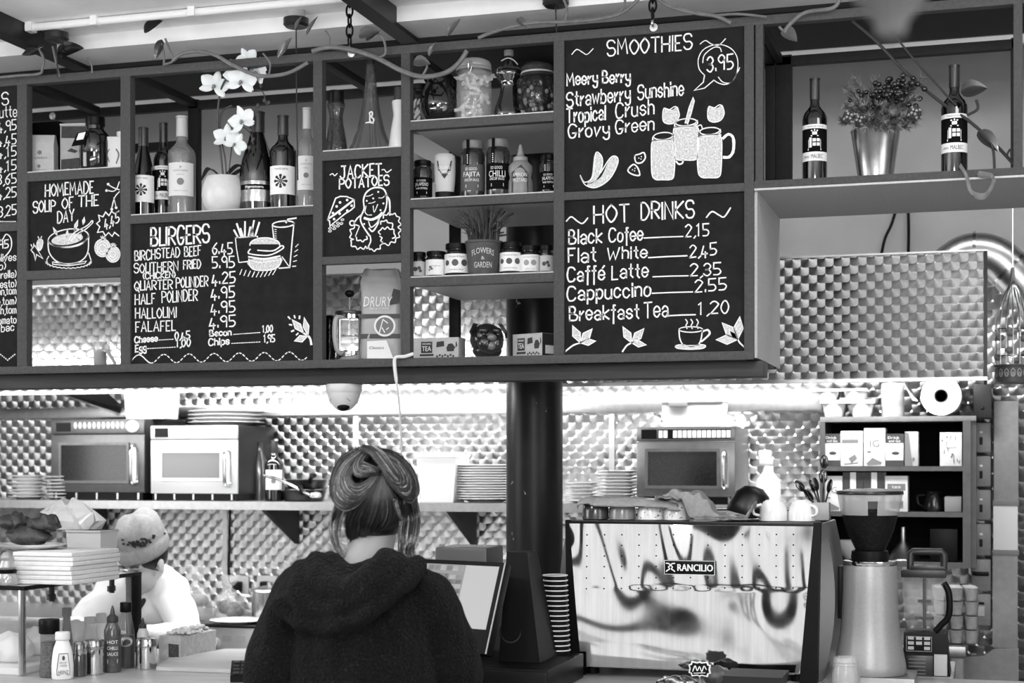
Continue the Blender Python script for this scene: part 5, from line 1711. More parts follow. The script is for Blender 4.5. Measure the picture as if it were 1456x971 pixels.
for px, py, lb in ((80, 52, 'ceiling rose with a hanging flex above the soup board'), (421, 32, 'ceiling rose with a hanging flex beside the chain'), (790, 2, 'ceiling rose above the smoothies board with a thin flex')):
    yr = (3.012 - CZ) / (S(px, 1.0) * (HZ - py))
    c = P(px, py, yr)
    t = thing('ceiling_rose', lb, 'ceiling rose', (c.x, yr, c.z))
    MB().lathe([(.028, .012), (.030, .014), (.030, 3.05 - c.z), (.03, 3.05 - c.z)], n=26).done('mount', M_LGREY, t)
    MB().lathe([(.010, -.018), (.034, -.016), (.042, -.008), (.042, .012), (.03, .014)], n=30).done('cup', mat(.22, .3, .5, name='rose_cup'), t)
    dz = .52 if px == 421 else .14
    MB().tube([(0, 0, -.016), (.002, 0, -dz * .5), (.006, 0, -dz)], .0024, 6).done('flex', M_DGREY, t)
# out-of-focus pendant close to the camera
c = P(1267, 60, 1.35)
t = thing('pendant_lamp', 'blurred grey pendant lamp hanging close to the camera above the bucket', 'lamp', c)
MB().lathe([(.003, .0), (.012, .006), (.014, .018), (.026, .030), (.046, .06), (.052, .09), (.044, .12), (.02, .14), (.014, .15)], n=28).done('shade', mat(.42, .5, alpha=.85, name='grey_glass'), t)
MB().lathe([(.016, .145), (.018, .15), (.018, .21), (.006, .22), (.004, .22), (.004, 3.05 - c.z)], n=20).done('holder', M_DGREY, t)
# ================================================================ the kitchen behind
ZS = 1.40
YS = 6.05
sh = thing('wall_shelf', 'long steel wall shelf carrying the microwaves and stacks of plates', 'shelf', (-2.0, YS, ZS))
xs1 = PX(1166, YS)
MB().box(-5.3, YS, ZS - .035, xs1, YS + .012, ZS).box(-5.3, YS + .012, ZS - .012, xs1, YW - .013, ZS).done('shelf_board', M_STEELB, sh, world=True)
for px in (397, 118, 655, 905):
    x = PX(px, 6.3)
    MB().add([(x - .012, YS + .04, ZS - .012), (x - .012, YW - .013, ZS - .012), (x - .012, YW - .013, ZS - .20), (x + .012, YS + .04, ZS - .012), (x + .012, YW - .013, ZS - .012), (x + .012, YW - .013, ZS - .20)], [(0, 1, 2), (3, 5, 4), (0, 3, 4, 1), (1, 4, 5, 2), (0, 2, 5, 3)]).done('bracket', mat(.2, .45, .4, name='bracket'), sh, world=True)
YM = 6.10


def mspan(x0, x1, ytop, Y, z=ZS + .001):
    a, b = PX(x0, Y), PX(x1, Y)
    return (a + b) / 2, (b - a) / 2, P((x0 + x1) / 2, ytop, Y).z - z, z


def microwave(x0, x1, ytop, label, style, face, side):
    x, w, h, z = mspan(x0, x1, ytop, YM)
    t = thing('microwave_oven', label, 'microwave', (x, YM, z))
    D = .37
    MB().box(-w, .012, h * .09, w, D, h, .004).done('body', side, t)
    b = MB().box(-w * .96, .004, 0, w * .96, D - .02, h * .09)
    b.mi = 1
    for k in range(5): b.box(-w * .9 + k * w * .44, .0, .004, -w * .9 + k * w * .44 + .008, .006, h * .09)
    b.done('base', [M_BLACK, M_STEEL], t)
    f = on_flat(.004)
    c = MB().box(-w, 0, h * .82, w, .014, h, .003)
    if style == 'dial':
        c.mi = 1
        c.blob([(-w * .88, h * .85), (-w * .56, h * .85), (-w * .56, h * .96), (-w * .88, h * .96)], lambda u, v: Vector((u, -.001, v)))
        c.mi = 2
        for k in range(11): c.blob([(p[0], p[1]) for p in el(-w * .46 + k * w * .1, h * .925, w * .036, h * .042, n=12)[:-1]], lambda u, v: Vector((u, -.001, v)))
        c.lathe([(w * .15, 0), (w * .15, .02), (w * .12, .026), (0, .026)], 0, 0, 24) if False else None
        c.ball((w * .76, -.004, h * .905), w * .14, .014, h * .075, 20, 10)
    else:
        c.mi = 1
        c.blob([(-w * .90, h * .845), (-w * .58, h * .845), (-w * .58, h * .97), (-w * .90, h * .97)], lambda u, v: Vector((u, -.001, v)))
        if style == 'keys':
            c.blob([(-w * .56, h * .845), (w * .92, h * .845), (w * .92, h * .97), (-w * .56, h * .97)], lambda u, v: Vector((u, -.001, v)))
        c.mi = 2
        if style == 'keys':
            for k in range(15):
                if k in (2,): continue
                u0 = -w * .54 + k * w * .098
                c.blob([(u0, h * .86), (u0 + w * .08, h * .86), (u0 + w * .08, h * .955), (u0, h * .955)], lambda u, v: Vector((u, -.002, v)))
        else:
            c.mi = 3
            for k in range(3): c.blob([(w * (.62 + .1 * k), h * .87), (w * (.69 + .1 * k), h * .87), (w * (.69 + .1 * k), h * .95), (w * (.62 + .1 * k), h * .95)], lambda u, v: Vector((u, -.001, v)))
    c.done('control_panel', [face, M_BLACK, M_PAPER, M_LGREY], t)
    dr = MB().box(-w, .002, h * .095, w, .014, h * .81, .003)
    wx0, wx1, wz0, wz1 = (-w * .76, w * .64, h * .24, h * .68) if style != 'plain' else (-w * .72, w * .62, h * .30, h * .64)
    dr.box(wx0 - .012, -.006, wz0 - .012, wx1 + .012, .004, wz0).box(wx0 - .012, -.006, wz1, wx1 + .012, .004, wz1 + .012).box(wx0 - .012, -.006, wz0, wx0, .004, wz1).box(wx1, -.006, wz0, wx1 + .012, .004, wz1)
    d = dr.done('door', face, t)
    MB().box(wx0, -.002, wz0, wx1, .003, wz1).done('window', mat(.12, .12, 0, .35, 160, name='mesh_window') if style != 'plain' else mat(.42, .2, .3, name='pale_window'), d)
    MB().tube(smooth([(w * .80, .002, h * .20), (w * .80, -.03, h * .24), (w * .80, -.034, h * .44), (w * .80, -.03, h * .64), (w * .80, .002, h * .68)], 4), .008, 10).box(w * .72, -.004, h * .22, w * .88, .003, h * .66).done('handle', M_STEEL, d)
    return t


microwave(72, 205, 596, 'dark-fronted microwave with a big round dial at the plate-stack end of the shelf', 'dial', mat(.40, .42, .9, .1, 30, name='mw_steel'), M_DGREY)
microwave(214, 337, 605, 'bright steel microwave with plates stacked on top of it', 'plain', mat(.86, .35, .55, name='mw_bright'), mat(.14, .35, .5, name='mw_side'))
microwave(905, 1045, 607, 'steel microwave with a row of number keys and a white tub on top', 'keys', mat(.52, .38, 1, .12, 20, name='mw_steel2'), M_STEELB)
ORD = ['topmost', 'second from the top', 'third from the top', 'fourth from the top', 'fifth from the top', 'sixth from the top', 'seventh from the top', 'eighth from the top', 'ninth from the top', 'tenth from the top', 'eleventh from the top', 'twelfth from the top', 'thirteenth from the top', 'fourteenth from the top', 'lowest but two', 'lowest but one']
PLATE = None


def plates(x0, x1, y0, n, where, Y, z, group):
    global PLATE
    x, r, h, z = mspan(x0, x1, y0, Y, z)
    dz = (h - .016) / max(1, n - 1)
    for k in range(n):
        o = n - 1 - k
        lb = '%s white plate, %s' % (ORD[o] if k else 'lowest', where)
        if PLATE is None:
            PLATE = MB().lathe([(0, .003), (.060, .003), (.066, 0), (.070, .004), (.100, .011), (.120, .0150), (.1205, .017), (.118, .018), (.099, .0145), (.07, .0085), (0, .0075)], n=40).done('dinner_plate', M_PORC)
            o_ = PLATE
        else:
            o_ = PLATE.copy()
            COL.objects.link(o_)
        s_ = r / .1205
        o_.scale = (s_, s_, min(1, s_))
        o_.location = (x + random.uniform(-.003, .003), Y + r + .01, z + k * dz)
        o_.rotation_euler = (0, 0, random.uniform(0, 6))
        tag(o_, lb, 'plate', group)


plates(-4, 48, 675, 7, 'stack furthest from the column', 6.07, ZS + .001, 'plates at the shelf end')
plates(46, 95, 676, 7, 'stack touching the dial microwave', 6.07, ZS + .001, 'plates beside the dial microwave')
plates(634, 718, 661, 14, 'tall stack by the clear container', 6.07, ZS + .001, 'plates beside the column')
plates(798, 846, 684, 6, 'low stack past the column', 6.12, ZS + .001, 'plates past the column')
plates(841, 904, 668, 10, 'stack by the number-key microwave', 6.07, ZS + .001, 'plates beside the number-key microwave')
zm2 = P(275, 605, YM).z + .002
plates(245, 345, 583, 4, 'stack on the bright microwave', 6.12, zm2, 'plates on the bright microwave')


def tub(x0, x1, y0, y1, Y, label, z, m=None, dark_handle=False):
    a, b = PX(x0, Y), PX(x1, Y)
    w, h = (b - a) / 2, P(x0, y0, Y).z - z
    t = thing('storage_tub', label, 'tub', ((a + b) / 2, Y, z))
    wl = .94
    MB().loft([[(-w * wl, .01, 0), (w * wl, .01, 0), (w * wl, .13, 0), (-w * wl, .13, 0)], [(-w * .985, 0, h * .9), (w * .985, 0, h * .9), (w * .985, .14, h * .9), (-w * .985, .14, h * .9)]]).done('body', m or M_WHITE, t)
    MB().box(-w * 1.01, -.006, h * .88, w * 1.01, .146, h, .004).done('lid', m or M_WHITE, t)
    if dark_handle: MB().box(-w * .74, -.012, h * .72, -w * .14, .0, h * .90, .003).done('handle', M_GREY, t)


tub(940, 1028, 568, 607, YM + .03, 'white lidded tub with a grey clip on the number-key microwave', P(975, 607, YM).z + .002, None, True)
tub(176, 234, 553, 596, YM + .06, 'tall white tub standing on the dial microwave', P(140, 596, YM).z + .002)
x, w, h, z = mspan(593, 650, 645, YM)
t = thing('food_container', 'tall pale translucent container beside the tall plate stack', 'container', (x, YM, z))
MB().loft([[(-w * .8, .0, 0), (w * .8, .0, 0), (w * .8, .14, 0), (-w * .8, .14, 0)], [(-w, -.01, h * .94), (w, -.01, h * .94), (w, .16, h * .94), (-w, .16, h * .94)]]).done('body', M_FROST, t)
MB().box(-w * 1.03, -.016, h * .92, w * 1.03, .166, h, .004).done('rim', M_WHITE, t)
wine(378, 402, 627, ZS + .001, 'dark wine bottle on the wall shelf beside the pans', 'plainx', Y=YM + .05)
x, w, h, z = mspan(357, 376, 628, YM + .2)
t = thing('oil_bottle', 'dark grey bottle in the shade of the bright microwave side', 'bottle', (x, YM + .22, z))
MB().lathe([(0, 0), (w, 0), (w, h * .66), (w * .5, h * .82), (w * .42, h * .98), (w * .5, h), (0, h)], n=22).done('bottle', mat(.2, .2, coat=.4, name='grey_bottle'), t)
o = MB()
a, b = P(378, 678, YM - .01), P(455, 702, YM + .04)
tp = thing('ladle', 'steel ladle lying across the wall shelf in front of the wine bottle', 'ladle', P(415, 715, YM))
o.tube(smooth([P(376, 676, YM + .02), P(392, 680, YM - .01), P(415, 690, YM - .02), P(440, 703, YM - .01)], 5), .007, 8).ball(P(448, 704, YM), .028, .028, .016, 14, 8)
o.done('ladle', M_STEEL, tp, world=True)


def pan(px, py, r, h, Y, z, label, hang):
    c = P(px, py, Y)
    t = thing('frying_pan', label, 'pan', (c.x, Y, z))
    MB().lathe([(0, .003), (r * .82, 0), (r * .88, .004), (r, h), (r * .97, h + .001), (r * .84, .009), (0, .008)], n=32).done('pan', mat(.07, .3, .3, name='pan_iron'), t)
    e = Vector((cos(hang), sin(hang), 0))
    MB().tube([e * r * .96 + Vector((0, 0, h * .8)), e * (r + .06) + Vector((0, 0, h + .012)), e * (r + .15) + Vector((0, 0, h + .02))], .010, 10).done('handle', M_BLACK, t)


pan(432, 700, .098, .045, 6.20, ZS + .001, 'lower black frying pan on the wall shelf behind the ponytail', radians(-70))
pan(436, 700, .090, .040, 6.20, ZS + .052, 'upper black frying pan nested on another pan', radians(-58))
x, w, h, z = mspan(1071, 1108, 640, YM)
t = thing('spray_bottle', 'white pump spray bottle standing beside the number-key microwave', 'bottle', (x, YM + .05, z))
MB().lathe([(0, 0), (w, 0), (w, h * .36), (w * .85, h * .46), (w * .42, h * .60), (w * .42, h * .72)], n=24).done('body', M_WHITE, t)
MB().box(-w * .62, -.02, h * .72, w * .4, .02, h * .84, .006).box(-w * .72, -.012, h * .82, w * .25, .012, h * 1.0, .006).done('trigger', M_WHITE, t)

# ---- bench, cooker and what stands there
xb0, xb1 = PX(284, 5.72), PX(404, 5.72)
zc = P(340, 888, 5.72).z
xbe = PX(1373, 5.86)
bench = thing('steel_bench', 'steel kitchen work bench running along the back wall', 'bench', (-3.2, 5.9, 0))
MB().box(-5.3, 5.86, .86, xb0 - .006, YW - .014, .90, .003).box(xb1 + .006, 5.86, .86, xbe, YW - .014, .90, .003).done('top', M_STEELB, bench, world=True)
for xx in (-5.2, xb0 - .08, xb1 + .08, -1.0, xbe - .03):
    for yy in (5.92, 6.42): MB().box(xx - .02, yy - .02, 0, xx + .02, yy + .02, .86).done('leg', M_STEELB, bench, world=True)
MB().box(-5.3, 5.9, .25, xb0 - .006, YW - .014, .28).box(xb1 + .006, 5.9, .25, xbe, YW - .014, .28).done('undershelf', M_STEELB, bench, world=True)
ck = thing('griddle_cooker', 'white-fronted steel cooker with round control knobs behind the counter', 'cooker', ((xb0 + xb1) / 2, 5.72, 0))
MB().box(xb0, 5.74, 0, xb1, YW - .016, zc - .012, .004).done('body', M_STEELB, ck, world=True)
MB().box(xb0 - .003, 5.715, zc - .012, xb1 + .003, YW - .016, zc, .003).done('hotplate', mat(.5, .3, 1, name='hotplate'), ck, world=True)
p_ = MB().box(xb0, 5.72, zc - .17, xb1, 5.742, zc - .014, .004)
p_.mi = 1
for px in (322, 342): p_.blob([(PX(px - 6, 5.72), zc - .07), (PX(px + 7, 5.72), zc - .07), (PX(px + 7, 5.72), zc - .045), (PX(px - 6, 5.72), zc - .045)], lambda u, v: Vector((u, 5.719, v)))
p_.done('control_panel', [mat(.84, .3, .3, name='cooker_panel'), M_LGREY], ck, world=True)
for px in (306, 369):
    c = P(px, 914, 5.72)
    k = MB()
    k.T = Matrix.Translation((c.x, 5.72, c.z)) @ Matrix.Rotation(pi / 2, 4, 'X')
    k.lathe([(.024, 0), (.025, .004), (.020, .008), (.018, .026), (.015, .028), (0, .028)], n=24).box(-.004, -.018, .028, .004, .018, .032)
    k.done('knob', M_WHITE, ck).location = -ck.location
zk = zc + .001


def bag(px, y0, y1, wpx, Y, label, fill):
    c, s = P(px, y1, Y), S(px, Y)
    w, h = wpx * s / 2, (y1 - y0) * s
    t = thing('bread_bag', label, 'bag', (c.x, Y, zk))
    b = MB()
    rings = []
    for j, (u, k_) in enumerate(((0, .75), (.04, .95), (.25, 1.0), (.45, .95), (.60, .62), (.68, .20), (.74, .16), (.84, .42), (1.0, .60))):
        rings.append([(w * k_ * (1 + .10 * sin(5 * a + j) + .05 * sin(9 * a + 2 * j)) * cos(a), .7 * w * k_ * (1 + .1 * sin(4 * a + j)) * sin(a), h * u * (1 + .02 * sin(3 * a))) for a in [2 * pi * i / 30 for i in range(30)]])
    b.loft(rings)
    b.done('film', mat(.8, .12, coat=.4, alpha=.22, name='bag_film'), t, smooth_angle=25)
    l = MB()
    for k in range(7): l.ball((random.uniform(-.45, .45) * w, random.uniform(-.3, .3) * w, h * random.uniform(.12, .42)), w * .38, w * .34, h * .12, 12, 8)
    l.done('rolls', fill, t)


bag(278, 812, 884, 50, 5.93, 'clear knotted bag of pale bread rolls on the cooker beside the cook', mat(.50, .6, 0, .2, 20, name='roll_crust'))
bag(327, 822, 882, 46, 5.95, 'clear knotted bag of dark bread rolls beside the steel pot', mat(.22, .6, 0, .3, 20, name='dark_crust'))
c = PG(335, 886, zk)
o = PLATE.copy(); COL.objects.link(o)
o.location, o.scale = (c.x, c.y + .02, zk), (.95, .95, .8)
o.name = 'dinner_plate'
tag(o, 'white plate lying alone on the cooker top in front of the bread bags', 'plate')
o['group'] = 'loose plates'
c = P(384, 884, 5.96)
t = thing('steel_pot', 'small steel pot with a side handle on the cooker below the wall sockets', 'pot', (c.x, 5.96, zk))
MB().lathe([(0, 0), (.07, 0), (.075, .004), (.078, .115), (.081, .118), (.076, .118), (.072, .006), (0, .006)], n=30).done('pot', M_STEEL, t)
MB().tube(smooth([(-.075, -.01, .095), (-.115, -.03, .10), (-.135, -.03, .115)], 4), .007, 8).done('handle', M_STEEL, t)
MB().lathe([(.082, .118), (.078, .126), (.03, .138), (.012, .140), (.012, .155), (0, .157)], n=28).done('lid', M_STEELB, t)
for px, lb in ((341, 'double wall socket with a black plug above the bread bags'), (381, 'wall socket with a black knob above the steel pot')):
    a = P(px, 832, YW - .013)
    t = thing('wall_socket', lb, 'socket', a)
    MB().box(-.05, -.012, -.045, .05, 0, .045, .006).done('plate', M_LGREY, t)
    MB().box(-.022, -.045, -.03, .022, -.011, .02, .008).done('plug', M_BLACK, t)
o = MB().tube(smooth([P(327, 722, YW - .02), P(326, 770, YW - .02), P(326, 824, YW - .02), P(338, 832, YW - .03)], 4), .005, 8).done('wall_cable', M_BLACK)
tag(o, 'black cable running straight down the steel wall to the double socket', 'cable')

# ---- dark storage shelf with cartons
YU = 6.20
u0, u1 = PX(1166, YU), PX(1388, YU)
zt, zb = P(1280, 592, YU).z, P(1280, 806, YU).z
un = thing('storage_shelf', 'dark wooden storage shelf full of cartons beside the switch plates', 'shelf', ((u0 + u1) / 2, YU, zb))
M_SH = mat(.30, .5, 0, .2, 20, name='shelf_wood')
xa, xb = PX(1173, YU), PX(1369, YU)
MB().box(u0, YU, zt - .02, u1, YW - .014, zt, .002).done('top_board', mat(.46, .5, 0, .2, 20, name='shelf_top'), un, world=True)
MB().box(u0, YU, zb, xa, YW - .014, zt - .02).done('side_board', M_SH, un, world=True)
MB().box(xb, YU, zb, u1 - .02, YW - .014, zt - .02).box(u1 - .02, YU + .01, zb, u1, YW - .014, zt - .02).done('side_board', M_SH, un, world=True)
MB().box(xa, YW - .03, zb, xb, YW - .014, zt - .02).done('back_board', M_BLACKM, un, world=True)
zr = []
for y in (663, 728):
    z1 = P(1280, y, YU).z
    MB().box(xa, YU, z1 - .018, xb, YW - .03, z1).done('shelf_board', M_SH, un, world=True)
    zr.append(z1)
MB().box(xa, YU, zb, xb, YW - .03, zb + .018).done('shelf_board', M_SH, un, world=True)
zr.append(zb + .018)


def carton(x0, x1, y0, z, label, art, Y=YU + .015, tone=.9, dep=.13):
    a, b = PX(x0, Y), PX(x1, Y)
    w, h = (b - a) / 2 - .001, P((x0 + x1) / 2, y0, Y).z - z
    t = thing('carton', label, 'carton', ((a + b) / 2, Y, z + .001))
    g = MB().box(-w, 0, 0, w, dep, h, .001)
    f = lambda u, v: Vector((u * w, -.001, v * h))
    f2 = lambda u, v: Vector((u * w, -.0018, v * h))
    g.mi = 1

    def R(u0, v0, u1, v1, fn=f): g.blob([(u0, v0), (u1, v0), (u1, v1), (u0, v1)], fn)
    def T(s, u, v, ww, hh, mi): printed(g, s, f2, u, v, ww, hh, mi)
    if art == 'dark':
        R(-1, .72, 1, 1); R(-1, 0, 1, .18)
        T('Drink', -.1, .88, 1.3, .08, 0); T('and Go', .0, .78, 1.3, .08, 0)
        g.mi = 1; g.ribbon(el(0, .42, .5, .06, n=12), .03, f) if False else g.blob(el(.1, .40, .45, .05, n=12)[:-1], f)
    elif art == 'heart':
        R(-.9, .66, .6, .76); g.blob([(-.3, .22), (.0, .08), (.5, .22), (.3, .34), (0, .28)], f); g.blob([(-.7, .04), (.6, .08), (.6, .11), (-.7, .07)], f)
    elif art == 'pg':
        T('IG', 0, .60, .9, .18, 1); g.blob([(-.8, .06), (-.2, .22), (.7, .10), (.6, .04), (-.6, .02)], f); R(-.7, .36, -.3, .40)
    elif art == 'diag':
        g.blob([(-1, 1), (-.4, .95), (-.1, .4), (.2, 0), (-1, 0)], f); g.blob(el(.3, .2, .2, .06, n=10)[:-1], f2)
    elif art == 'pure':
        R(-1, 0, 1, 1); g.mi = 0; R(-.28, .45, .28, 1, f2); T('PURE', 0, .34, 1.3, .13, 0)
    elif art == 'seal':
        R(-.8, .6, .8, .78); T('tea', 0, .69, .8, .08, 0); R(-.6, .1, .6, .3)
    elif art == 'bagart':
        for k in range(14): g.blob(el(random.uniform(-.8, .8), random.uniform(.1, .9), .09, .035, n=8, rot=random.uniform(0, 180))[:-1], f)
        T('organic', 0, .55, 1.1, .06, 1)
    g.done('box', [mat(tone, .5, 0, .04, 60, name='carton'), mat(.22, .6, name='carton_print') if art in ('dark', 'pure') else M_INKG], t)


carton(1171, 1195, 617, zr[0], 'small carton with a dark top band at the frame end of the top carton row', 'dark')
carton(1195, 1227, 613, zr[0], 'white carton with a bar and heart print in the top carton row', 'heart')
carton(1228, 1259, 609, zr[0], 'tallest white carton in the top carton row', 'pg')
carton(1259, 1285, 617, zr[0], 'carton with dark bands beside the tallest carton', 'dark')
carton(1286, 1306, 614, zr[0], 'grey carton with a slanting panel near the empty gap', 'diag', tone=.72)
carton(1336, 1368, 615, zr[0], 'leaf-patterned packet alone at the switch end of the upper row', 'bagart', tone=.82)
carton(1171, 1198, 677, zr[1], 'white carton on the second row beside two dark cartons', 'pg')
carton(1198, 1228, 672, zr[1], 'dark carton lettered PURE next to the white carton on the second row', 'pure')
carton(1228, 1258, 672, zr[1], 'dark carton lettered PURE on the second row, against the pale sealed carton', 'pure')
carton(1258, 1291, 677, zr[1], 'pale carton with a dark seal print behind the grinder hopper', 'seal', tone=.85)
c = P(1328, 727, YU + .08)
t = thing('steel_jug', 'dark steel jug lying in the gap of the second carton row', 'jug', (c.x, YU + .10, zr[1] + .001))
MB().lathe([(0, 0), (.040, 0), (.044, .02), (.036, .055), (.030, .07), (.033, .078)], n=24).done('body', mat(.25, .2, .9, name='dark_steel_jug'), t)
MB().tube(smooth([(-.034, 0, .065), (-.062, 0, .06), (-.060, 0, .03), (-.042, 0, .018)], 4), .005, 8).done('handle', mat(.25, .2, .9, name='dark_steel_jug'), t)
a, b = P(1343, 727, YU + .03), P(1367, 706, YU + .03)
o = MB().box(a.x, YU + .03, zr[1] + .001, b.x, YU + .2, b.z, .003).done('small_box', M_GREY)
tag(o, 'small grey box beside the dark jug on the second carton row', 'box')
a, b = P(1322, 800, YU + .06), P(1362, 752, YU + .06)
o = MB().box(a.x, YU + .06, zr[2] + .001, b.x, YU + .2, b.z, .004).done('black_box', M_BLACK)
tag(o, 'black box on the lowest board of the storage shelf', 'box')
c = P(1284, 800, YU + .1)
t = thing('steel_funnel', 'steel funnel standing on the lowest board behind the blender', 'funnel', (c.x, YU + .12, zr[2] + .001))
MB().lathe([(.068, 0), (.07, .002), (.012, .075), (.009, .13), (.007, .13)], n=28).done('funnel', M_STEELB, t)
c = P(1214, 800, YU + .1)
t = thing('white_bowl', 'white bowl on the lowest board beside the espresso machine', 'bowl', (c.x, YU + .12, zr[2] + .001))
MB().lathe([(0, .0), (.035, 0), (.04, .006), (.085, .07), (.087, .075), (.082, .074), (.04, .012), (0, .01)], n=30).done('bowl', M_PORC, t)
# on top of it
zt2 = zt + .001


def pulp(x0, x1, y0, z, label, dy):
    a, b = PX(x0, YU + dy), PX(x1, YU + dy)
    w, h = (b - a) / 2, P(x0, y0, YU + dy).z - z
    t = thing('cup_carrier', label, 'cup carrier', ((a + b) / 2, YU + dy, z))
    g = MB().loft([[(-w, 0, h * .8), (w, 0, h * .8), (w, .17, h * .8), (-w, .17, h * .8)], [(-w, 0, h), (w, 0, h), (w, .17, h), (-w, .17, h)]])
    for sx in (-.52, .52):
        for sy in (.045, .125): g.lathe([(w * .30, 0), (w * .34, .004), (w * .44, h * .82)], w * sx, sy, 16)
    g.done('tray', mat(.88, .8, 0, .05, 60, name='pulp'), t)
    return z + h * .45


z2 = pulp(1166, 1243, 569, zt2, 'lower white moulded cup carrier on the storage shelf', .03)
z3 = pulp(1158, 1232, 553, zt2 + P(1200, 569, YU).z - zt2 + .001, 'upper white moulded cup carrier resting on another carrier', .03)
c = P(1269, 592, YU + .06)
t = thing('food_jar', 'tall pale printed jar between the cup carriers and the paper roll', 'jar', (c.x, YU + .08, zt2))
MB().lathe([(0, 0), (.042, 0), (.044, .004), (.044, .125), (.04, .13), (0, .13)], n=28).done('jar', mat(.72, .3, 0, .2, 30, coat=.2, name='printed_jar'), t)
c = P(1338, 568, YU)
R_ = P(1338, 540, YU).z - c.z
t = thing('paper_roll', 'big white paper towel roll lying end-on on the storage shelf', 'paper roll', (c.x, YU + .0, zt2))
g = MB()
g.T = Matrix.Translation((0, 0, R_ + .001)) @ Matrix.Rotation(pi / 2, 4, 'X')
g.lathe([(R_ * .36, -.24), (R_, -.24), (R_, 0), (R_ * .36, 0), (R_ * .34, -.003), (R_ * .34, -.24)], n=44)
g.done('roll', M_PAPER, t)
g = MB()
g.T = Matrix.Translation((0, 0, R_ + .001)) @ Matrix.Rotation(pi / 2, 4, 'X')
g.lathe([(R_ * .335, -.24), (R_ * .335, .001), (R_ * .30, .001), (R_ * .30, -.24)], n=30)
g.done('core', mat(.30, .8, name='cardboard_core'), t)
g = MB()
pts = [(-.02 * R_ / .08, R_ * 2.0), (-.06, R_ * 1.96), (-.10, R_ * 1.86), (-.137, R_ * 1.72), (-.118, R_ * 1.15), (-.105, R_ * .78)]
pts = smooth([(a, b, 0) for a, b in pts], 4)
vs = []
for i, p in enumerate(pts):
    wd = .23 * (1 - .75 * max(0, (i / (len(pts) - 1) - .5) * 2))
    vs += [(p.x, .0, p.y), (p.x + .02 * (i / len(pts)), wd, p.y), (p.x + .001, wd, p.y + .0012), (p.x + .001, 0, p.y + .0012)]
g.loft([vs[4 * i:4 * i + 4] for i in range(len(pts))])
g.done('loose_end', M_PAPER, t)
# wire bird cage ornament hanging at the frame edge
c = P(1440, 545, 6.1)
t = thing('bird_cage', 'ornate pale wire bird cage with leaves hanging below the duct', 'bird cage', c)
r_ = .062
wi = MB()
for k in range(16):
    a = 2 * pi * k / 16
    wi.tube(smooth([(r_ * cos(a), r_ * sin(a), .02), (r_ * cos(a), r_ * sin(a), .20), (r_ * .92 * cos(a), r_ * .92 * sin(a), .26), (r_ * .5 * cos(a), r_ * .5 * sin(a), .33), (r_ * .18 * cos(a), r_ * .18 * sin(a), .37), (.004 * cos(a), .004 * sin(a), .43)], 4), .0022, 5)
for zz in (.10, .20): wi.tube([(r_ * cos(2 * pi * k / 28), r_ * sin(2 * pi * k / 28), zz) for k in range(29)], .0025, 5)
wi.done('wires', M_STEEL, t)
bs_ = MB().lathe([(0, 0), (r_ * 1.08, 0), (r_ * 1.10, .004), (r_ * 1.06, .004), (r_ * 1.04, .06), (r_ * 1.10, .062), (r_ * 1.10, .068), (0, .068)], n=32)
bs_.mi = 1
for k in range(18):
    for d in (-1, 1):
        a0 = 2 * pi * k / 18
        bs_.ribbon([(a0 * r_ + d * .009 * sin(s_) * (1 - s_ / 7), .034 + .018 * cos(s_) * (1 - s_ / 8)) for s_ in [i * .7 for i in range(9)]], .003, lambda u, v: Vector((r_ * 1.075 * sin(u / r_), -r_ * 1.075 * cos(u / r_), v)))
bs_.done('base', [mat(.35, .5, name='cage_base'), M_LGREY], t)
lf = MB()
for k in range(12):
    a, zz = random.uniform(0, 6.28), random.uniform(.08, .22)
    lf.ball((r_ * .9 * cos(a), r_ * .9 * sin(a), zz), .016, .010, .013, 8, 6)
lf.done('leaf_cluster', M_GREY, t)
MB().tube([(0, 0, .43), (0, 0, 1.2), (0, 0, 3.34 - c.z)], .002, 6).done('hanging_wire', M_STEEL, t)
# ================================================================ the service counter
M_TOP = wood(.66, .4, 0, .75, 'counter_wood')
ct = thing('service_counter', 'long wooden-topped service counter below the menus', 'counter', (-1.6, 4.4, 0))
MB().box(-5.3, 3.95, .862, 1.5, 4.98, ZC, .004).done('worktop', M_TOP, ct, world=True)
MB().box(-5.3, 4.0, 0, 1.5, 4.90, .861).done('front_panel', mat(.16, .6, 0, .2, 10, name='counter_front'), ct, world=True)
Z1 = ZC + .001
# ---- glass display case
cx, cy0, cy1, ctop = PX(30, 4.2), 4.20, 4.88, 1.178
cs = thing('display_case', 'glass display case with thin steel posts at the end of the counter', 'display case', (cx - .5, cy0, Z1))
MB().box(cx - 1.3, cy0, ctop - .008, cx + .012, cy1 + .02, ctop, .002).done('top_pane', mat(.75, .05, alpha=.55, coat=.4, name='glass_top'), cs, world=True)
MB().box(cx - 1.3, cy0 - .004, ctop - .012, cx + .014, cy0 + .004, ctop + .001).box(cx + .006, cy0, ctop - .012, cx + .014, cy1 + .02, ctop + .001).done('top_edge', mat(.12, .3, .5, name='dark_edge'), cs, world=True)
MB().box(cx - .001, cy0 + .01, Z1, cx + .004, cy1 - .03, ctop - .008).done('side_pane', M_CLEAR, cs, world=True)
MB().box(cx - 1.3, cy0 + .004, Z1, cx - .01, cy0 + .009, ctop - .008).done('front_pane', M_CLEAR, cs, world=True)
MB().box(cx - .009, cy0 - .002, Z1, cx + .009, cy0 + .014, ctop - .010, .003).done('post', M_STEEL, cs, world=True)
MB().box(cx - .02, cy1 - .03, Z1, cx + .02, cy1 + .01, ctop - .008, .002).done('post', M_BLACK, cs, world=True)
MB().box(cx - 1.3, cy0 + .02, Z1, cx - .02, cy1 - .02, Z1 + .02).done('base_board', M_WHITE, cs, world=True)
for px, yy, in ((52, 848), (161, 835)):
    c = PG(px, yy, 1.10) if False else None
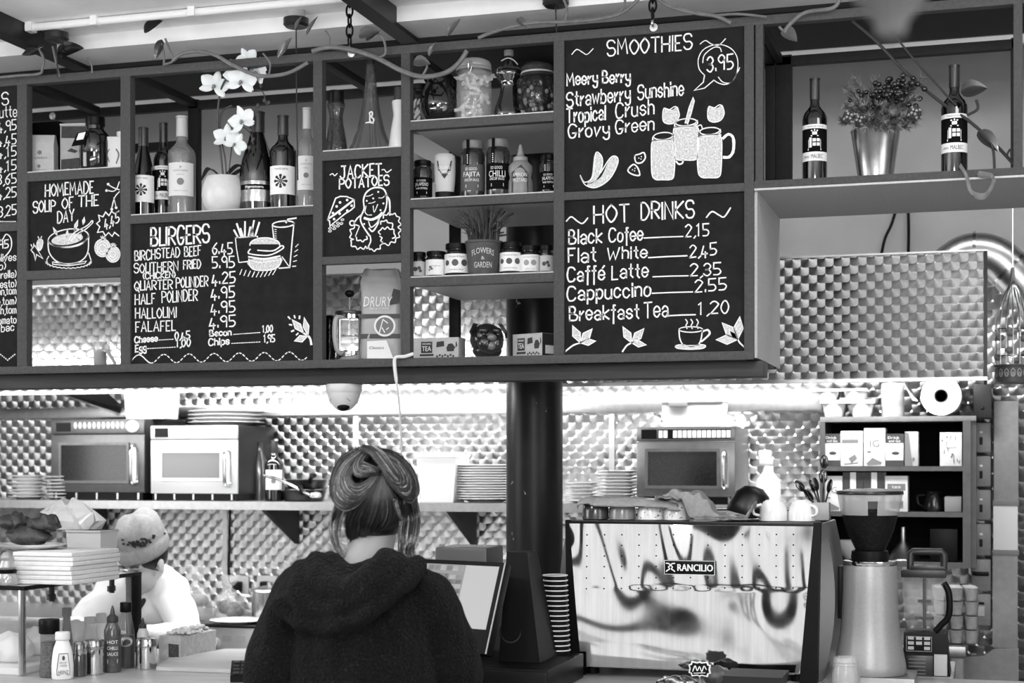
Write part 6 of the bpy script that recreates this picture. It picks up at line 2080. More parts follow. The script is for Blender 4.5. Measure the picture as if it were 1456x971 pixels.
clp = MB()
for y_ in (4.36, 4.72): clp.box(cx - .006, y_ - .016, ctop - .055, cx + .010, y_ + .016, ctop - .035, .003).box(cx - .004, y_ - .004, ctop - .06, cx + .012, y_ + .004, ctop - .008)
clp.done('clip', M_DGREY, cs, world=True)


def lump(name, label, cat, c, rx, ry, rz, m, seed=0, amp=.12, parent=None):
    rnd = random.Random(seed)
    ph = [rnd.uniform(0, 6) for _ in range(8)]
    g = MB().ball((0, 0, rz), rx, ry, rz, 30, 18)
    g.v = [(x * (1 + amp * sin(9 * x / rx + ph[0] + 4 * z / rz)), y * (1 + amp * sin(7 * y / ry + ph[1] + 5 * x / rx)), z * (1 + amp * .8 * sin(5 * x / rx + ph[2]) * sin(6 * y / ry + ph[3]))) for x, y, z in g.v]
    o = g.done(name, m, None, smooth_angle=70)
    o.location = c
    tag(o, label, cat)
    return o


M_CRUST = mat(.22, .5, 0, .8, 26, .9, 34, name='crust')
M_WRAP = mat(.92, .4, 0, .06, 10, .6, 14, name='white_wrap')
for k, (px, py, s_, lb) in enumerate(((20, 905, .075, 'white wrapped roll in the upper part of the display case'), (46, 915, .08, 'white wrapped roll behind the steel post of the display case'), (12, 940, .10, 'white wrapped loaf low in the display case at the frame edge'), (60, 938, .075, 'white wrapped roll near the pepper mill inside the display case'))):
    c = PG(px, py + 30, Z1 + .021)
    lump('wrapped_roll', lb, 'bread', (cx - (.13, .14, .36, .15)[k], (4.34, 4.70, 4.40, 4.53)[k], Z1 + .021), s_, s_ * .8, s_ * .62, M_WRAP, k)
zt_ = ctop + .002
# things on the case
a, b = PG(20, 826, zt_), PG(122, 818, zt_)
x0_, x1_ = PX(20, 4.28), PX(104, 4.28)
g = MB()
for k in range(7):
    z0 = zt_ + k * .0145
    j = random.uniform(-.004, .004)
    g.box(x0_ + j, 4.27 + j, z0, x1_ + j, 4.55 + j, z0 + .0138, .003)
tag(g.done('paper_stack', mat(.9, .7, 0, .05, 60, name='stacked_paper')), 'thick stack of white food papers on the display case', 'paper')
tx0, tx1 = PX(94, 4.62), PX(143, 4.62)
zz = P(130, 754, 4.62).z
t = thing('plastic_tub', 'translucent plastic tub on the display case beside the cook', 'tub', ((tx0 + tx1) / 2, 4.62, zt_))
w = (tx1 - tx0) / 2
MB().loft([[(-w * .92, .01, 0), (w * .92, .01, 0), (w * .92, .10, 0), (-w * .92, .10, 0)], [(-w, 0, zz - zt_), (w, 0, zz - zt_), (w, .11, zz - zt_), (-w, .11, zz - zt_)]]).done('body', mat(.82, .4, alpha=.9, name='tub_plastic'), t)
MB().box(-w * 1.02, -.005, zz - zt_ - .008, w * 1.02, .115, zz - zt_, .003).done('rim', M_LGREY, t)
# plate with dark rye bread
c = P(40, 784, 4.40)
zp = zt_ + 7 * .0145 + .003
t = thing('bread_plate', 'pale oval dish holding dark bread above the stacked papers', 'dish', (c.x - .01, 4.42, zp))
MB().lathe([(0, .0), (.09, 0), (.12, .010), (.125, .014), (.118, .013), (.09, .006), (0, .006)], n=36, sy=.8).done('dish', M_PORC, t)
for k, (dx, dz, sx, lb) in enumerate(((.0, .0, .075, 'dark crusty loaf lying at the front of the oval dish'), (.045, .045, .05, 'dark bread piece leaning at the tub side of the oval dish'), (-.065, .048, .05, 'dark bread piece at the frame edge of the oval dish'))):
    lump('bread_loaf', lb, 'bread', (c.x - .01 + dx, 4.42 + .02 * (k > 0), zp + .007 + dz * .9), sx, .05, .032 if k == 0 else .030, M_CRUST, k + 9, .22)
# plastic bags bunched behind
g = MB()
rings = []
c = P(100, 756, 4.62)
for j, (u, k_) in enumerate(((0, .9), (.3, 1.05), (.6, .9), (.85, .6), (1, .25))):
    rings.append([(.11 * k_ * (1 + .16 * sin(5 * a + 2 * j) + .10 * sin(11 * a + j)) * cos(a), .05 * k_ * (1 + .2 * sin(7 * a + j)) * sin(a), .095 * u * (1 + .14 * sin(3 * a + j))) for a in [2 * pi * i / 40 for i in range(40)]])
g.loft(rings)
o = g.done('plastic_bags', mat(.9, .15, coat=.5, alpha=.6, name='bag_film2'), None, smooth_angle=22)
o.location = (c.x - .04, 4.74, zz + .003) if False else (PX(98, 4.67), 4.675, zz + .001)
tag(o, 'crumpled clear plastic bag heaped on the translucent tub', 'bag')
c = PG(12, 826, zt_)
t = thing('glass_bottle', 'ridged glass bottle with a dark collar at the corner of the display case', 'bottle', (PX(11, 4.24), 4.235, zt_))
MB().lathe([(0, 0), (.034, 0), (.036, .012), (.028, .03), (.022, .045), (.026, .055), (.018, .075), (.022, .085), (.012, .10), (0, .104)], n=26).done('glass', mat(.7, .08, .3, coat=.5, name='ridged_glass'), t)
MB().lathe([(.0285, .036), (.030, .038), (.030, .046), (.0275, .048)], n=26).done('collar', M_BLACK, t)


# ---- condiments in front of the case
def cond(px, ybase, wpx, ytop):
    g = PG(px, ybase, Z1)
    s = S(px, g.y)
    return g, wpx * s / 2, (ybase - ytop) * s


g, r, h = cond(70, 962, 29, 880)
t = thing('pepper_mill', 'pepper mill with a wide black cap and clear body at the front of the condiments', 'pepper mill', g, face_cam(g.x, g.y))
MB().lathe([(0, 0), (r * .9, 0), (r * .95, h * .02), (r * .88, h * .30), (r * .85, h * .72), (r * .9, h * .76)], n=28).done('glass', mat(.4, .08, coat=.3, alpha=.35, name='mill_glass'), t)
MB().lathe([(r * .82, h * .01), (r * .8, h * .6), (0, h * .62)], n=24).done('peppercorns', mat(.42, .6, 0, .7, 150, .5, 160, name='peppercorns'), t)
MB().lathe([(r * .92, h * .75), (r * 1.0, h * .77), (r * 1.0, h * .98), (r * .94, h), (0, h)], n=30).done('cap', M_BLACK, t)
g, r, h = cond(95, 938, 17, 864)
t = thing('soy_bottle', 'slim dark bottle with a black cap behind the mayonnaise bottle', 'bottle', g, face_cam(g.x, g.y))
MB().lathe([(0, 0), (r, 0), (r, h * .35), (r * .8, h * .55), (r * .62, h * .75), (r * .6, h * .86)], n=22).done('glass', mat(.14, .1, coat=.5, name='soy_glass'), t)
MB().lathe([(r * .78, h * .84), (r * .80, h * .85), (r * .80, h), (0, h)], n=22).done('cap', M_BLACK, t)
g, r, h = cond(89, 965, 31, 898)
t = thing('mayonnaise_bottle', 'short white squeezy mayonnaise bottle with a pale cap', 'bottle', g, face_cam(g.x, g.y) + .1)
MB().lathe([(0, 0), (r * .88, 0), (r * .98, h * .04), (r, h * .30), (r * .92, h * .50), (r * .80, h * .66), (r * .58, h * .80), (r * .56, h * .84)], n=32, sy=.72).done('body', mat(.93, .35, name='white_squeezy'), t)
MB().lathe([(r * .64, h * .83), (r * .68, h * .84), (r * .66, h * .98), (r * .6, h), (0, h)], n=28, sy=.85).done('cap', mat(.86, .4, name='pale_cap'), t)
L = MB()
f = lambda u, v: Vector((r * 1.0 * sin(u / r), -.72 * r * cos(u / r) - .0022, v))
fb = lambda u, v: f(u, v) + Vector((0, -.0008, 0))
L.blob([(-.6 * r, h * .10), (.6 * r, h * .10), (.62 * r, h * .2), (.40 * r, h * .55), (-.40 * r, h * .55), (-.62 * r, h * .2)], f)
for pl in ([(-.6, .10), (.6, .10), (.62, .2), (.40, .55), (-.40, .55), (-.62, .2), (-.6, .10)],):
    L.mi = 1
    L.ribbon([(a * r, b * h) for a, b in pl], r * .06, fb)
printed(L, 'HEINZ', fb, 0, h * .16, r * .95, h * .075)
printed(L, 'SERIOUSLY', fb, 0, h * .36, r * .72, h * .035)
printed(L, 'GOOD', fb, 0, h * .30, r * .6, h * .045)
L.blob(el(0, h * .46, r * .13, h * .05, n=12)[:-1], fb)
L.done('label', [M_PAPER, mat(.25, .6, name='label_ink')], t)
g, r, h = cond(113, 961, 20, 912)
t = thing('salt_shaker', 'small glass shaker of dark seasoning with a ridged steel cap', 'shaker', g)
MB().lathe([(0, 0), (r, 0), (r, h * .58), (r * .86, h * .66)], n=24).done('glass', mat(.26, .1, coat=.5, name='shaker_glass'), t)
MB().lathe([(r * .9, h * .64), (r * .95, h * .66), (r * .9, h * .72), (r * .95, h * .76), (r * .9, h * .82), (r * .9, h * .94), (r * .6, h), (0, h)], n=24).done('cap', M_STEEL, t)


def shaker(px, yb, wpx, yt, label):
    g, r, h = cond(px, yb, wpx, yt)
    t = thing('steel_shaker', label, 'shaker', g)
    MB().lathe([(0, 0), (r * .98, 0), (r, h * .03), (r, h * .72)], n=32).done('body', M_CHROME, t)
    MB().lathe([(r * 1.0, h * .72), (r * 1.05, h * .74), (r * 1.05, h * .84), (r * 1.0, h * .88), (r * .98, h * .98), (r * .85, h), (0, h)], n=32).done('lid', M_STEEL, t)


shaker(134, 958, 27, 909, 'shiny steel shaker beside the small seasoning shaker')
shaker(208, 950, 29, 907, 'shiny steel shaker standing apart beside the carton tray')
g, r, h = cond(128, 935, 19, 877)
t = thing('herb_jar', 'clear jar with a wide neck behind the steel shaker', 'jar', g)
MB().lathe([(0, 0), (r, 0), (r, h * .6), (r * .78, h * .8), (r * .8, h * .86)], n=24).done('glass', mat(.8, .05, coat=.5, alpha=.5, name='herb_glass'), t)
MB().lathe([(r * .82, h * .84), (r * .86, h * .86), (r * .86, h), (0, h)], n=24).done('lid', M_LGREY, t)
g, r, h = cond(144, 930, 15, 872)
t = thing('white_pot', 'slim white lidded pot behind the pointed sauce bottle', 'pot', g)
MB().lathe([(0, 0), (r, 0), (r, h * .75), (r * .9, h * .78)], n=22).done('body', M_WHITE, t)
MB().lathe([(r * 1.02, h * .77), (r * 1.02, h * .96), (r * .9, h), (0, h)], n=22).done('lid', M_LGREY, t)


def nozzle(px, yb, wpx, yt, label, m, lblm, words_):
    g, r, h = cond(px, yb, wpx, yt)
    t = thing('sauce_bottle', label, 'bottle', g, face_cam(g.x, g.y))
    MB().lathe([(0, 0), (r * .95, 0), (r, h * .03), (r, h * .62), (r * .75, h * .72), (r * .55, h * .76)], n=28).done('body', m, t)
    MB().lathe([(r * .68, h * .75), (r * .70, h * .76), (r * .66, h * .83), (r * .30, h * .87), (r * .22, h * .94), (r * .08, h), (0, h)], n=22).done('nozzle', mat(.20, .4, name='dark_nozzle'), t)
    if words_: lab(t, 'label', r * 1.005, h * .10, h * .55, 75, False, [(w_, 0, h * (.46 - .09 * k), r * 1.3, h * .05) for k, w_ in enumerate(words_)], m=lblm, inkm=M_PAPER, rings=[(-.6 * r, h * .14, .6 * r, h * .2)])


nozzle(160, 955, 24, 861, 'sauce bottle with a dark pointed nozzle in the middle of the condiments', mat(.30, .2, coat=.2, name='sauce_plastic'), mat(.26, .5, 0, .5, 60, name='sauce_label'), ('HOT', 'CHILLI', 'SAUCE'))
nozzle(203, 938, 16, 878, 'small bottle with a pointed nozzle behind the lone steel shaker', mat(.75, .2, coat=.3, name='clear_plastic'), M_PAPER, ())
g, r, h = cond(179, 949, 26, 856)
t = thing('brown_sauce_bottle', 'tall glass sauce bottle with a black cap and an oval label', 'bottle', g, face_cam(g.x, g.y))
MB().lathe([(0, 0), (r * .92, 0), (r, h * .03), (r * .98, h * .46), (r * .88, h * .58), (r * .6, h * .78), (r * .5, h * .86)], n=28).done('glass', mat(.45, .06, coat=.3, alpha=.3, name='sauce_glass'), t)
MB().lathe([(0, .004), (r * .90, .004), (r * .93, h * .30), (r * .9, h * .50), (0, h * .5)], n=24).done('sauce', mat(.14, .3, 0, .4, 40, name='brown_sauce'), t)
MB().lathe([(r * .60, h * .85), (r * .64, h * .86), (r * .64, h * .985), (r * .58, h), (0, h)], n=24).done('cap', M_BLACK, t)
L = MB()
f = on_cyl(r, .001)
L.blob(el(-.05 * r, h * .41, r * .85, h * .075, n=24)[:-1], f)
L.mi = 1
f2 = on_cyl(r, .002)
L.ribbon(el(-.05 * r, h * .41, r * .78, h * .066, n=24), r * .06, f2)
printed(L, 'DADDIES' if False else 'FANCY', f2, -.05 * r, h * .41, r * 1.1, h * .05)
L.blob([(-.9 * r, h * .12), (.9 * r, h * .12), (.9 * r, h * .30), (-.9 * r, h * .30)], f)
L.done('label', [M_PAPER, M_INK], t)

# ---- carton tray, board, card keypad
A, B, C_ = PG(226, 936, Z1), PG(257, 940, Z1), PG(307, 927, Z1)
D_ = A + C_ - B
hh = 33 * S(257, B.y)
t = thing('carton_tray', 'pale wooden tray of chopped salad with a dark printed end', 'tray', (B.x, B.y, Z1))
g = MB().slab([((p - B).x, (p - B).y) for p in (A, B, C_, D_)], 0, hh)
g.mi = 1
e1 = (A - B) * .02
n_ = Vector((A - B).cross(Vector((0, 0, 1)))).normalized() * .001
if n_.y > 0: n_ = -n_
q1 = lambda u, v: (A - B) * u + Vector((0, 0, v * hh)) + n_
g.blob([(.08, .12), (.55, .12), (.55, .7), (.08, .7)], q1)
g.done('tray', [wood(.72, .6, 0, .8, 'pale_wood'), mat(.25, .6, 0, .7, 90, name='tray_print')], t)
lf = MB()
for k in range(40):
    u, v = random.uniform(.1, .9), random.uniform(.1, .9)
    p = (A - B) * u + (C_ - B) * v
    lf.ball((p.x, p.y, hh + random.uniform(.002, .016)), random.uniform(.008, .016), random.uniform(.008, .016), .007, 8, 5)
lfo = lf.done('chopped_salad', mat(.75, .6, 0, .4, 60, name='salad'), t)
lfo['kind'] = 'stuff'
bp = [PG(x_, y_, Z1) for x_, y_ in ((222, 953), (240, 941), (320, 927), (400, 927), (400, 950), (330, 957))]
g = MB().slab([(p.x, p.y) for p in bp], Z1, Z1 + .012)
tag(g.done('chopping_board', wood(.74, .5, 0, .85, 'board_wood')), 'flat pale wooden board on the counter below the cooker', 'board') 
c = PG(352, 966, Z1)
t = thing('card_keypad', 'black keypad card terminal on the counter beside the elbow of the hooded woman', 'card terminal', (c.x, c.y, Z1), radians(25))
MB().loft([[(-.05, -.06, 0), (.10, -.06, 0), (.10, .07, 0), (-.05, .07, 0)], [(-.05, -.06, .02), (.10, -.06, .02), (.10, .07, .05), (-.05, .07, .05)]]).done('body', M_BLACK, t)
k_ = MB()
for i in range(6):
    for j in range(4):
        y_ = -.05 + j * .03
        z_ = .021 + (y_ + .06) / .13 * .03
        k_.box(-.042 + i * .023, y_, z_, -.024 + i * .023, y_ + .022, z_ + .006, .001)
k_.done('keys', M_DGREY, t)

# ---- till: touch screen, stand, drawer, printer
zd = ZC + .075
x0_, x1_ = PX(640, 4.25), PX(778, 4.25)
t = thing('cash_drawer', 'wide black cash drawer under the touch screen', 'cash drawer', ((x0_ + x1_) / 2, 4.25, Z1))
w = (x1_ - x0_) / 2
MB().box(-w, .01, 0, w, .42, zd - Z1, .004).done('body', M_BLACK, t)
MB().box(-w * .98, 0, .008, w * .98, .012, zd - Z1 - .006, .003).done('drawer', mat(.06, .35, spec=.2, name='drawer_front'), t)
ms = thing('touch_screen', 'black-framed till touch screen showing a grid of small product buttons', 'touch screen', (PX(622, 4.30), 4.32, zd + .001))
psi, tau = radians(-20), radians(20)
T0 = Matrix.Translation((0, 0, .095)) @ Matrix.Rotation(psi, 4, 'Z') @ Matrix.Rotation(-tau, 4, 'X')
MW, MH = .185, .275
g = MB(); g.T = T0
g.box(-MW, 0, -.06, MW, .035, MH - .06, .006)
g.done('housing', M_BLACK, ms)
g = MB(); g.T = T0
for a_ in ((-MW - .0006, -MW + .0015), (MW - .0015, MW + .0006)): g.box(a_[0], -.0015, -.058, a_[1], .003, MH - .062)
g.done('edge_strip', M_LGREY, ms)


def em(v, name):
    m = NT(name)
    m.b.inputs['Base Color'].default_value = (.02, .02, .02, 1)
    m.b.inputs['Emission Color'].default_value = (1, 1, 1, 1)
    m.b.inputs['Emission Strength'].default_value = v
    m.b.inputs['Roughness'].default_value = .2
    return m.m


SX, SZ0, SZ1 = MW - .018, .012, MH - .075
scr = MB(); scr.T = T0
scr.box(-SX, -.0015, SZ0, SX, .001, SZ1)


def tile(u0, v0, u1, v1, mi):
    scr.mi = mi
    X_ = lambda u: -SX + u * 2 * SX
    V_ = lambda v: SZ1 - v * (SZ1 - SZ0)
    scr.add([(X_(u0), -.0024, V_(v1)), (X_(u1), -.0024, V_(v1)), (X_(u1), -.0024, V_(v0)), (X_(u0), -.0024, V_(v0))], [(0, 1, 2, 3)])


tile(.0, .0, .64, 1, 1)
for k in range(9): tile(.01 + k * .07, .02, .07 + k * .07, .10, random.choice((0, 0, 2)))
for j in range(2):
    for k in range(10 if j == 0 else 7): tile(.02 + k * .045, .15 + .11 * j, .06 + k * .045, .25 + .11 * j, random.choice((0, 1, 2, 3)))
for j in range(8):
    for k in range(2): tile(.48 + k * .075, .17 + .075 * j, .55 + k * .075, .235 + .075 * j, random.choice((0, 0, 2, 3)))
for j in range(3):
    for k in range(4): tile(.36 + k * .065, .80 + .06 * j, .42 + k * .065, .85 + .06 * j, 2)
scr.done('screen', [em(.50, 'screen_light'), em(.27, 'screen_mid'), em(.16, 'screen_tile'), em(.05, 'screen_dark')], ms)
MB().box(-.07, .06, 0, .07, .20, .012, .004).tube([(0, .13, .01), (0, .10, .06), (0, .06, .12)], .028, 12).done('stand', M_BLACK, ms)
a0, a1 = P(722, 786, 4.5), P(776, 965, 4.42)
t = thing('till_base_unit', 'black wedge-shaped till base with a round speaker beside the cup stack', 'till unit', (PX(742, 4.40), 4.40, zd + .001))
zz0, zz1 = 0, P(735, 786, 4.45).z - zd
wl_, wr_ = PX(716, 4.45) - PX(742, 4.40), PX(774, 4.45) - PX(742, 4.40)
MB().loft([[(wl_, .0, 0), (wr_, .0, 0), (wr_, .20, 0), (wl_, .20, 0)], [(wl_ * .9, .06, zz1), (PX(748, 4.45) - PX(742, 4.40), .06, zz1), (PX(748, 4.45) - PX(742, 4.40), .17, zz1), (wl_ * .9, .17, zz1)]]).done('housing', mat(.045, .45, spec=.12, name='till_black'), t)
g = MB()
g.T = Matrix.Translation((PX(731, 4.45) - PX(742, 4.40), .022, P(731, 898, 4.44).z - zd)) @ Matrix.Rotation(pi / 2 - .22, 4, 'X')
g.lathe([(.036, -.012), (.036, .004), (.030, .006), (.026, -.002), (0, -.004)], n=28)
g.done('speaker', M_DGREY, t)
x0_, x1_ = PX(618, 4.62), PX(692, 4.62)
o = MB().box(x0_, 4.62, Z1, x1_, 4.80, P(655, 778, 4.62).z, .01).done('receipt_printer', mat(.30, .4, name='printer'))
tag(o, 'grey receipt printer showing just above the touch screen', 'printer')

# ---- stack of paper cups, each its own
c = PG(790, 966, Z1)
CUP = None
for k in range(17):
    lb = '%s paper cup of the stack beside the espresso machine' % ('lowest' if k == 0 else ORD[16 - k] if 16 - k <= 13 else ('lowest but one' if k == 1 else 'lowest but two'))
    loc = (c.x - .0006 * k, c.y + .03, Z1 + k * .0152)
    if CUP is None:
        CUP = thing('paper_cup', lb, 'cup', loc, 0, 'nested paper cups')
        MB().lathe([(0, .002), (.0255, 0), (.027, .001), (.0365, .072), (.0355, .072), (.026, .004), (0, .004)], n=26).done('cup', mat(.06, .5, spec=.15, name='black_card'), CUP)
        MB().tube([(.0372 * sin(2 * pi * i / 30), .0372 * cos(2 * pi * i / 30), .072) for i in range(31)], .0021, 6).done('rim', M_WHITE, CUP)
    else: dup(CUP, loc, lb)

# ---- espresso machine
YE = 4.74
zE = P(985, 743, YE).z
em0, em1 = PX(812, YE), PX(1159, YE)
mc = (em0 + em1) / 2
mt = thing('espresso_machine', 'large espresso machine with a mirror-polished steel back panel', 'espresso machine', (mc, YE, Z1))
W2, H2 = (em1 - em0) / 2, zE - Z1
nt_ = NT('polished_panel')
mp_ = nt_.n('ShaderNodeMapping')
mp_.inputs['Scale'].default_value = (60, 1, 2.5)
nt_.t.links.new(nt_.obj(), mp_.inputs[0])
sc_ = nt_.noise(1.0, 5, mp_.outputs[0], .7)
nt_.t.links.new(nt_.ramp(sc_, [(.3, .50), (.7, .60)]), nt_.b.inputs['Base Color'])
nt_.t.links.new(nt_.ramp(nt_.noise(7, 4), [(.35, .03), (.7, .075)]), nt_.b.inputs['Roughness'])
nt_.b.inputs['Metallic'].default_value = 1
M_POL = nt_.m
# panel as a gently dented sheet
NX, NZ = 72, 60
vs, fs = [], []
for j in range(NZ + 1):
    v = j / NZ
    wd = W2 * (.885 + .115 * v)
    for i in range(NX + 1):
        u = i / NX * 2 - 1
        dy = -.026 * (v - .58) if v > .58 else .012 * (.58 - v)
        dy += .0020 * sin(5.2 * u + 1.0 + 2.2 * v) * (v ** .7) + .0009 * sin(9.5 * u - 3 * v + .5) * v + .0016 * cos(7 * v + 2.2 * u) + .0005 * sin(17 * u + 5 * v) * (v > .55) - .020 * u
        vs.append((u * wd, -.010 - dy * 1.0 - .009 * (u * u - .5), .03 + v * (H2 - .036)))
for j in range(NZ):
    for i in range(NX): fs.append((j * (NX + 1) + i, j * (NX + 1) + i + 1, (j + 1) * (NX + 1) + i + 1, (j + 1) * (NX + 1) + i))
g = MB().add(vs, fs)
bp_ = g.done('back_panel', M_POL, mt, smooth_angle=180)


def panel_y(u, v): 
    i, j = min(NX, max(0, round((u + 1) / 2 * NX))), min(NZ, max(0, round(v * NZ)))
    return vs[j * (NX + 1) + i]


g = MB()
for row, py in enumerate((760, 775, 790, 805, 821, 836)):
    for kx in range(14):
        px = 837 + kx * 24.2
        if py in (790, 805) and 944 < px < 1020: continue
        q = P(px, py, YE)
        u, v = (q.x - mc) / (W2 * .955), (q.z - Z1 - .03) / (H2 - .036)
        if abs(u) > .97: continue
        yy = panel_y(u, v)[1] - .0014
        g.blob([(p[0], p[1]) for p in el(q.x - mc, q.z - Z1, .0024, n=8)[:-1]], lambda a_, b_: Vector((a_, yy, b_)))
g.done('vent_holes', M_BLACKM, bp_)
a, b = P(946, 816, YE), P(1018, 797, YE)
lp = MB().box(a.x - mc, -.018, a.z - Z1, b.x - mc, -.002, b.z - Z1, .003)
lz = (a.z + b.z) / 2 - Z1
lx = lambda px: PX(px, YE) - mc
ff = lambda u, v: Vector((u, -.0186, v))
for bo_ in (-.0009, 0, .0009): printed(lp, 'RANCILIO', lambda u, v, b=bo_: ff(u + b, v) + Vector((0, b * .1, 0)), (lx(965) + lx(1015)) / 2, lz, lx(1015) - lx(965), .021)
lp.mi = 1
hq = .0125
cxl = lx(955)
for sx in (-1, 1):
    lp.ribbon([(p.x, p.y) for p in smooth([(cxl + sx * .013, lz + hq, 0), (cxl + sx * .005, lz + hq * .9, 0), (cxl + sx * .001, lz + hq * .5, 0), (cxl + sx * .006, lz + hq * .1, 0), (cxl + sx * .003, lz - hq * .4, 0), (cxl + sx * .009, lz - hq * .7, 0), (cxl + sx * .013, lz - hq, 0)], 4)], .0036, ff)
lp.mi = 1
lp.ribbon([(a.x - mc + .001, a.z - Z1 + .001), (b.x - mc - .001, a.z - Z1 + .001), (b.x - mc - .001, b.z - Z1 - .001), (a.x - mc + .001, b.z - Z1 - .001), (a.x - mc + .001, a.z - Z1 + .001)], .0014, lambda u, v: Vector((u, -.0184, v)))
lp.done('logo_plate', [M_BLACK, M_PAPER], mt)
# dark shaped side frames, pale bulged side cheeks, body and top
for s_ in (-1, 1):
    out = [(s_ * (W2 * .945 - .002), -.006, .0), (s_ * (W2 * .945 + .030), -.006, .0), (s_ * (W2 * .945 + .030), .03, .0), (s_ * (W2 * .945 - .002), .03, .0)]
    rings = []
    for k in range(13):
        v = k / 12
        xi, xo = W2 * (.885 + .115 * v) - .003, W2 * (.975 + .025 * v) + .016
        bulge = .012 * sin(pi * v)
        rings.append([(s_ * xi, -.012 - bulge * .3, H2 * 1.01 * v), (s_ * xo, -.012 - bulge * .3, H2 * 1.01 * v), (s_ * xo, .04, H2 * 1.01 * v), (s_ * xi, .04, H2 * 1.01 * v)])
    MB().loft(rings).done('side_frame', mat(.055, .4, spec=.15, name='machine_black'), mt)
    rings = []
    for k in range(17):
        v = k / 16
        xi = W2 * (.975 + .025 * v) + .012
        xo = xi + .012 + .034 * sin(pi * min(1, v * 1.02)) ** .8
        rings.append([(s_ * xi, .035, H2 * v), (s_ * xo * .999, .06, H2 * v), (s_ * xo, .25, H2 * v), (s_ * xo * .995, .42, H2 * v), (s_ * xi, .46, H2 * v)])
    MB().loft(rings).done('side_cheek', mat(.46, .35, .3, name='machine_grey'), mt)
MB().box(-W2 * .88, .03, .02, W2 * .88, .46, H2 - .01).done('body', M_STEELB, mt)
MB().box(-W2 * 1.0, -.012, H2 - .006, W2 * 1.0, .46, H2 + .004, .002).done('top_plate', mat(.10, .35, .4, name='machine_top'), mt)
ft = MB()
for fx in (-.85, .85):
    for fy in (.05, .40): MB().cyl(W2 * fx, fy, 0, .022, .022).done('foot', M_BLACK, mt)
rl = MB()
rl.tube([(-W2 * .97, .44, H2 + .03), (W2 * .97, .44, H2 + .03)], .005, 8)
for fx in (-.97, 0, .97): rl.rod((W2 * fx, .44, H2), (W2 * fx, .44, H2 + .03), .004)
rl.done('cup_rail', M_CHROME, mt)
zT = Z1 + H2 + .005


def cup(px, wpx, hpx, label, m, hand=None, spots=False, Y=YE + .07):
    x, s = PX(px, Y), S(px, Y)
    r, h = wpx * s / 2, hpx * s
    t = thing('coffee_cup', label, 'cup', (x, Y, zT))
    g = MB().lathe([(r * .90, 0), (r, h * .02), (r * 1.0, h * .35), (r * .92, h * .7), (r * .72, h * .93), (r * .60, h * .95), (r * .56, h), (r * .48, h), (r * .46, h * .96), (0, h * .96)], n=32)
    if spots:
        g.mi = 1
        for k in range(22):
            a_, v_ = random.uniform(-1.3, 1.3), random.uniform(.08, .7)
            rr = r * (1.0 if v_ < .4 else .97)
            g.blob(el(a_ * rr, v_ * h, r * random.uniform(.03, .09), r * random.uniform(.03, .07), n=7)[:-1], on_cyl(rr, .0012))
    g.done('body', [m, M_INKG], t)
    if hand is not None:
        e = Vector((cos(hand), sin(hand), 0))
        MB().tube(smooth([e * r * .95 + Vector((0, 0, h * .25)), e * r * 1.4 + Vector((0, 0, h * .35)), e * r * 1.4 + Vector((0, 0, h * .65)), e * r * .85 + Vector((0, 0, h * .78))], 4), .0045, 8).done('handle', m, t)


cup(847, 38, 31, 'dark upturned coffee cup at the corner of the machine top under the cloth', mat(.24, .15, coat=.5, name='dark_glaze'))
cup(885, 38, 31, 'grey upturned coffee cup beside the dark cup under the cloth', mat(.52, .2, coat=.4, name='grey_glaze'))
cup(925, 37, 30, 'pale speckled upturned cup under the cloth edge next to the grey cup', M_PORC, None, True)
cup(962, 36, 30, 'pale speckled upturned cup partly wrapped by the towel fold', M_PORC, None, True)
cup(1100, 40, 30, 'white upturned cup with its handle towards the black bowl', M_PORC, radians(195))
cup(1140, 38, 30, 'white upturned cup at the grinder end of the machine top', M_PORC, radians(-35))
# towels on the machine
M_TOWEL = mat(.58, .9, 0, .12, 60, .5, 240, name='towel')


def sheet(name, label, pts, width, thick, folds, seed):
    """a cloth strip: pts is its lengthwise course, width runs into depth, with soft folds"""
    rnd = random.Random(seed)
    P0 = smooth(pts, 6)
    n = len(P0)
    K = 18
    top, bot = [], []
    for i, p in enumerate(P0):
        for k in range(K + 1):
            v = k / K
            w_ = folds * (sin(7 * v * pi + i * .18 + seed) * .5 + sin(11 * v + i * .33) * .5)
            edge = .006 * sin(i * .9 + seed) if k in (0, K) else 0
            droop = -.018 * max(0, .12 - v) / .12 - .012 * max(0, v - .85) / .15
            top.append(p + Vector((w_ * .6 + edge, v * width + edge, w_ + droop)))
    bot = [q - Vector((0, 0, thick)) for q in top]
    N_ = len(top)
    fs = []
    for i in range(n - 1):
        for k in range(K):
            a_ = i * (K + 1) + k
            fs.append((a_, a_ + 1, a_ + K + 2, a_ + K + 1))
            fs.append((N_ + a_, N_ + a_ + K + 1, N_ + a_ + K + 2, N_ + a_ + 1))
    for i in range(n - 1):
        for k in (0, K):
            a_ = i * (K + 1) + k
            fs.append((a_, a_ + K + 1, N_ + a_ + K + 1, N_ + a_))
    for i in (0, n - 1):
        for k in range(K):
            a_ = i * (K + 1) + k
            fs.append((a_, a_ + 1, N_ + a_ + 1, N_ + a_))
    o = MB().add(top + bot, fs).done(name, M_TOWEL, None, smooth_angle=180)
    tag(o, label, 'towel')
    return o


YT = YE + .012
q = lambda px, py, dy=0: P(px, py, YT + dy)
sheet('dish_towel', 'thin grey dish towel laid flat over the upturned cups', [q(818, 714), q(828, 707), q(850, 708), q(885, 709), q(920, 710), q(948, 712), q(962, 716)], .20, .007, .0030, 1)
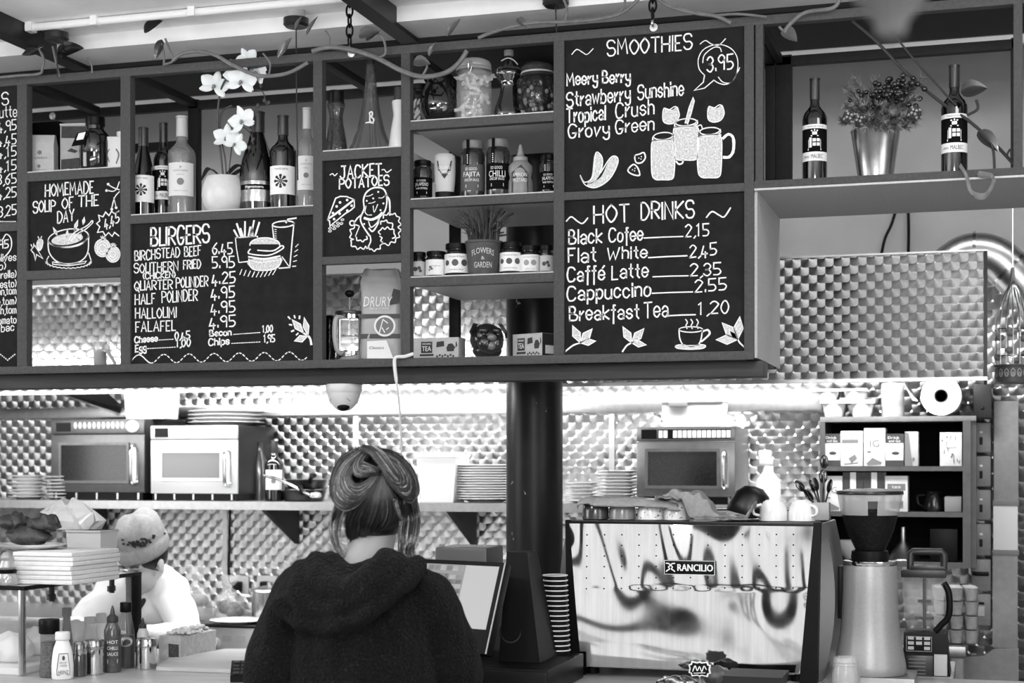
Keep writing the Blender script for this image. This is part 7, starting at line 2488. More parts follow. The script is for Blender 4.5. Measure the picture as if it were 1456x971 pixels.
# bunched towel: a draped sheet whose front hangs over the second speckled cup
NXT, NV = 60, 34
top = []
for i in range(NXT + 1):
    px = 932 + 143 * i / NXT
    def lerp(tab):
        for (a0, v0), (a1, v1) in zip(tab, tab[1:]):
            if a0 <= px <= a1: 
                k_ = (px - a0) / (a1 - a0); k_ = k_ * k_ * (3 - 2 * k_)
                return v0 + (v1 - v0) * k_
        return tab[-1][1]
    hgt = lerp([(932, .074), (952, .086), (975, .092), (990, .088), (1002, .064), (1016, .032), (1034, .014), (1056, .012), (1066, .030), (1072, .052), (1075, .058)])
    drop = lerp([(932, .004), (956, .010), (968, .030), (985, .080), (1012, .060), (1030, .010), (1075, .010)])
    for k in range(NV + 1):
        v = k / NV
        x_ = PX(px, YT)
        if v < .36:
            q_ = v / .36
            y_ = -.016 * sin(q_ * pi / 2 + .3) - .004 + .01 * q_
            z_ = hgt - drop * (1 - q_) ** 1.3
        else:
            q_ = (v - .36) / .64
            y_ = .006 + .13 * q_
            z_ = hgt - .012 * q_ * q_
        fold = .0075 * sin(i * .42 + 5.0 * v + 1.2 * sin(i * .13)) + .004 * sin(i * .9 - 7 * v)
        amp = .35 + .65 * min(1, i / 14)
        top.append(Vector((x_ + .004 * sin(9 * v + i * .2), YT + y_ - abs(fold) * .5 * amp * (v < .4), zT + max(.012, z_ + fold * amp))))
fs = []
n1 = len(top)
bot = [p + Vector((0, .004, -.007)) for p in top]
for i in range(NXT):
    for k in range(NV):
        a_ = i * (NV + 1) + k
        fs += [(a_, a_ + 1, a_ + NV + 2, a_ + NV + 1), (n1 + a_, n1 + a_ + NV + 1, n1 + a_ + NV + 2, n1 + a_ + 1)]
    for k in (0, NV):
        a_ = i * (NV + 1) + k
        fs.append((a_, a_ + NV + 1, n1 + a_ + NV + 1, n1 + a_))
for i in (0, NXT):
    for k in range(NV):
        a_ = i * (NV + 1) + k
        fs.append((a_, a_ + 1, n1 + a_ + 1, n1 + a_))
o = MB().add(top + bot, fs).done('folded_towel', M_TOWEL, None, smooth_angle=180)
tag(o, 'bunched grey towel spilling down between the speckled cups and the black bowl', 'towel')
c = P(1062, 742, YE + .17)
t = thing('black_bowl', 'upturned black bowl behind the bunched towel on the machine', 'bowl', (c.x, YE + .20, zT))
g = MB(); g.T = Matrix.Rotation(radians(12), 4, 'Y')
g.lathe([(.068, .0), (.070, .004), (.067, .030), (.052, .066), (.030, .086), (.0, .092)], n=36)
g.done('bowl', mat(.045, .35, 0, name='black_bowl'), t)
t.location.z += .016
# spoons in a steel pot
c = P(1168, 742, YE + .16)
t = thing('spoon_pot', 'square pale pot of teaspoons on the machine beside the white cups', 'pot', (c.x, YE + .20, zT))
MB().box(-.028, -.028, 0, .022, .028, .055, .003).done('pot', M_LGREY, t)
sp = [((-.07, .0, .10), .35), ((-.055, -.01, .085), .8), ((-.035, .02, .10), 1.2), ((-.02, -.02, .105), .2), ((.0, .02, .13), .7), ((.005, -.005, .175), .1), ((.02, .01, .10), 1.0), ((-.045, .02, .07), .5)]
for k, ((dx, dy, dz), ra) in enumerate(sp):
    o = thing('teaspoon', 'dark metal teaspoon in the square pot, ' + ['leaning furthest towards the white cups', 'second outwards over the white cup', 'tilted at the back of the fan', 'upright near the front of the bunch', 'half upright behind the tall one', 'standing tallest of the bunch', 'tipped towards the grinder', 'lying lowest over the white cup'][k], 'spoon', (c.x, YE + .20, zT + .006), 0, 'teaspoons in the pot')
    p0, p1 = Vector((dx * -.12, dy * .4, 0)), Vector((dx, dy, dz))
    g = MB().tube([p0, p0.lerp(p1, .6), p1 - (p1 - p0) * .1], .0026, 8)
    dirn = (p1 - p0).normalized()
    g.T = Matrix.Translation(p1) @ dirn.to_track_quat('Z', 'X').to_matrix().to_4x4() @ Matrix.Rotation(ra * 2, 4, 'Z')
    g.ball((0, 0, 0), .0135, .005, .022, 14, 10)
    g.done('spoon', mat(.35, .18, 1, name='dark_spoon'), o)

# ---- coffee grinder
YG = 4.86
c = P(1237, 960, YG)
s = S(1237, YG)
t = thing('coffee_grinder', 'silver coffee grinder with a clear hopper of dark beans beside the espresso machine', 'coffee grinder', (c.x, YG, Z1))
zl = lambda py: P(1237, py, YG).z - Z1
MB().loft([[(-.075, -.11, 0), (.135, -.11, 0), (.135, .12, 0), (-.075, .12, 0)], [(-.075, -.11, .022), (.135, -.11, .022), (.135, .12, .022), (-.075, .12, .022)]]).done('base_plate', M_STEELB, t)
b = [(0, .022), (50 * s, .023), (51 * s, .028), (50 * s, zl(944)), (48 * s, zl(932)), (45 * s, zl(918)), (42 * s, zl(902)), (40.2 * s, zl(880)), (38.5 * s, zl(840)), (37.8 * s, zl(806)), (37 * s, zl(803))]
MB().lathe(b, n=48).done('body', mat(.62, .38, .35, .06, 160, name='grinder_silver'), t)
MB().lathe([(37.5 * s, zl(803)), (38.5 * s, zl(801)), (38.5 * s, zl(797)), (34 * s, zl(796)), (0, zl(796))], n=40).done('top_ring', M_CHROME, t)
MB().lathe([(26 * s, zl(796)), (26.5 * s, zl(792)), (25.5 * s, zl(783)), (22 * s, zl(781)), (0, zl(781))], n=36).done('collar', M_BLACK, t)
hp = [(21 * s, zl(782)), (26 * s, zl(772)), (33 * s, zl(755)), (40 * s, zl(732)), (44 * s, zl(712)), (45.5 * s, zl(702)), (44.6 * s, zl(702)), (43 * s, zl(712)), (39 * s, zl(732))]
g = MB().lathe(hp[:4], n=40)
g.mi = 1
g.lathe(hp[3:6], n=40)
g.f = [q_ for q_ in g.f if len(q_) == 4]
g.m = g.m[:len(g.f)] if len(set(g.m[:len(g.f)])) > 1 else [0] * 120 + [1] * (len(g.f) - 120)
g.done('hopper', [mat(.25, .05, coat=.1, spec=.2, alpha=.10, name='hopper_plastic'), mat(.80, .12, coat=.6, alpha=.55, name='hopper_hazy')], t)
MB().lathe([(20.4 * s, zl(781)), (25 * s, zl(771)), (32 * s, zl(755)), (38.6 * s, zl(732)), (40 * s, zl(728)), (20 * s, zl(724)), (0, zl(724))], n=36).done('coffee_beans', mat(.06, .5, 0, .9, 130, 1.0, 110, spec=.12, name='beans'), t)
MB().lathe([(46.5 * s, zl(703)), (47 * s, zl(701)), (46 * s, zl(698)), (30 * s, zl(695)), (0, zl(694))], n=40).done('lid', mat(.10, .3, name='hopper_lid'), t)
L = MB()
rr = 40.5 * s
f = lambda u, v: Vector((rr * 1.06 * sin(u / rr), -rr * 1.06 * cos(u / rr), v))
x0, x1, z0, z1 = -19 * s, 7 * s, zl(938), zl(924)
L.blob([(x0, z0), (x1, z0), (x1, z1), (x0, z1)], f)
printed(L, 'COFFEE', lambda u, v: f(u, v) + Vector((0, -.001, 0)), (x0 + x1) / 2, (z0 + z1) / 2, 18 * s, 6 * s)
L.done('rating_plate', [mat(.8, .3, .3, name='plate_silver'), M_INK], t)
MB().box(-.095, -.02, zl(805), -.080, .02, zl(880), .004).done('side_clip', M_BLACK, t)
# glass jar in front
c = PG(1203, 985, Z1)
t = thing('empty_jar', 'clear screw-neck glass jar in front of the coffee grinder', 'jar', (c.x, c.y, Z1))
r_ = 19 * S(1203, c.y)
hj = P(1203, 934, c.y).z - Z1
MB().lathe([(0, .004), (r_ * .95, 0), (r_ * 1.05, .008), (r_ * 1.05, hj * .55), (r_ * .92, hj * .72), (r_ * .90, hj * .76), (r_ * .96, hj * .78), (r_ * .90, hj * .84), (r_ * .96, hj * .87), (r_ * .9, hj * .93), (r_ * .9, hj), (r_ * .82, hj), (r_ * .82, hj * .75), (r_ * .95, hj * .55), (r_ * .95, .01), (0, .008)], n=32).done('glass', mat(.8, .05, coat=.5, alpha=.38, name='empty_glass'), t)

# ---- blender
YB2 = 5.10
ZB = ZC
xrw = PX(1358, 5.3)
MB().box(-.62, 4.982, .862, xrw, 5.42, ZB, .004).done('rear_worktop', M_TOP, ct, world=True)
MB().box(-.60, 5.0, 0, xrw - .02, 5.40, .861).done('rear_panel', mat(.16, .6, 0, .2, 10, name='counter_front'), ct, world=True)
s = S(1313, YB2)
c = P(1313, 965, YB2)
zl = lambda py: P(1313, py, YB2).z - Z1
b0 = .0
t = thing('blender', 'kitchen blender with a keypad base, clear jug and big carrying handle', 'blender', (c.x + .008, 5.085, ZB + .001))
hs = lambda px: (px - 1313) * s
MB().loft([[(hs(1279), -.07, 0), (hs(1347), -.07, 0), (hs(1347), .09, 0), (hs(1279), .09, 0)], [(hs(1283), -.075, zl(940)), (hs(1345), -.075, zl(940)), (hs(1345), .085, zl(940)), (hs(1283), .085, zl(940))], [(hs(1284), -.06, zl(896)), (hs(1342), -.06, zl(896)), (hs(1342), .08, zl(896)), (hs(1284), .08, zl(896))]]).done('base', M_BLACK, t)
g = MB().box(hs(1287), -.082, zl(922), hs(1323), -.06, zl(900), .002)
g.mi = 1
for i in range(3):
    for j in range(3):
        if (i, j) == (1, 0): continue
        u, v = hs(1290 + 11 * i), zl(919 - 7 * j)
        g.blob([(u, v), (u + 8 * s, v), (u + 8 * s, v + 4.5 * s), (u, v + 4.5 * s)], lambda a_, b_: Vector((a_, -.083, b_)))
g.ribbon([(hs(1288), zl(921)), (hs(1322), zl(921)), (hs(1322), zl(901)), (hs(1288), zl(901)), (hs(1288), zl(921))], .0012, lambda a_, b_: Vector((a_, -.0828, b_)))
g.done('keypad', [M_BLACK, M_LGREY], t)
g = MB().box(hs(1287), -.081, zl(958), hs(1324), -.06, zl(927), .002)
g.mi = 1
for k in range(5): g.blob([(hs(1291), zl(953 - 5 * k)), (hs(1314), zl(953 - 5 * k)), (hs(1314), zl(952 - 5 * k)), (hs(1291), zl(952 - 5 * k))], lambda a_, b_: Vector((a_, -.082, b_)))
g.done('information_panel', [mat(.14, .3, name='info_panel'), M_GREY], t)
MB().box(hs(1325), -.0775, zl(955), hs(1343), .05, zl(925), .003).done('side_strip', M_LGREY, t)
jw = lambda py: 1
MB().loft([[(hs(1290), -.045, zl(893)), (hs(1330), -.045, zl(893)), (hs(1330), .055, zl(893)), (hs(1290), .055, zl(893))], [(hs(1284), -.058, zl(872)), (hs(1336), -.058, zl(872)), (hs(1336), .068, zl(872)), (hs(1284), .068, zl(872))], [(hs(1281), -.066, zl(818)), (hs(1340), -.066, zl(818)), (hs(1340), .076, zl(818)), (hs(1281), .076, zl(818))]]).done('jug', mat(.6, .06, coat=.3, alpha=.25, name='jug_plastic'), t)
MB().rod((hs(1311), 0, zl(893)), (hs(1311), 0, zl(822)), .005).box(hs(1298), -.004, zl(880), hs(1324), .004, zl(876)).box(hs(1302), -.004, zl(856), hs(1320), .004, zl(852)).done('blade_shaft', M_DGREY, t)
MB().tube(smooth([(hs(1338), -.055, zl(826)), (hs(1345), -.062, zl(840)), (hs(1345), -.062, zl(870)), (hs(1335), -.06, zl(884)), (hs(1326), -.06, zl(894))], 5), .010, 10).done('jug_handle', M_BLACK, t)
MB().box(hs(1280), -.068, zl(819), hs(1341), .078, zl(808), .004).box(hs(1293), -.05, zl(809), hs(1340), .05, zl(803), .003).done('lid', mat(.13, .35, name='lid_black'), t)
MB().tube([(hs(1292), -.03, zl(808)), (hs(1292), -.03, zl(786)), (hs(1296), -.03, zl(783)), (hs(1335), -.03, zl(783)), (hs(1338), -.03, zl(787)), (hs(1338), -.03, zl(808))], .011, 10).done('carrying_handle', mat(.18, .35, name='grey_handle'), t)
# egg trays on the bench beyond
c = P(1356, 975, 5.6)
for k in range(4):
    z0 = .901 + k * .052
    g = MB()
    for i in range(3):
        for j in range(3): g.lathe([(.012, 0), (.020, .004), (.026, .05), (.024, .05)], (i - 1) * .054, j * .054, 12)
    o = g.done('egg_tray', mat(.62, .85, 0, .2, 30, name='egg_pulp'))
    o.location = (PX(1360, 6.0), 5.95, z0)
    o.rotation_euler = (0, 0, .1 * (k % 2))
    tag(o, ['lowest', 'second', 'third', 'topmost'][k] + ' grey egg tray in the pile behind the blender', 'egg tray', 'egg trays behind the blender')

# ---- small ornate counter sign in front of the machine
c = P(995, 951, 4.50)
t = thing('counter_sign', 'tiny ornate black and white counter sign in front of the polished panel', 'sign', (c.x, 4.50, Z1))
zc_ = c.z - Z1
w_, h_ = 16 * S(995, 4.5), 11 * S(995, 4.5)
out = [(-1, -.55), (-.8, -.6), (-.72, -1), (-.2, -.86), (0, -1), (.2, -.86), (.72, -1), (.8, -.6), (1, -.55), (.92, 0), (1, .55), (.8, .6), (.72, 1), (.2, .86), (0, 1), (-.2, .86), (-.72, 1), (-.8, .6), (-1, .55), (-.92, 0)]
g = MB().prism([(a * w_, zc_ + b * h_) for a, b in out], -.003, .003)
g.mi = 1
f = on_flat(-.003)
g.blob([(a * w_ * .86, zc_ + b * h_ * .82) for a, b in out], f)
g.mi = 0
f2 = on_flat(-.003, .0016)
g.ribbon([(p.x, p.y) for p in smooth([(-.6 * w_, zc_ - .3 * h_, 0), (-.4 * w_, zc_ + .4 * h_, 0), (-.2 * w_, zc_ - .2 * h_, 0), (.0, zc_ + .3 * h_, 0), (.2 * w_, zc_ - .3 * h_, 0), (.4 * w_, zc_ + .4 * h_, 0), (.6 * w_, zc_ + .0 * h_, 0)], 5)], w_ * .09, f2)
g.ribbon([(-.5 * w_, zc_ - .55 * h_), (.5 * w_, zc_ - .45 * h_)], w_ * .07, f2)
g.done('plaque', [M_PAPER, M_BLACK], t)
MB().rod((0, .001, .008), (0, .001, zc_ - h_ * .9), .003).lathe([(.028, 0), (.028, .004), (.01, .01), (0, .01)], n=24).done('stem', M_STEEL, t)
c = PG(962, 990, Z1)
lump('wrapped_biscuit', 'small foil-wrapped biscuit on the counter beside the ornate sign', 'biscuit', (PX(966, 4.5), 4.47, Z1), .055, .03, .022, M_FOIL, 31, .15)
lump('wrapped_biscuit', 'dark wrapped biscuit on the counter behind the ornate sign', 'biscuit', (PX(1018, 4.56), 4.58, Z1), .045, .03, .030, mat(.3, .4, 0, .4, 50, name='dark_wrap'), 35, .12)
o = MB().loft([[(PX(1034, 4.5), 4.48, Z1), (PX(1110, 4.5), 4.48, Z1), (PX(1110, 4.5), 4.62, Z1), (PX(1034, 4.5), 4.62, Z1)], [(PX(1030, 4.5), 4.46, Z1 + .05), (PX(1114, 4.5), 4.46, Z1 + .05), (PX(1114, 4.5), 4.64, Z1 + .05), (PX(1030, 4.5), 4.64, Z1 + .05)]]).done('tip_tray', M_DGREY)
tag(o, 'dark rectangular tray on the counter in front of the polished panel', 'tray')
# ================================================================ the two people
from mathutils import noise


def fuse(o, voxel, smooth_it=6, folds=0, fs=12, fold_axis=None):
    """union of all the closed shapes of a mesh into one continuous skin"""
    r = o.modifiers.new('r', 'REMESH')
    r.mode, r.voxel_size = 'VOXEL', voxel
    if smooth_it:
        s = o.modifiers.new('s', 'SMOOTH')
        s.iterations, s.factor = smooth_it, .5
    bpy.context.view_layer.update()
    dg = bpy.context.evaluated_depsgraph_get()
    me = bpy.data.meshes.new_from_object(o.evaluated_get(dg))
    o.modifiers.clear()
    old = o.data
    for m in old.materials:
        if len(me.materials) == 0: me.materials.append(m)
    o.data = me
    if folds:
        for v in me.vertices:
            p = v.co * fs
            q = Vector((p.x, p.y, p.z * .45)) if fold_axis is None else Vector((p.x * fold_axis[0], p.y * fold_axis[1], p.z * fold_axis[2]))
            n = noise.noise(q) + .5 * noise.noise(q * 2.1)
            v.co += v.normal * (n * folds)
    me.shade_smooth()
    return o


def limb(mb, pts, rad, n=16):
    """tapered limb with rounded joints"""
    P0 = smooth(pts, 5)
    m = len(pts)
    R = []
    for i in range(len(P0)):
        t = i / (len(P0) - 1) * (m - 1)
        k = min(m - 2, int(t))
        R.append(rad[k] + (rad[k + 1] - rad[k]) * (t - k))
    mb.tube(P0, R, n)
    mb.ball(P0[0], R[0], R[0], R[0], 14, 10)
    mb.ball(P0[-1], R[-1], R[-1], R[-1], 14, 10)


def hand(mb, wrist, fwd, up, side, curl=.5, sc=1.0):
    """palm, thumb from its side, four unequal bent fingers; side = towards the thumb"""
    f, u = Vector(fwd).normalized(), Vector(up).normalized()
    t = Vector(side).normalized()
    w = Vector(wrist)
    for k in range(7):
        v = k / 6
        c = w + f * (.095 * v * sc)
        for j in (-1, -.33, .33, 1):
            mb.ball(c + t * (j * (.022 + .012 * v) * sc), .013 * sc, .013 * sc, .012 * sc, 10, 6)
    for j, ln in ((.040, .072), (.014, .080), (-.012, .074), (-.036, .058)):
        p0 = w + f * .090 * sc + t * j * sc
        pts = [p0]
        d = f.copy()
        for seg in (.45, .32, .27):
            pts.append(pts[-1] + d * ln * seg * sc)
            d = (d * cos(curl) - u * sin(curl)).normalized()
        mb.tube(pts, [.0088 * sc, .0085 * sc, .0078 * sc, .0066 * sc], 10)
        for p, r in zip(pts, (.0088, .0086, .008, .0067)): mb.ball(p, r * sc, r * sc, r * sc, 10, 6)
    p0 = w + f * .028 * sc + t * .026 * sc
    pts = [p0, p0 + (f * .6 + t * .8) * .034 * sc, p0 + (f * .6 + t * .8) * .034 * sc + (f * .95 + t * .25 - u * .15) * .032 * sc, p0 + (f * .6 + t * .8) * .034 * sc + (f * .95 + t * .25 - u * .15) * .032 * sc + (f - u * .3) * .024 * sc]
    mb.tube(pts, [.0125 * sc, .0105 * sc, .0095 * sc, .0075 * sc], 10)
    for p, r in zip(pts, (.0125, .0106, .0096, .0076)): mb.ball(p, r * sc, r * sc, r * sc, 10, 6)


M_SKIN = NT('skin')
M_SKIN.b.inputs['Base Color'].default_value = (.30, .30, .30, 1)
M_SKIN.b.inputs['Roughness'].default_value = .5
M_SKIN.b.inputs['Subsurface Weight'].default_value = .12
M_SKIN.b.inputs['Subsurface Radius'].default_value = (.01, .01, .01)
M_SKIN = M_SKIN.m

# ---------------------------------------------------------------- hooded woman at the till, seen from behind
YWM = 3.66
hc = P(533, 706, YWM)                       # middle of her head
root = P(516, 800, YWM)
wm = thing('person', 'person with pinned-up hair in a black hooded top, seen from behind at the till', 'person', (root.x, YWM, 0), 0)
yaw = .26
Rz = Matrix.Rotation(yaw, 4, 'Z')
O_ = Vector((root.x, YWM, 0))
Wl = lambda x, y, z: O_ + (Rz @ Vector((x, y, z)))       # her own frame: x to her right, y ahead
fwd, rgt = (Rz @ Vector((0, 1, 0))), (Rz @ Vector((1, 0, 0)))
g = MB()
# head: skull, jaw, face, ears, neck
H = hc + fwd * .015
hd = lambda x, y, z: H + rgt * x + fwd * y + Vector((0, 0, z))
g.ball(hd(0, -.005, .012), .074, .088, .092, 24, 16)
g.ball(hd(0, .035, -.045), .056, .058, .072, 20, 14)
g.ball(hd(0, .075, -.085), .026, .022, .020, 12, 8)
limb(g, [hd(0, .088, .012), hd(0, .102, -.012), hd(0, .106, -.030)], [.008, .011, .013], 10)
g.ball(hd(0, .086, -.060), .024, .010, .007, 12, 8)
for s_ in (-1, 1):
    g.ball(hd(s_ * .076, .0, -.022), .008, .020, .032, 12, 8)
    g.ball(hd(s_ * .032, .074, .012), .020, .014, .009, 10, 6)
limb(g, [hd(0, .0, -.05), hd(0, -.018, -.11), Wl(0, -.02, 1.285), Wl(0, -.01, 1.22)], [.052, .052, .060, .075], 20)
# trunk and legs
rings = []
for z, wx, wy, oy in ((.86, .160, .105, .0), (.95, .150, .098, .0), (1.05, .145, .095, .0), (1.15, .160, .10, -.005), (1.23, .155, .085, -.012), (1.28, .09, .06, -.018)):
    rings.append([Wl(wx * cos(a), wy * sin(a) + oy, z) for a in [2 * pi * i / 28 for i in range(28)]])
g.loft(rings)
for s_ in (-1, 1):
    limb(g, [Wl(s_ * .085, 0, .88), Wl(s_ * .09, .02, .50), Wl(s_ * .09, -.01, .09)], [.088, .058, .040])
    limb(g, [Wl(s_ * .09, -.02, .05), Wl(s_ * .095, .14, .035)], [.038, .030])
armL = [Wl(-.165, -.01, 1.235), Wl(-.235, .0, 1.00), Wl(-.150, .235, .985)]
armR = [Wl(.160, -.01, 1.235), Wl(.225, .05, 1.01), Wl(.170, .29, 1.03)]
for A in (armL, armR): limb(g, A, [.050, .040, .026])
hand(g, armL[2] + fwd * .01, fwd * 1 + Vector((0, 0, -.25)), Vector((0, 0, 1)), rgt, .22)
hand(g, armR[2] + fwd * .01, fwd * 1 + Vector((0, 0, .1)), Vector((0, 0, 1)), -rgt, .35)
b = fuse(g.done('body', M_SKIN, wm, world=True), .0055, 3)
eye = MB()
for s_ in (-1, 1): eye.ball(hd(s_ * .032, .080, -.001), .011, .009, .009, 12, 8)
eye.done('eyes', mat(.8, .2, name='eye'), wm, world=True)
# hooded top
M_HOOD = NT('black_fleece')
M_HOOD.t.links.new(M_HOOD.ramp(M_HOOD.noise(170, 4, None, .75), [(.38, .002), (.58, .007), (.75, .045)]), M_HOOD.b.inputs['Base Color'])
M_HOOD.b.inputs['Roughness'].default_value = .95
M_HOOD.b.inputs['Specular IOR Level'].default_value = .15
M_HOOD.b.inputs['Sheen Weight'].default_value = .03
M_HOOD.bump(M_HOOD.noise(150, 3), 1.0, .012)
M_HOOD = M_HOOD.m
g = MB()
rings = []
for z, wx, wy, oy in ((.80, .205, .145, .0), (.88, .20, .14, .0), (1.0, .185, .132, .0), (1.10, .188, .13, -.003), (1.18, .190, .122, -.008), (1.235, .178, .108, -.014), (1.275, .135, .088, -.018), (1.305, .085, .074, -.02)):
    rings.append([Wl(wx * cos(a), wy * sin(a) + oy, z) for a in [2 * pi * i / 36 for i in range(36)]])
g.loft(rings)
limb(g, [Wl(-.155, -.01, 1.225), Wl(-.205, -.005, 1.12), Wl(-.238, .0, 1.0), Wl(-.19, .13, .985), Wl(-.153, .22, .986)], [.074, .072, .066, .056, .044], 22)
limb(g, [Wl(.150, -.01, 1.225), Wl(.205, .02, 1.12), Wl(.232, .05, 1.01), Wl(.20, .18, 1.015), Wl(.172, .275, 1.028)], [.074, .072, .066, .056, .044], 22)


def back(px, py, off=0.0): return P(px, py, YWM - .125 - off)


def roll(pts, r, off=0): limb(g, [back(a, b_, off + (c_[0] if c_ else 0)) for a, b_, *c_ in pts], [r] * len(pts), 14)


roll(((402, 858), (418, 880), (455, 889), (505, 880), (548, 852), (583, 822, -.03), (592, 806, -.06)), .026, .012)
roll(((428, 812, -.04), (424, 846), (452, 866), (500, 856), (542, 826), (566, 804, -.03)), .030, .012)
roll(((452, 800, -.05), (462, 832), (498, 838), (532, 814), (548, 798, -.03)), .032, .010)
roll(((405, 846, -.02), (420, 826, -.04), (446, 806, -.06)), .026, 0)
c_ = back(486, 846)
g.ball(c_ + Vector((0, .03, 0)), .125, .055, .075, 24, 16)
# standing collar of the hood round the neck
limb(g, [Wl(-.055, .055, 1.285), Wl(-.084, .01, 1.305), Wl(-.074, -.055, 1.312), Wl(-.025, -.095, 1.290), Wl(.045, -.088, 1.306), Wl(.084, -.02, 1.308), Wl(.055, .055, 1.285)], [.026, .028, .026, .022, .026, .028, .026], 14)
hb = fuse(g.done('hooded_top', M_HOOD, wm, world=True), .007, 5, .010, 16)
g = MB()
rings = []
for z, wx, wy in ((.90, .178, .125), (.80, .185, .13)): rings.append([Wl(wx * cos(a), wy * sin(a), z) for a in [2 * pi * i / 28 for i in range(28)]])
g.loft(rings)
for s_ in (-1, 1): limb(g, [Wl(s_ * .088, 0, .84), Wl(s_ * .092, .02, .50), Wl(s_ * .092, -.01, .10)], [.10, .078, .062])
fuse(g.done('trousers', mat(.1, .8, name='trousers'), wm, world=True), .012, 4, .004, 10)
g = MB()
for s_ in (-1, 1): limb(g, [Wl(s_ * .09, -.03, .052), Wl(s_ * .095, .06, .05), Wl(s_ * .10, .155, .04)], [.048, .045, .038])
g.v = [(x, y, max(.002, z)) for x, y, z in g.v]
fuse(g.done('shoes', M_BLACK, wm, world=True), .010, 3)

# hair: a close cap and many curved locks laid over it
HC, HR = hc + Vector((0, 0, .000)), Vector((.100, .112, .116))


def on_head(px, py, infl=1.0):
    o = Vector((0, 0, CZ)) - HC
    d = (P(px, py, YWM) - Vector((0, 0, CZ))).normalized()
    R_ = HR * infl
    o2 = Vector((o.x / R_.x, o.y / R_.y, o.z / R_.z))
    d2 = Vector((d.x / R_.x, d.y / R_.y, d.z / R_.z))
    a_, b_, c2 = d2.dot(d2), 2 * o2.dot(d2), o2.dot(o2) - 1
    disc = max(0, b_ * b_ - 4 * a_ * c2)
    t = (-b_ - sqrt(disc)) / (2 * a_)
    return HC + o + d * t


def hairmat(v, name):
    N = NT(name)
    mp = N.n('ShaderNodeMapping')
    l = lin(v)
    N.t.links.new(N.ramp(N.noise(160, 2), [(.3, l * .45), (.7, l * 1.5)]), N.b.inputs['Base Color'])
    N.b.inputs['Roughness'].default_value = .38
    N.b.inputs['Specular IOR Level'].default_value = .5
    return N.m


M_HAIR = [hairmat(.09, 'hair_dark'), hairmat(.20, 'hair_mid'), hairmat(.40, 'hair_light'), hairmat(.58, 'hair_lightest')]
g = MB()
cap = MB().ball(HC + Vector((0, .018, .004)), .096, .104, .112, 32, 22)
cap.ball(HC + fwd * -.002 + rgt * .008 + Vector((0, 0, -.060)), .064, .078, .050, 24, 14)
fuse(cap.done('hair_cap', M_HAIR[0], wm, world=True), .008, 4)
rnd = random.Random(5)


def locks(guides, n, r, infl=(1.0, 1.06), lift=.012, w=(5, 3, 2, 1), jit=2.2, hang=False):
    """hair strands between neighbouring guide curves given as they are seen from behind"""
    for k in range(n):
        t = rnd.uniform(0, len(guides) - 1.001)
        i = int(t)
        f_ = t - i
        m_ = min(len(guides[i]), len(guides[i + 1]))
        jx, jy = rnd.gauss(0, jit), rnd.gauss(0, jit)
        pts = []
        base = rnd.uniform(*infl)
        for q in range(m_):
            a_, b_ = guides[i][q], guides[i + 1][q]
            px, py = a_[0] + (b_[0] - a_[0]) * f_ + jx, a_[1] + (b_[1] - a_[1]) * f_ + jy
            p = on_head(px, py, base + lift * 6 * sin(pi * q / (m_ - 1)) * .5)
            if hang and q >= 2:
                p = P(px, py, 1) - Vector((0, 0, CZ))
                p = Vector((0, 0, CZ)) + p * (hang_y / p.y)
            pts.append(p)
        pts = smooth(pts, 5)
        n_ = len(pts)
        rr = r * rnd.uniform(.6, 1.25)
        g.mi = rnd.choices((0, 1, 2, 3), w)[0]
        g.tube(pts, [rr * (.35 + .65 * sin(pi * min(1, .12 + .88 * j / (n_ - 1)) * .98 + .04) ** .6) for j in range(n_)], 5, flat=.7)


hang_y = YWM - .06
hz = lambda *p: tuple((313 + a_ / 2.597, 597 + b_ / 2.597) for a_, b_ in p)
# loop of hair swept down her left side and back up to the knot
locks([hz((505, 104), (440, 150), (412, 225), (418, 290), (460, 326), (520, 296), (572, 215)), hz((520, 112), (455, 165), (430, 230), (440, 285), (485, 306), (535, 268), (578, 205)),
       hz((530, 124), (472, 175), (452, 225), (470, 270), (505, 280), (548, 244), (580, 196)), hz((540, 136), (495, 172), (478, 210), (494, 240), (525, 240), (556, 218), (582, 188))], 420, .0017, (1.0, 1.03), .030, (5, 3.4, 2.2, .6), 1.3)
locks([hz((540, 140), (505, 150), (492, 180), (505, 206), (530, 205), (560, 194), (584, 180)), hz((545, 112), (530, 130), (515, 156), (520, 180), (540, 186), (566, 182), (588, 176))], 110, .0016, (1.02, 1.06), .02, (4, 3, 2.4, .9), 1.3)
locks([hz((508, 146), (530, 158), (560, 172), (588, 186)), hz((500, 176), (525, 182), (555, 186), (584, 192)), hz((500, 204), (525, 204), (555, 198), (584, 194))], 110, .0017, (1.02, 1.06), .015, (5, 3, 2, .6), 1.2)
# loop on her right side
locks([hz((560, 104), (640, 120), (706, 182), (730, 262), (704, 300), (655, 262), (602, 196)), hz((566, 116), (645, 140), (696, 200), (708, 255), (684, 274), (644, 238), (604, 190)),
       hz((572, 130), (645, 160), (680, 205), (684, 240), (662, 246), (634, 220), (606, 186)), hz((580, 140), (625, 160), (652, 190), (660, 214), (645, 216), (626, 202), (608, 182))], 300, .0017, (1.0, 1.03), .030, (6, 3, 1.5, .4), 1.3)
# twist over the crown
locks([hz((512, 108), (550, 118), (580, 150), (606, 186), (640, 226)), hz((536, 96), (572, 112), (602, 148), (628, 184), (662, 224)), hz((560, 98), (596, 120), (622, 154), (646, 190), (676, 226))], 150, .0018, (1.05, 1.12), .02, (3, 3, 2.2, .8), 1.2)
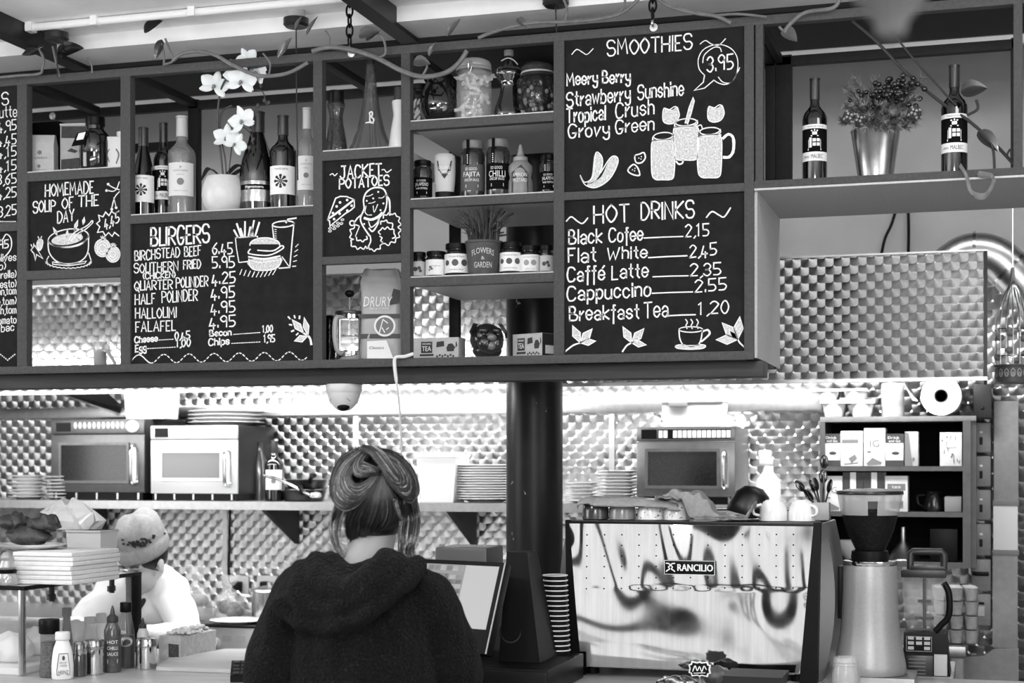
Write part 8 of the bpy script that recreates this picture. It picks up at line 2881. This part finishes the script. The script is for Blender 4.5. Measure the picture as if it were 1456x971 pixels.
# dark lower back of the head narrowing to the nape
locks([hz((578, 205), (530, 270), (482, 330), (462, 390), (478, 440)), hz((588, 210), (556, 280), (520, 340), (500, 400), (500, 452)), hz((596, 212), (584, 280), (570, 340), (552, 390), (540, 424)), hz((604, 212), (622, 280), (634, 340), (620, 384), (590, 404)),
       hz((610, 214), (650, 270), (672, 330), (664, 376), (640, 400)), hz((690, 260), (706, 310), (706, 352), (690, 384), (660, 410))], 420, .0018, (.95, 1.0), .008, (12, 2.2, .4, 0), 1.6)
locks([hz((492, 380), (486, 420), (482, 452)), hz((530, 385), (522, 424), (512, 452)), hz((580, 380), (572, 412), (560, 436)), hz((628, 372), (622, 404), (610, 424))], 90, .0011, (.90, .94), .0, (8, 3, 1, 0), 2.2)
# loose strands at both sides
locks([hz((430, 296), (412, 360), (406, 410), (418, 462), (446, 500)), hz((470, 322), (446, 368), (440, 410), (446, 460), (458, 496))], 60, .0014, (1.0, 1.04), .0, (2, 3, 3, 1.5), 1.3, True)
locks([hz((640, 296), (650, 340), (672, 378), (700, 392), (712, 430)), hz((650, 300), (664, 346), (686, 380), (708, 396), (716, 440))], 30, .0016, (1.03, 1.06), .0, (1, 2, 3, 3), 1.0)
locks([hz((648, 300), (664, 370), (660, 430), (664, 490), (676, 520)), hz((690, 300), (706, 370), (700, 440), (690, 490), (694, 545)), hz((722, 290), (734, 360), (728, 430), (712, 470), (724, 510))], 110, .0013, (1.0, 1.05), .0, (3, 3, 2.4, 1.2), 1.8, True)
for k in range(26):       # fly-away hairs
    a_ = rnd.uniform(-.2, pi + .2)
    c0 = Vector((533 + 62 * cos(a_), 700 - 64 * sin(a_), 0))
    d0 = Vector((rnd.gauss(0, 10), rnd.gauss(-3, 7), 0))
    g.mi = rnd.choice((1, 2))
    g.tube(smooth([on_head(c0.x, c0.y, 1.0), on_head(c0.x + d0.x * .5, c0.y + d0.y * .5 - 3, 1.07), on_head(c0.x + d0.x, c0.y + d0.y, 1.09)], 3), .0007, 4)
g.done('hair_locks', M_HAIR, wm, world=True, smooth_angle=80)

# ---------------------------------------------------------------- cook bending over the case
YC = 5.36
ck0 = P(205, 900, 5.6)
cp = thing('person', 'person in a pale knitted hat and white top bending down behind the display case', 'person', (ck0.x, 5.6, 0))
hh_ = P(205, 797, YC)
nb = P(208, 834, 5.44)
s1, s2 = P(243, 842, 5.44), P(160, 842, 5.40)
e1, e2 = P(262, 905, 5.36), P(113, 897, 5.26)
h1, h2 = P(206, 903, 5.16), P(160, 898, 5.14)
hip = Vector((ck0.x - .05, 5.66, .90))
fd = Vector((-.22, -.86, -.46)).normalized()           # where the face looks: towards the camera and down
sd = Vector((0, 0, 1)).cross(fd).normalized()
up_ = fd.cross(sd).normalized()
hq = lambda x, y, z: hh_ + sd * x + fd * y + up_ * z
g = MB()
g.ball(hq(0, -.01, .02), .078, .088, .090, 24, 16)
g.ball(hq(0, .035, -.045), .058, .056, .070, 20, 14)
g.ball(hq(0, .080, -.088), .026, .022, .020, 12, 8)
limb(g, [hq(0, .088, .010), hq(0, .106, -.014), hq(0, .110, -.032)], [.008, .012, .015], 10)
g.ball(hq(0, .088, -.062), .024, .010, .007, 12, 8)
for s_ in (-1, 1):
    g.ball(hq(s_ * .080, .0, -.02), .009, .02, .03, 12, 8)
    g.ball(hq(s_ * .032, .078, .014), .020, .013, .009, 10, 6)
limb(g, [hq(0, -.02, -.04), nb + Vector((0, .02, .01)), nb + Vector((0, .06, -.06))], [.052, .054, .07], 18)
limb(g, [nb + Vector((0, .06, -.05)), (nb + hip) / 2 + Vector((0, .03, .03)), hip], [.11, .125, .13], 22)
limb(g, [s1 + Vector((-.02, 0, 0)), e1, h1], [.052, .042, .028])
limb(g, [s2 + Vector((.02, 0, 0)), e2, h2], [.052, .042, .028])
for s_ in (-1, 1):
    limb(g, [hip + Vector((s_ * .085, 0, -.02)), Vector((ck0.x - .05 + s_ * .09, 5.60, .48)), Vector((ck0.x - .05 + s_ * .09, 5.62, .09))], [.092, .06, .042])
    limb(g, [Vector((ck0.x - .05 + s_ * .09, 5.63, .04)), Vector((ck0.x - .05 + s_ * .10, 5.47, .032))], [.038, .03])
hand(g, h1, Vector((-.6, -.8, -.1)), Vector((0, 0, 1)), Vector((-.8, .6, 0)), .35)
hand(g, h2, Vector((.5, -.85, -.1)), Vector((0, 0, 1)), Vector((.85, .5, 0)), .35)
M_SKIN2 = mat(.70, .5, name='pale_skin')
fuse(g.done('body', M_SKIN2, cp, world=True), .0055, 3)
e = MB()
for s_ in (-1, 1): e.ball(hq(s_ * .032, .083, .0), .012, .008, .004, 12, 8).tube(smooth([hq(s_ * .016, .089, .020), hq(s_ * .034, .090, .026), hq(s_ * .052, .080, .020)], 3), .0035, 6)
e.tube(smooth([hq(-.022, .094, -.060), hq(0, .099, -.061), hq(.022, .094, -.060)], 3), .003, 6)
e.done('brows_and_lids', mat(.22, .6, name='brow'), cp, world=True)
# white top
M_TEE = NT('white_cotton')
M_TEE.b.inputs['Base Color'].default_value = (.86, .86, .86, 1)
M_TEE.b.inputs['Roughness'].default_value = .8
M_TEE = M_TEE.m
g = MB()
limb(g, [nb + Vector((0, .075, -.06)), (nb + hip) / 2 + Vector((0, .03, .03)), hip], [.135, .150, .155], 26)
limb(g, [s1 + Vector((-.03, .01, .0)), s1.lerp(e1, .5) + Vector((.012, 0, 0)), e1, e1.lerp(h1, .5), e1.lerp(h1, .9)], [.075, .068, .058, .050, .042], 20)
limb(g, [s2 + Vector((.03, .01, .0)), s2.lerp(e2, .5) + Vector((-.01, 0, 0)), e2, e2.lerp(h2, .5), e2.lerp(h2, .9)], [.075, .066, .058, .050, .042], 20)
limb(g, [s1, (s1 + s2) / 2 + Vector((0, .04, .005)), s2], [.075, .085, .075], 20)
fuse(g.done('white_top', M_TEE, cp, world=True), .008, 5, .009, 14)
g = MB()
limb(g, [nb + sd * .055 + fd * .02 + Vector((0, 0, .012)), nb + fd * .07 + Vector((0, 0, -.055)), nb - sd * .055 + fd * .02 + Vector((0, 0, .012))], [.012, .014, .012], 10)
g.done('neckline', mat(.16, .8, name='dark_neckline'), cp, world=True, smooth_angle=80)
g = MB()
for s_ in (-1, 1): limb(g, [hip + Vector((s_ * .06, 0, -.01)), hip + Vector((s_ * .09, -.01, -.1)), Vector((ck0.x - .05 + s_ * .092, 5.60, .48)), Vector((ck0.x - .05 + s_ * .092, 5.62, .10))], [.125, .11, .08, .065])
fuse(g.done('trousers', mat(.2, .8, name='cook_trousers'), cp, world=True), .012, 4, .004, 10)
# hair edge and the hat
g = MB()
g.ball(hq(0, -.016, .022), .086, .096, .088, 24, 16)
fuse(g.done('hair', M_HAIR[0], cp, world=True), .008, 2)
g = MB()
HT = Matrix.Translation(hq(0, -.016, .040)) @ Matrix((sd.to_4d(), fd.to_4d(), up_.to_4d(), (0, 0, 0, 1))).transposed()
HT = Matrix(((sd.x, fd.x, up_.x, hq(0, -.016, .03).x), (sd.y, fd.y, up_.y, hq(0, -.016, .03).y), (sd.z, fd.z, up_.z, hq(0, -.016, .03).z), (0, 0, 0, 1)))
rings = []
for z, rx, ry, k_ in ((-.006, .094, .104, .01), (.004, .099, .110, .01), (.030, .098, .108, .012), (.046, .096, .105, .012), (.050, .091, .100, .012), (.058, .093, .102, .02), (.085, .094, .102, .035), (.112, .086, .094, .05), (.135, .066, .074, .08), (.148, .036, .042, .12), (.150, .008, .010, .1)):
    rings.append([HT @ Vector((rx * (1 + k_ * sin(5 * a + z * 40)) * cos(a) + (.010 if z > .06 else 0) * -1, ry * (1 + k_ * sin(4 * a + 1)) * sin(a) - (z * .18), z + k_ * .05 * sin(3 * a))) for a in [2 * pi * i / 44 for i in range(44)]])
g.loft(rings)
hat = g.done('knitted_hat', mat(.55, .9, 0, .14, 60, .6, 220, name='hat_wool'), cp, world=True, smooth_angle=70)
g = MB()
for k in range(46):
    a = rnd.gauss(pi * .22, .34)
    z = .060 + .030 * rnd.random() + .02 * (a - pi * .22)
    p = HT @ Vector((.0985 * cos(a) - .004, .108 * sin(a) - z * .18, z))
    g.ball(p, .0065, .004, .0045, 7, 5)
g.done('embroidery', mat(.12, .8, name='embroidery'), hat, smooth_angle=60).location = -Vector(cp.location)
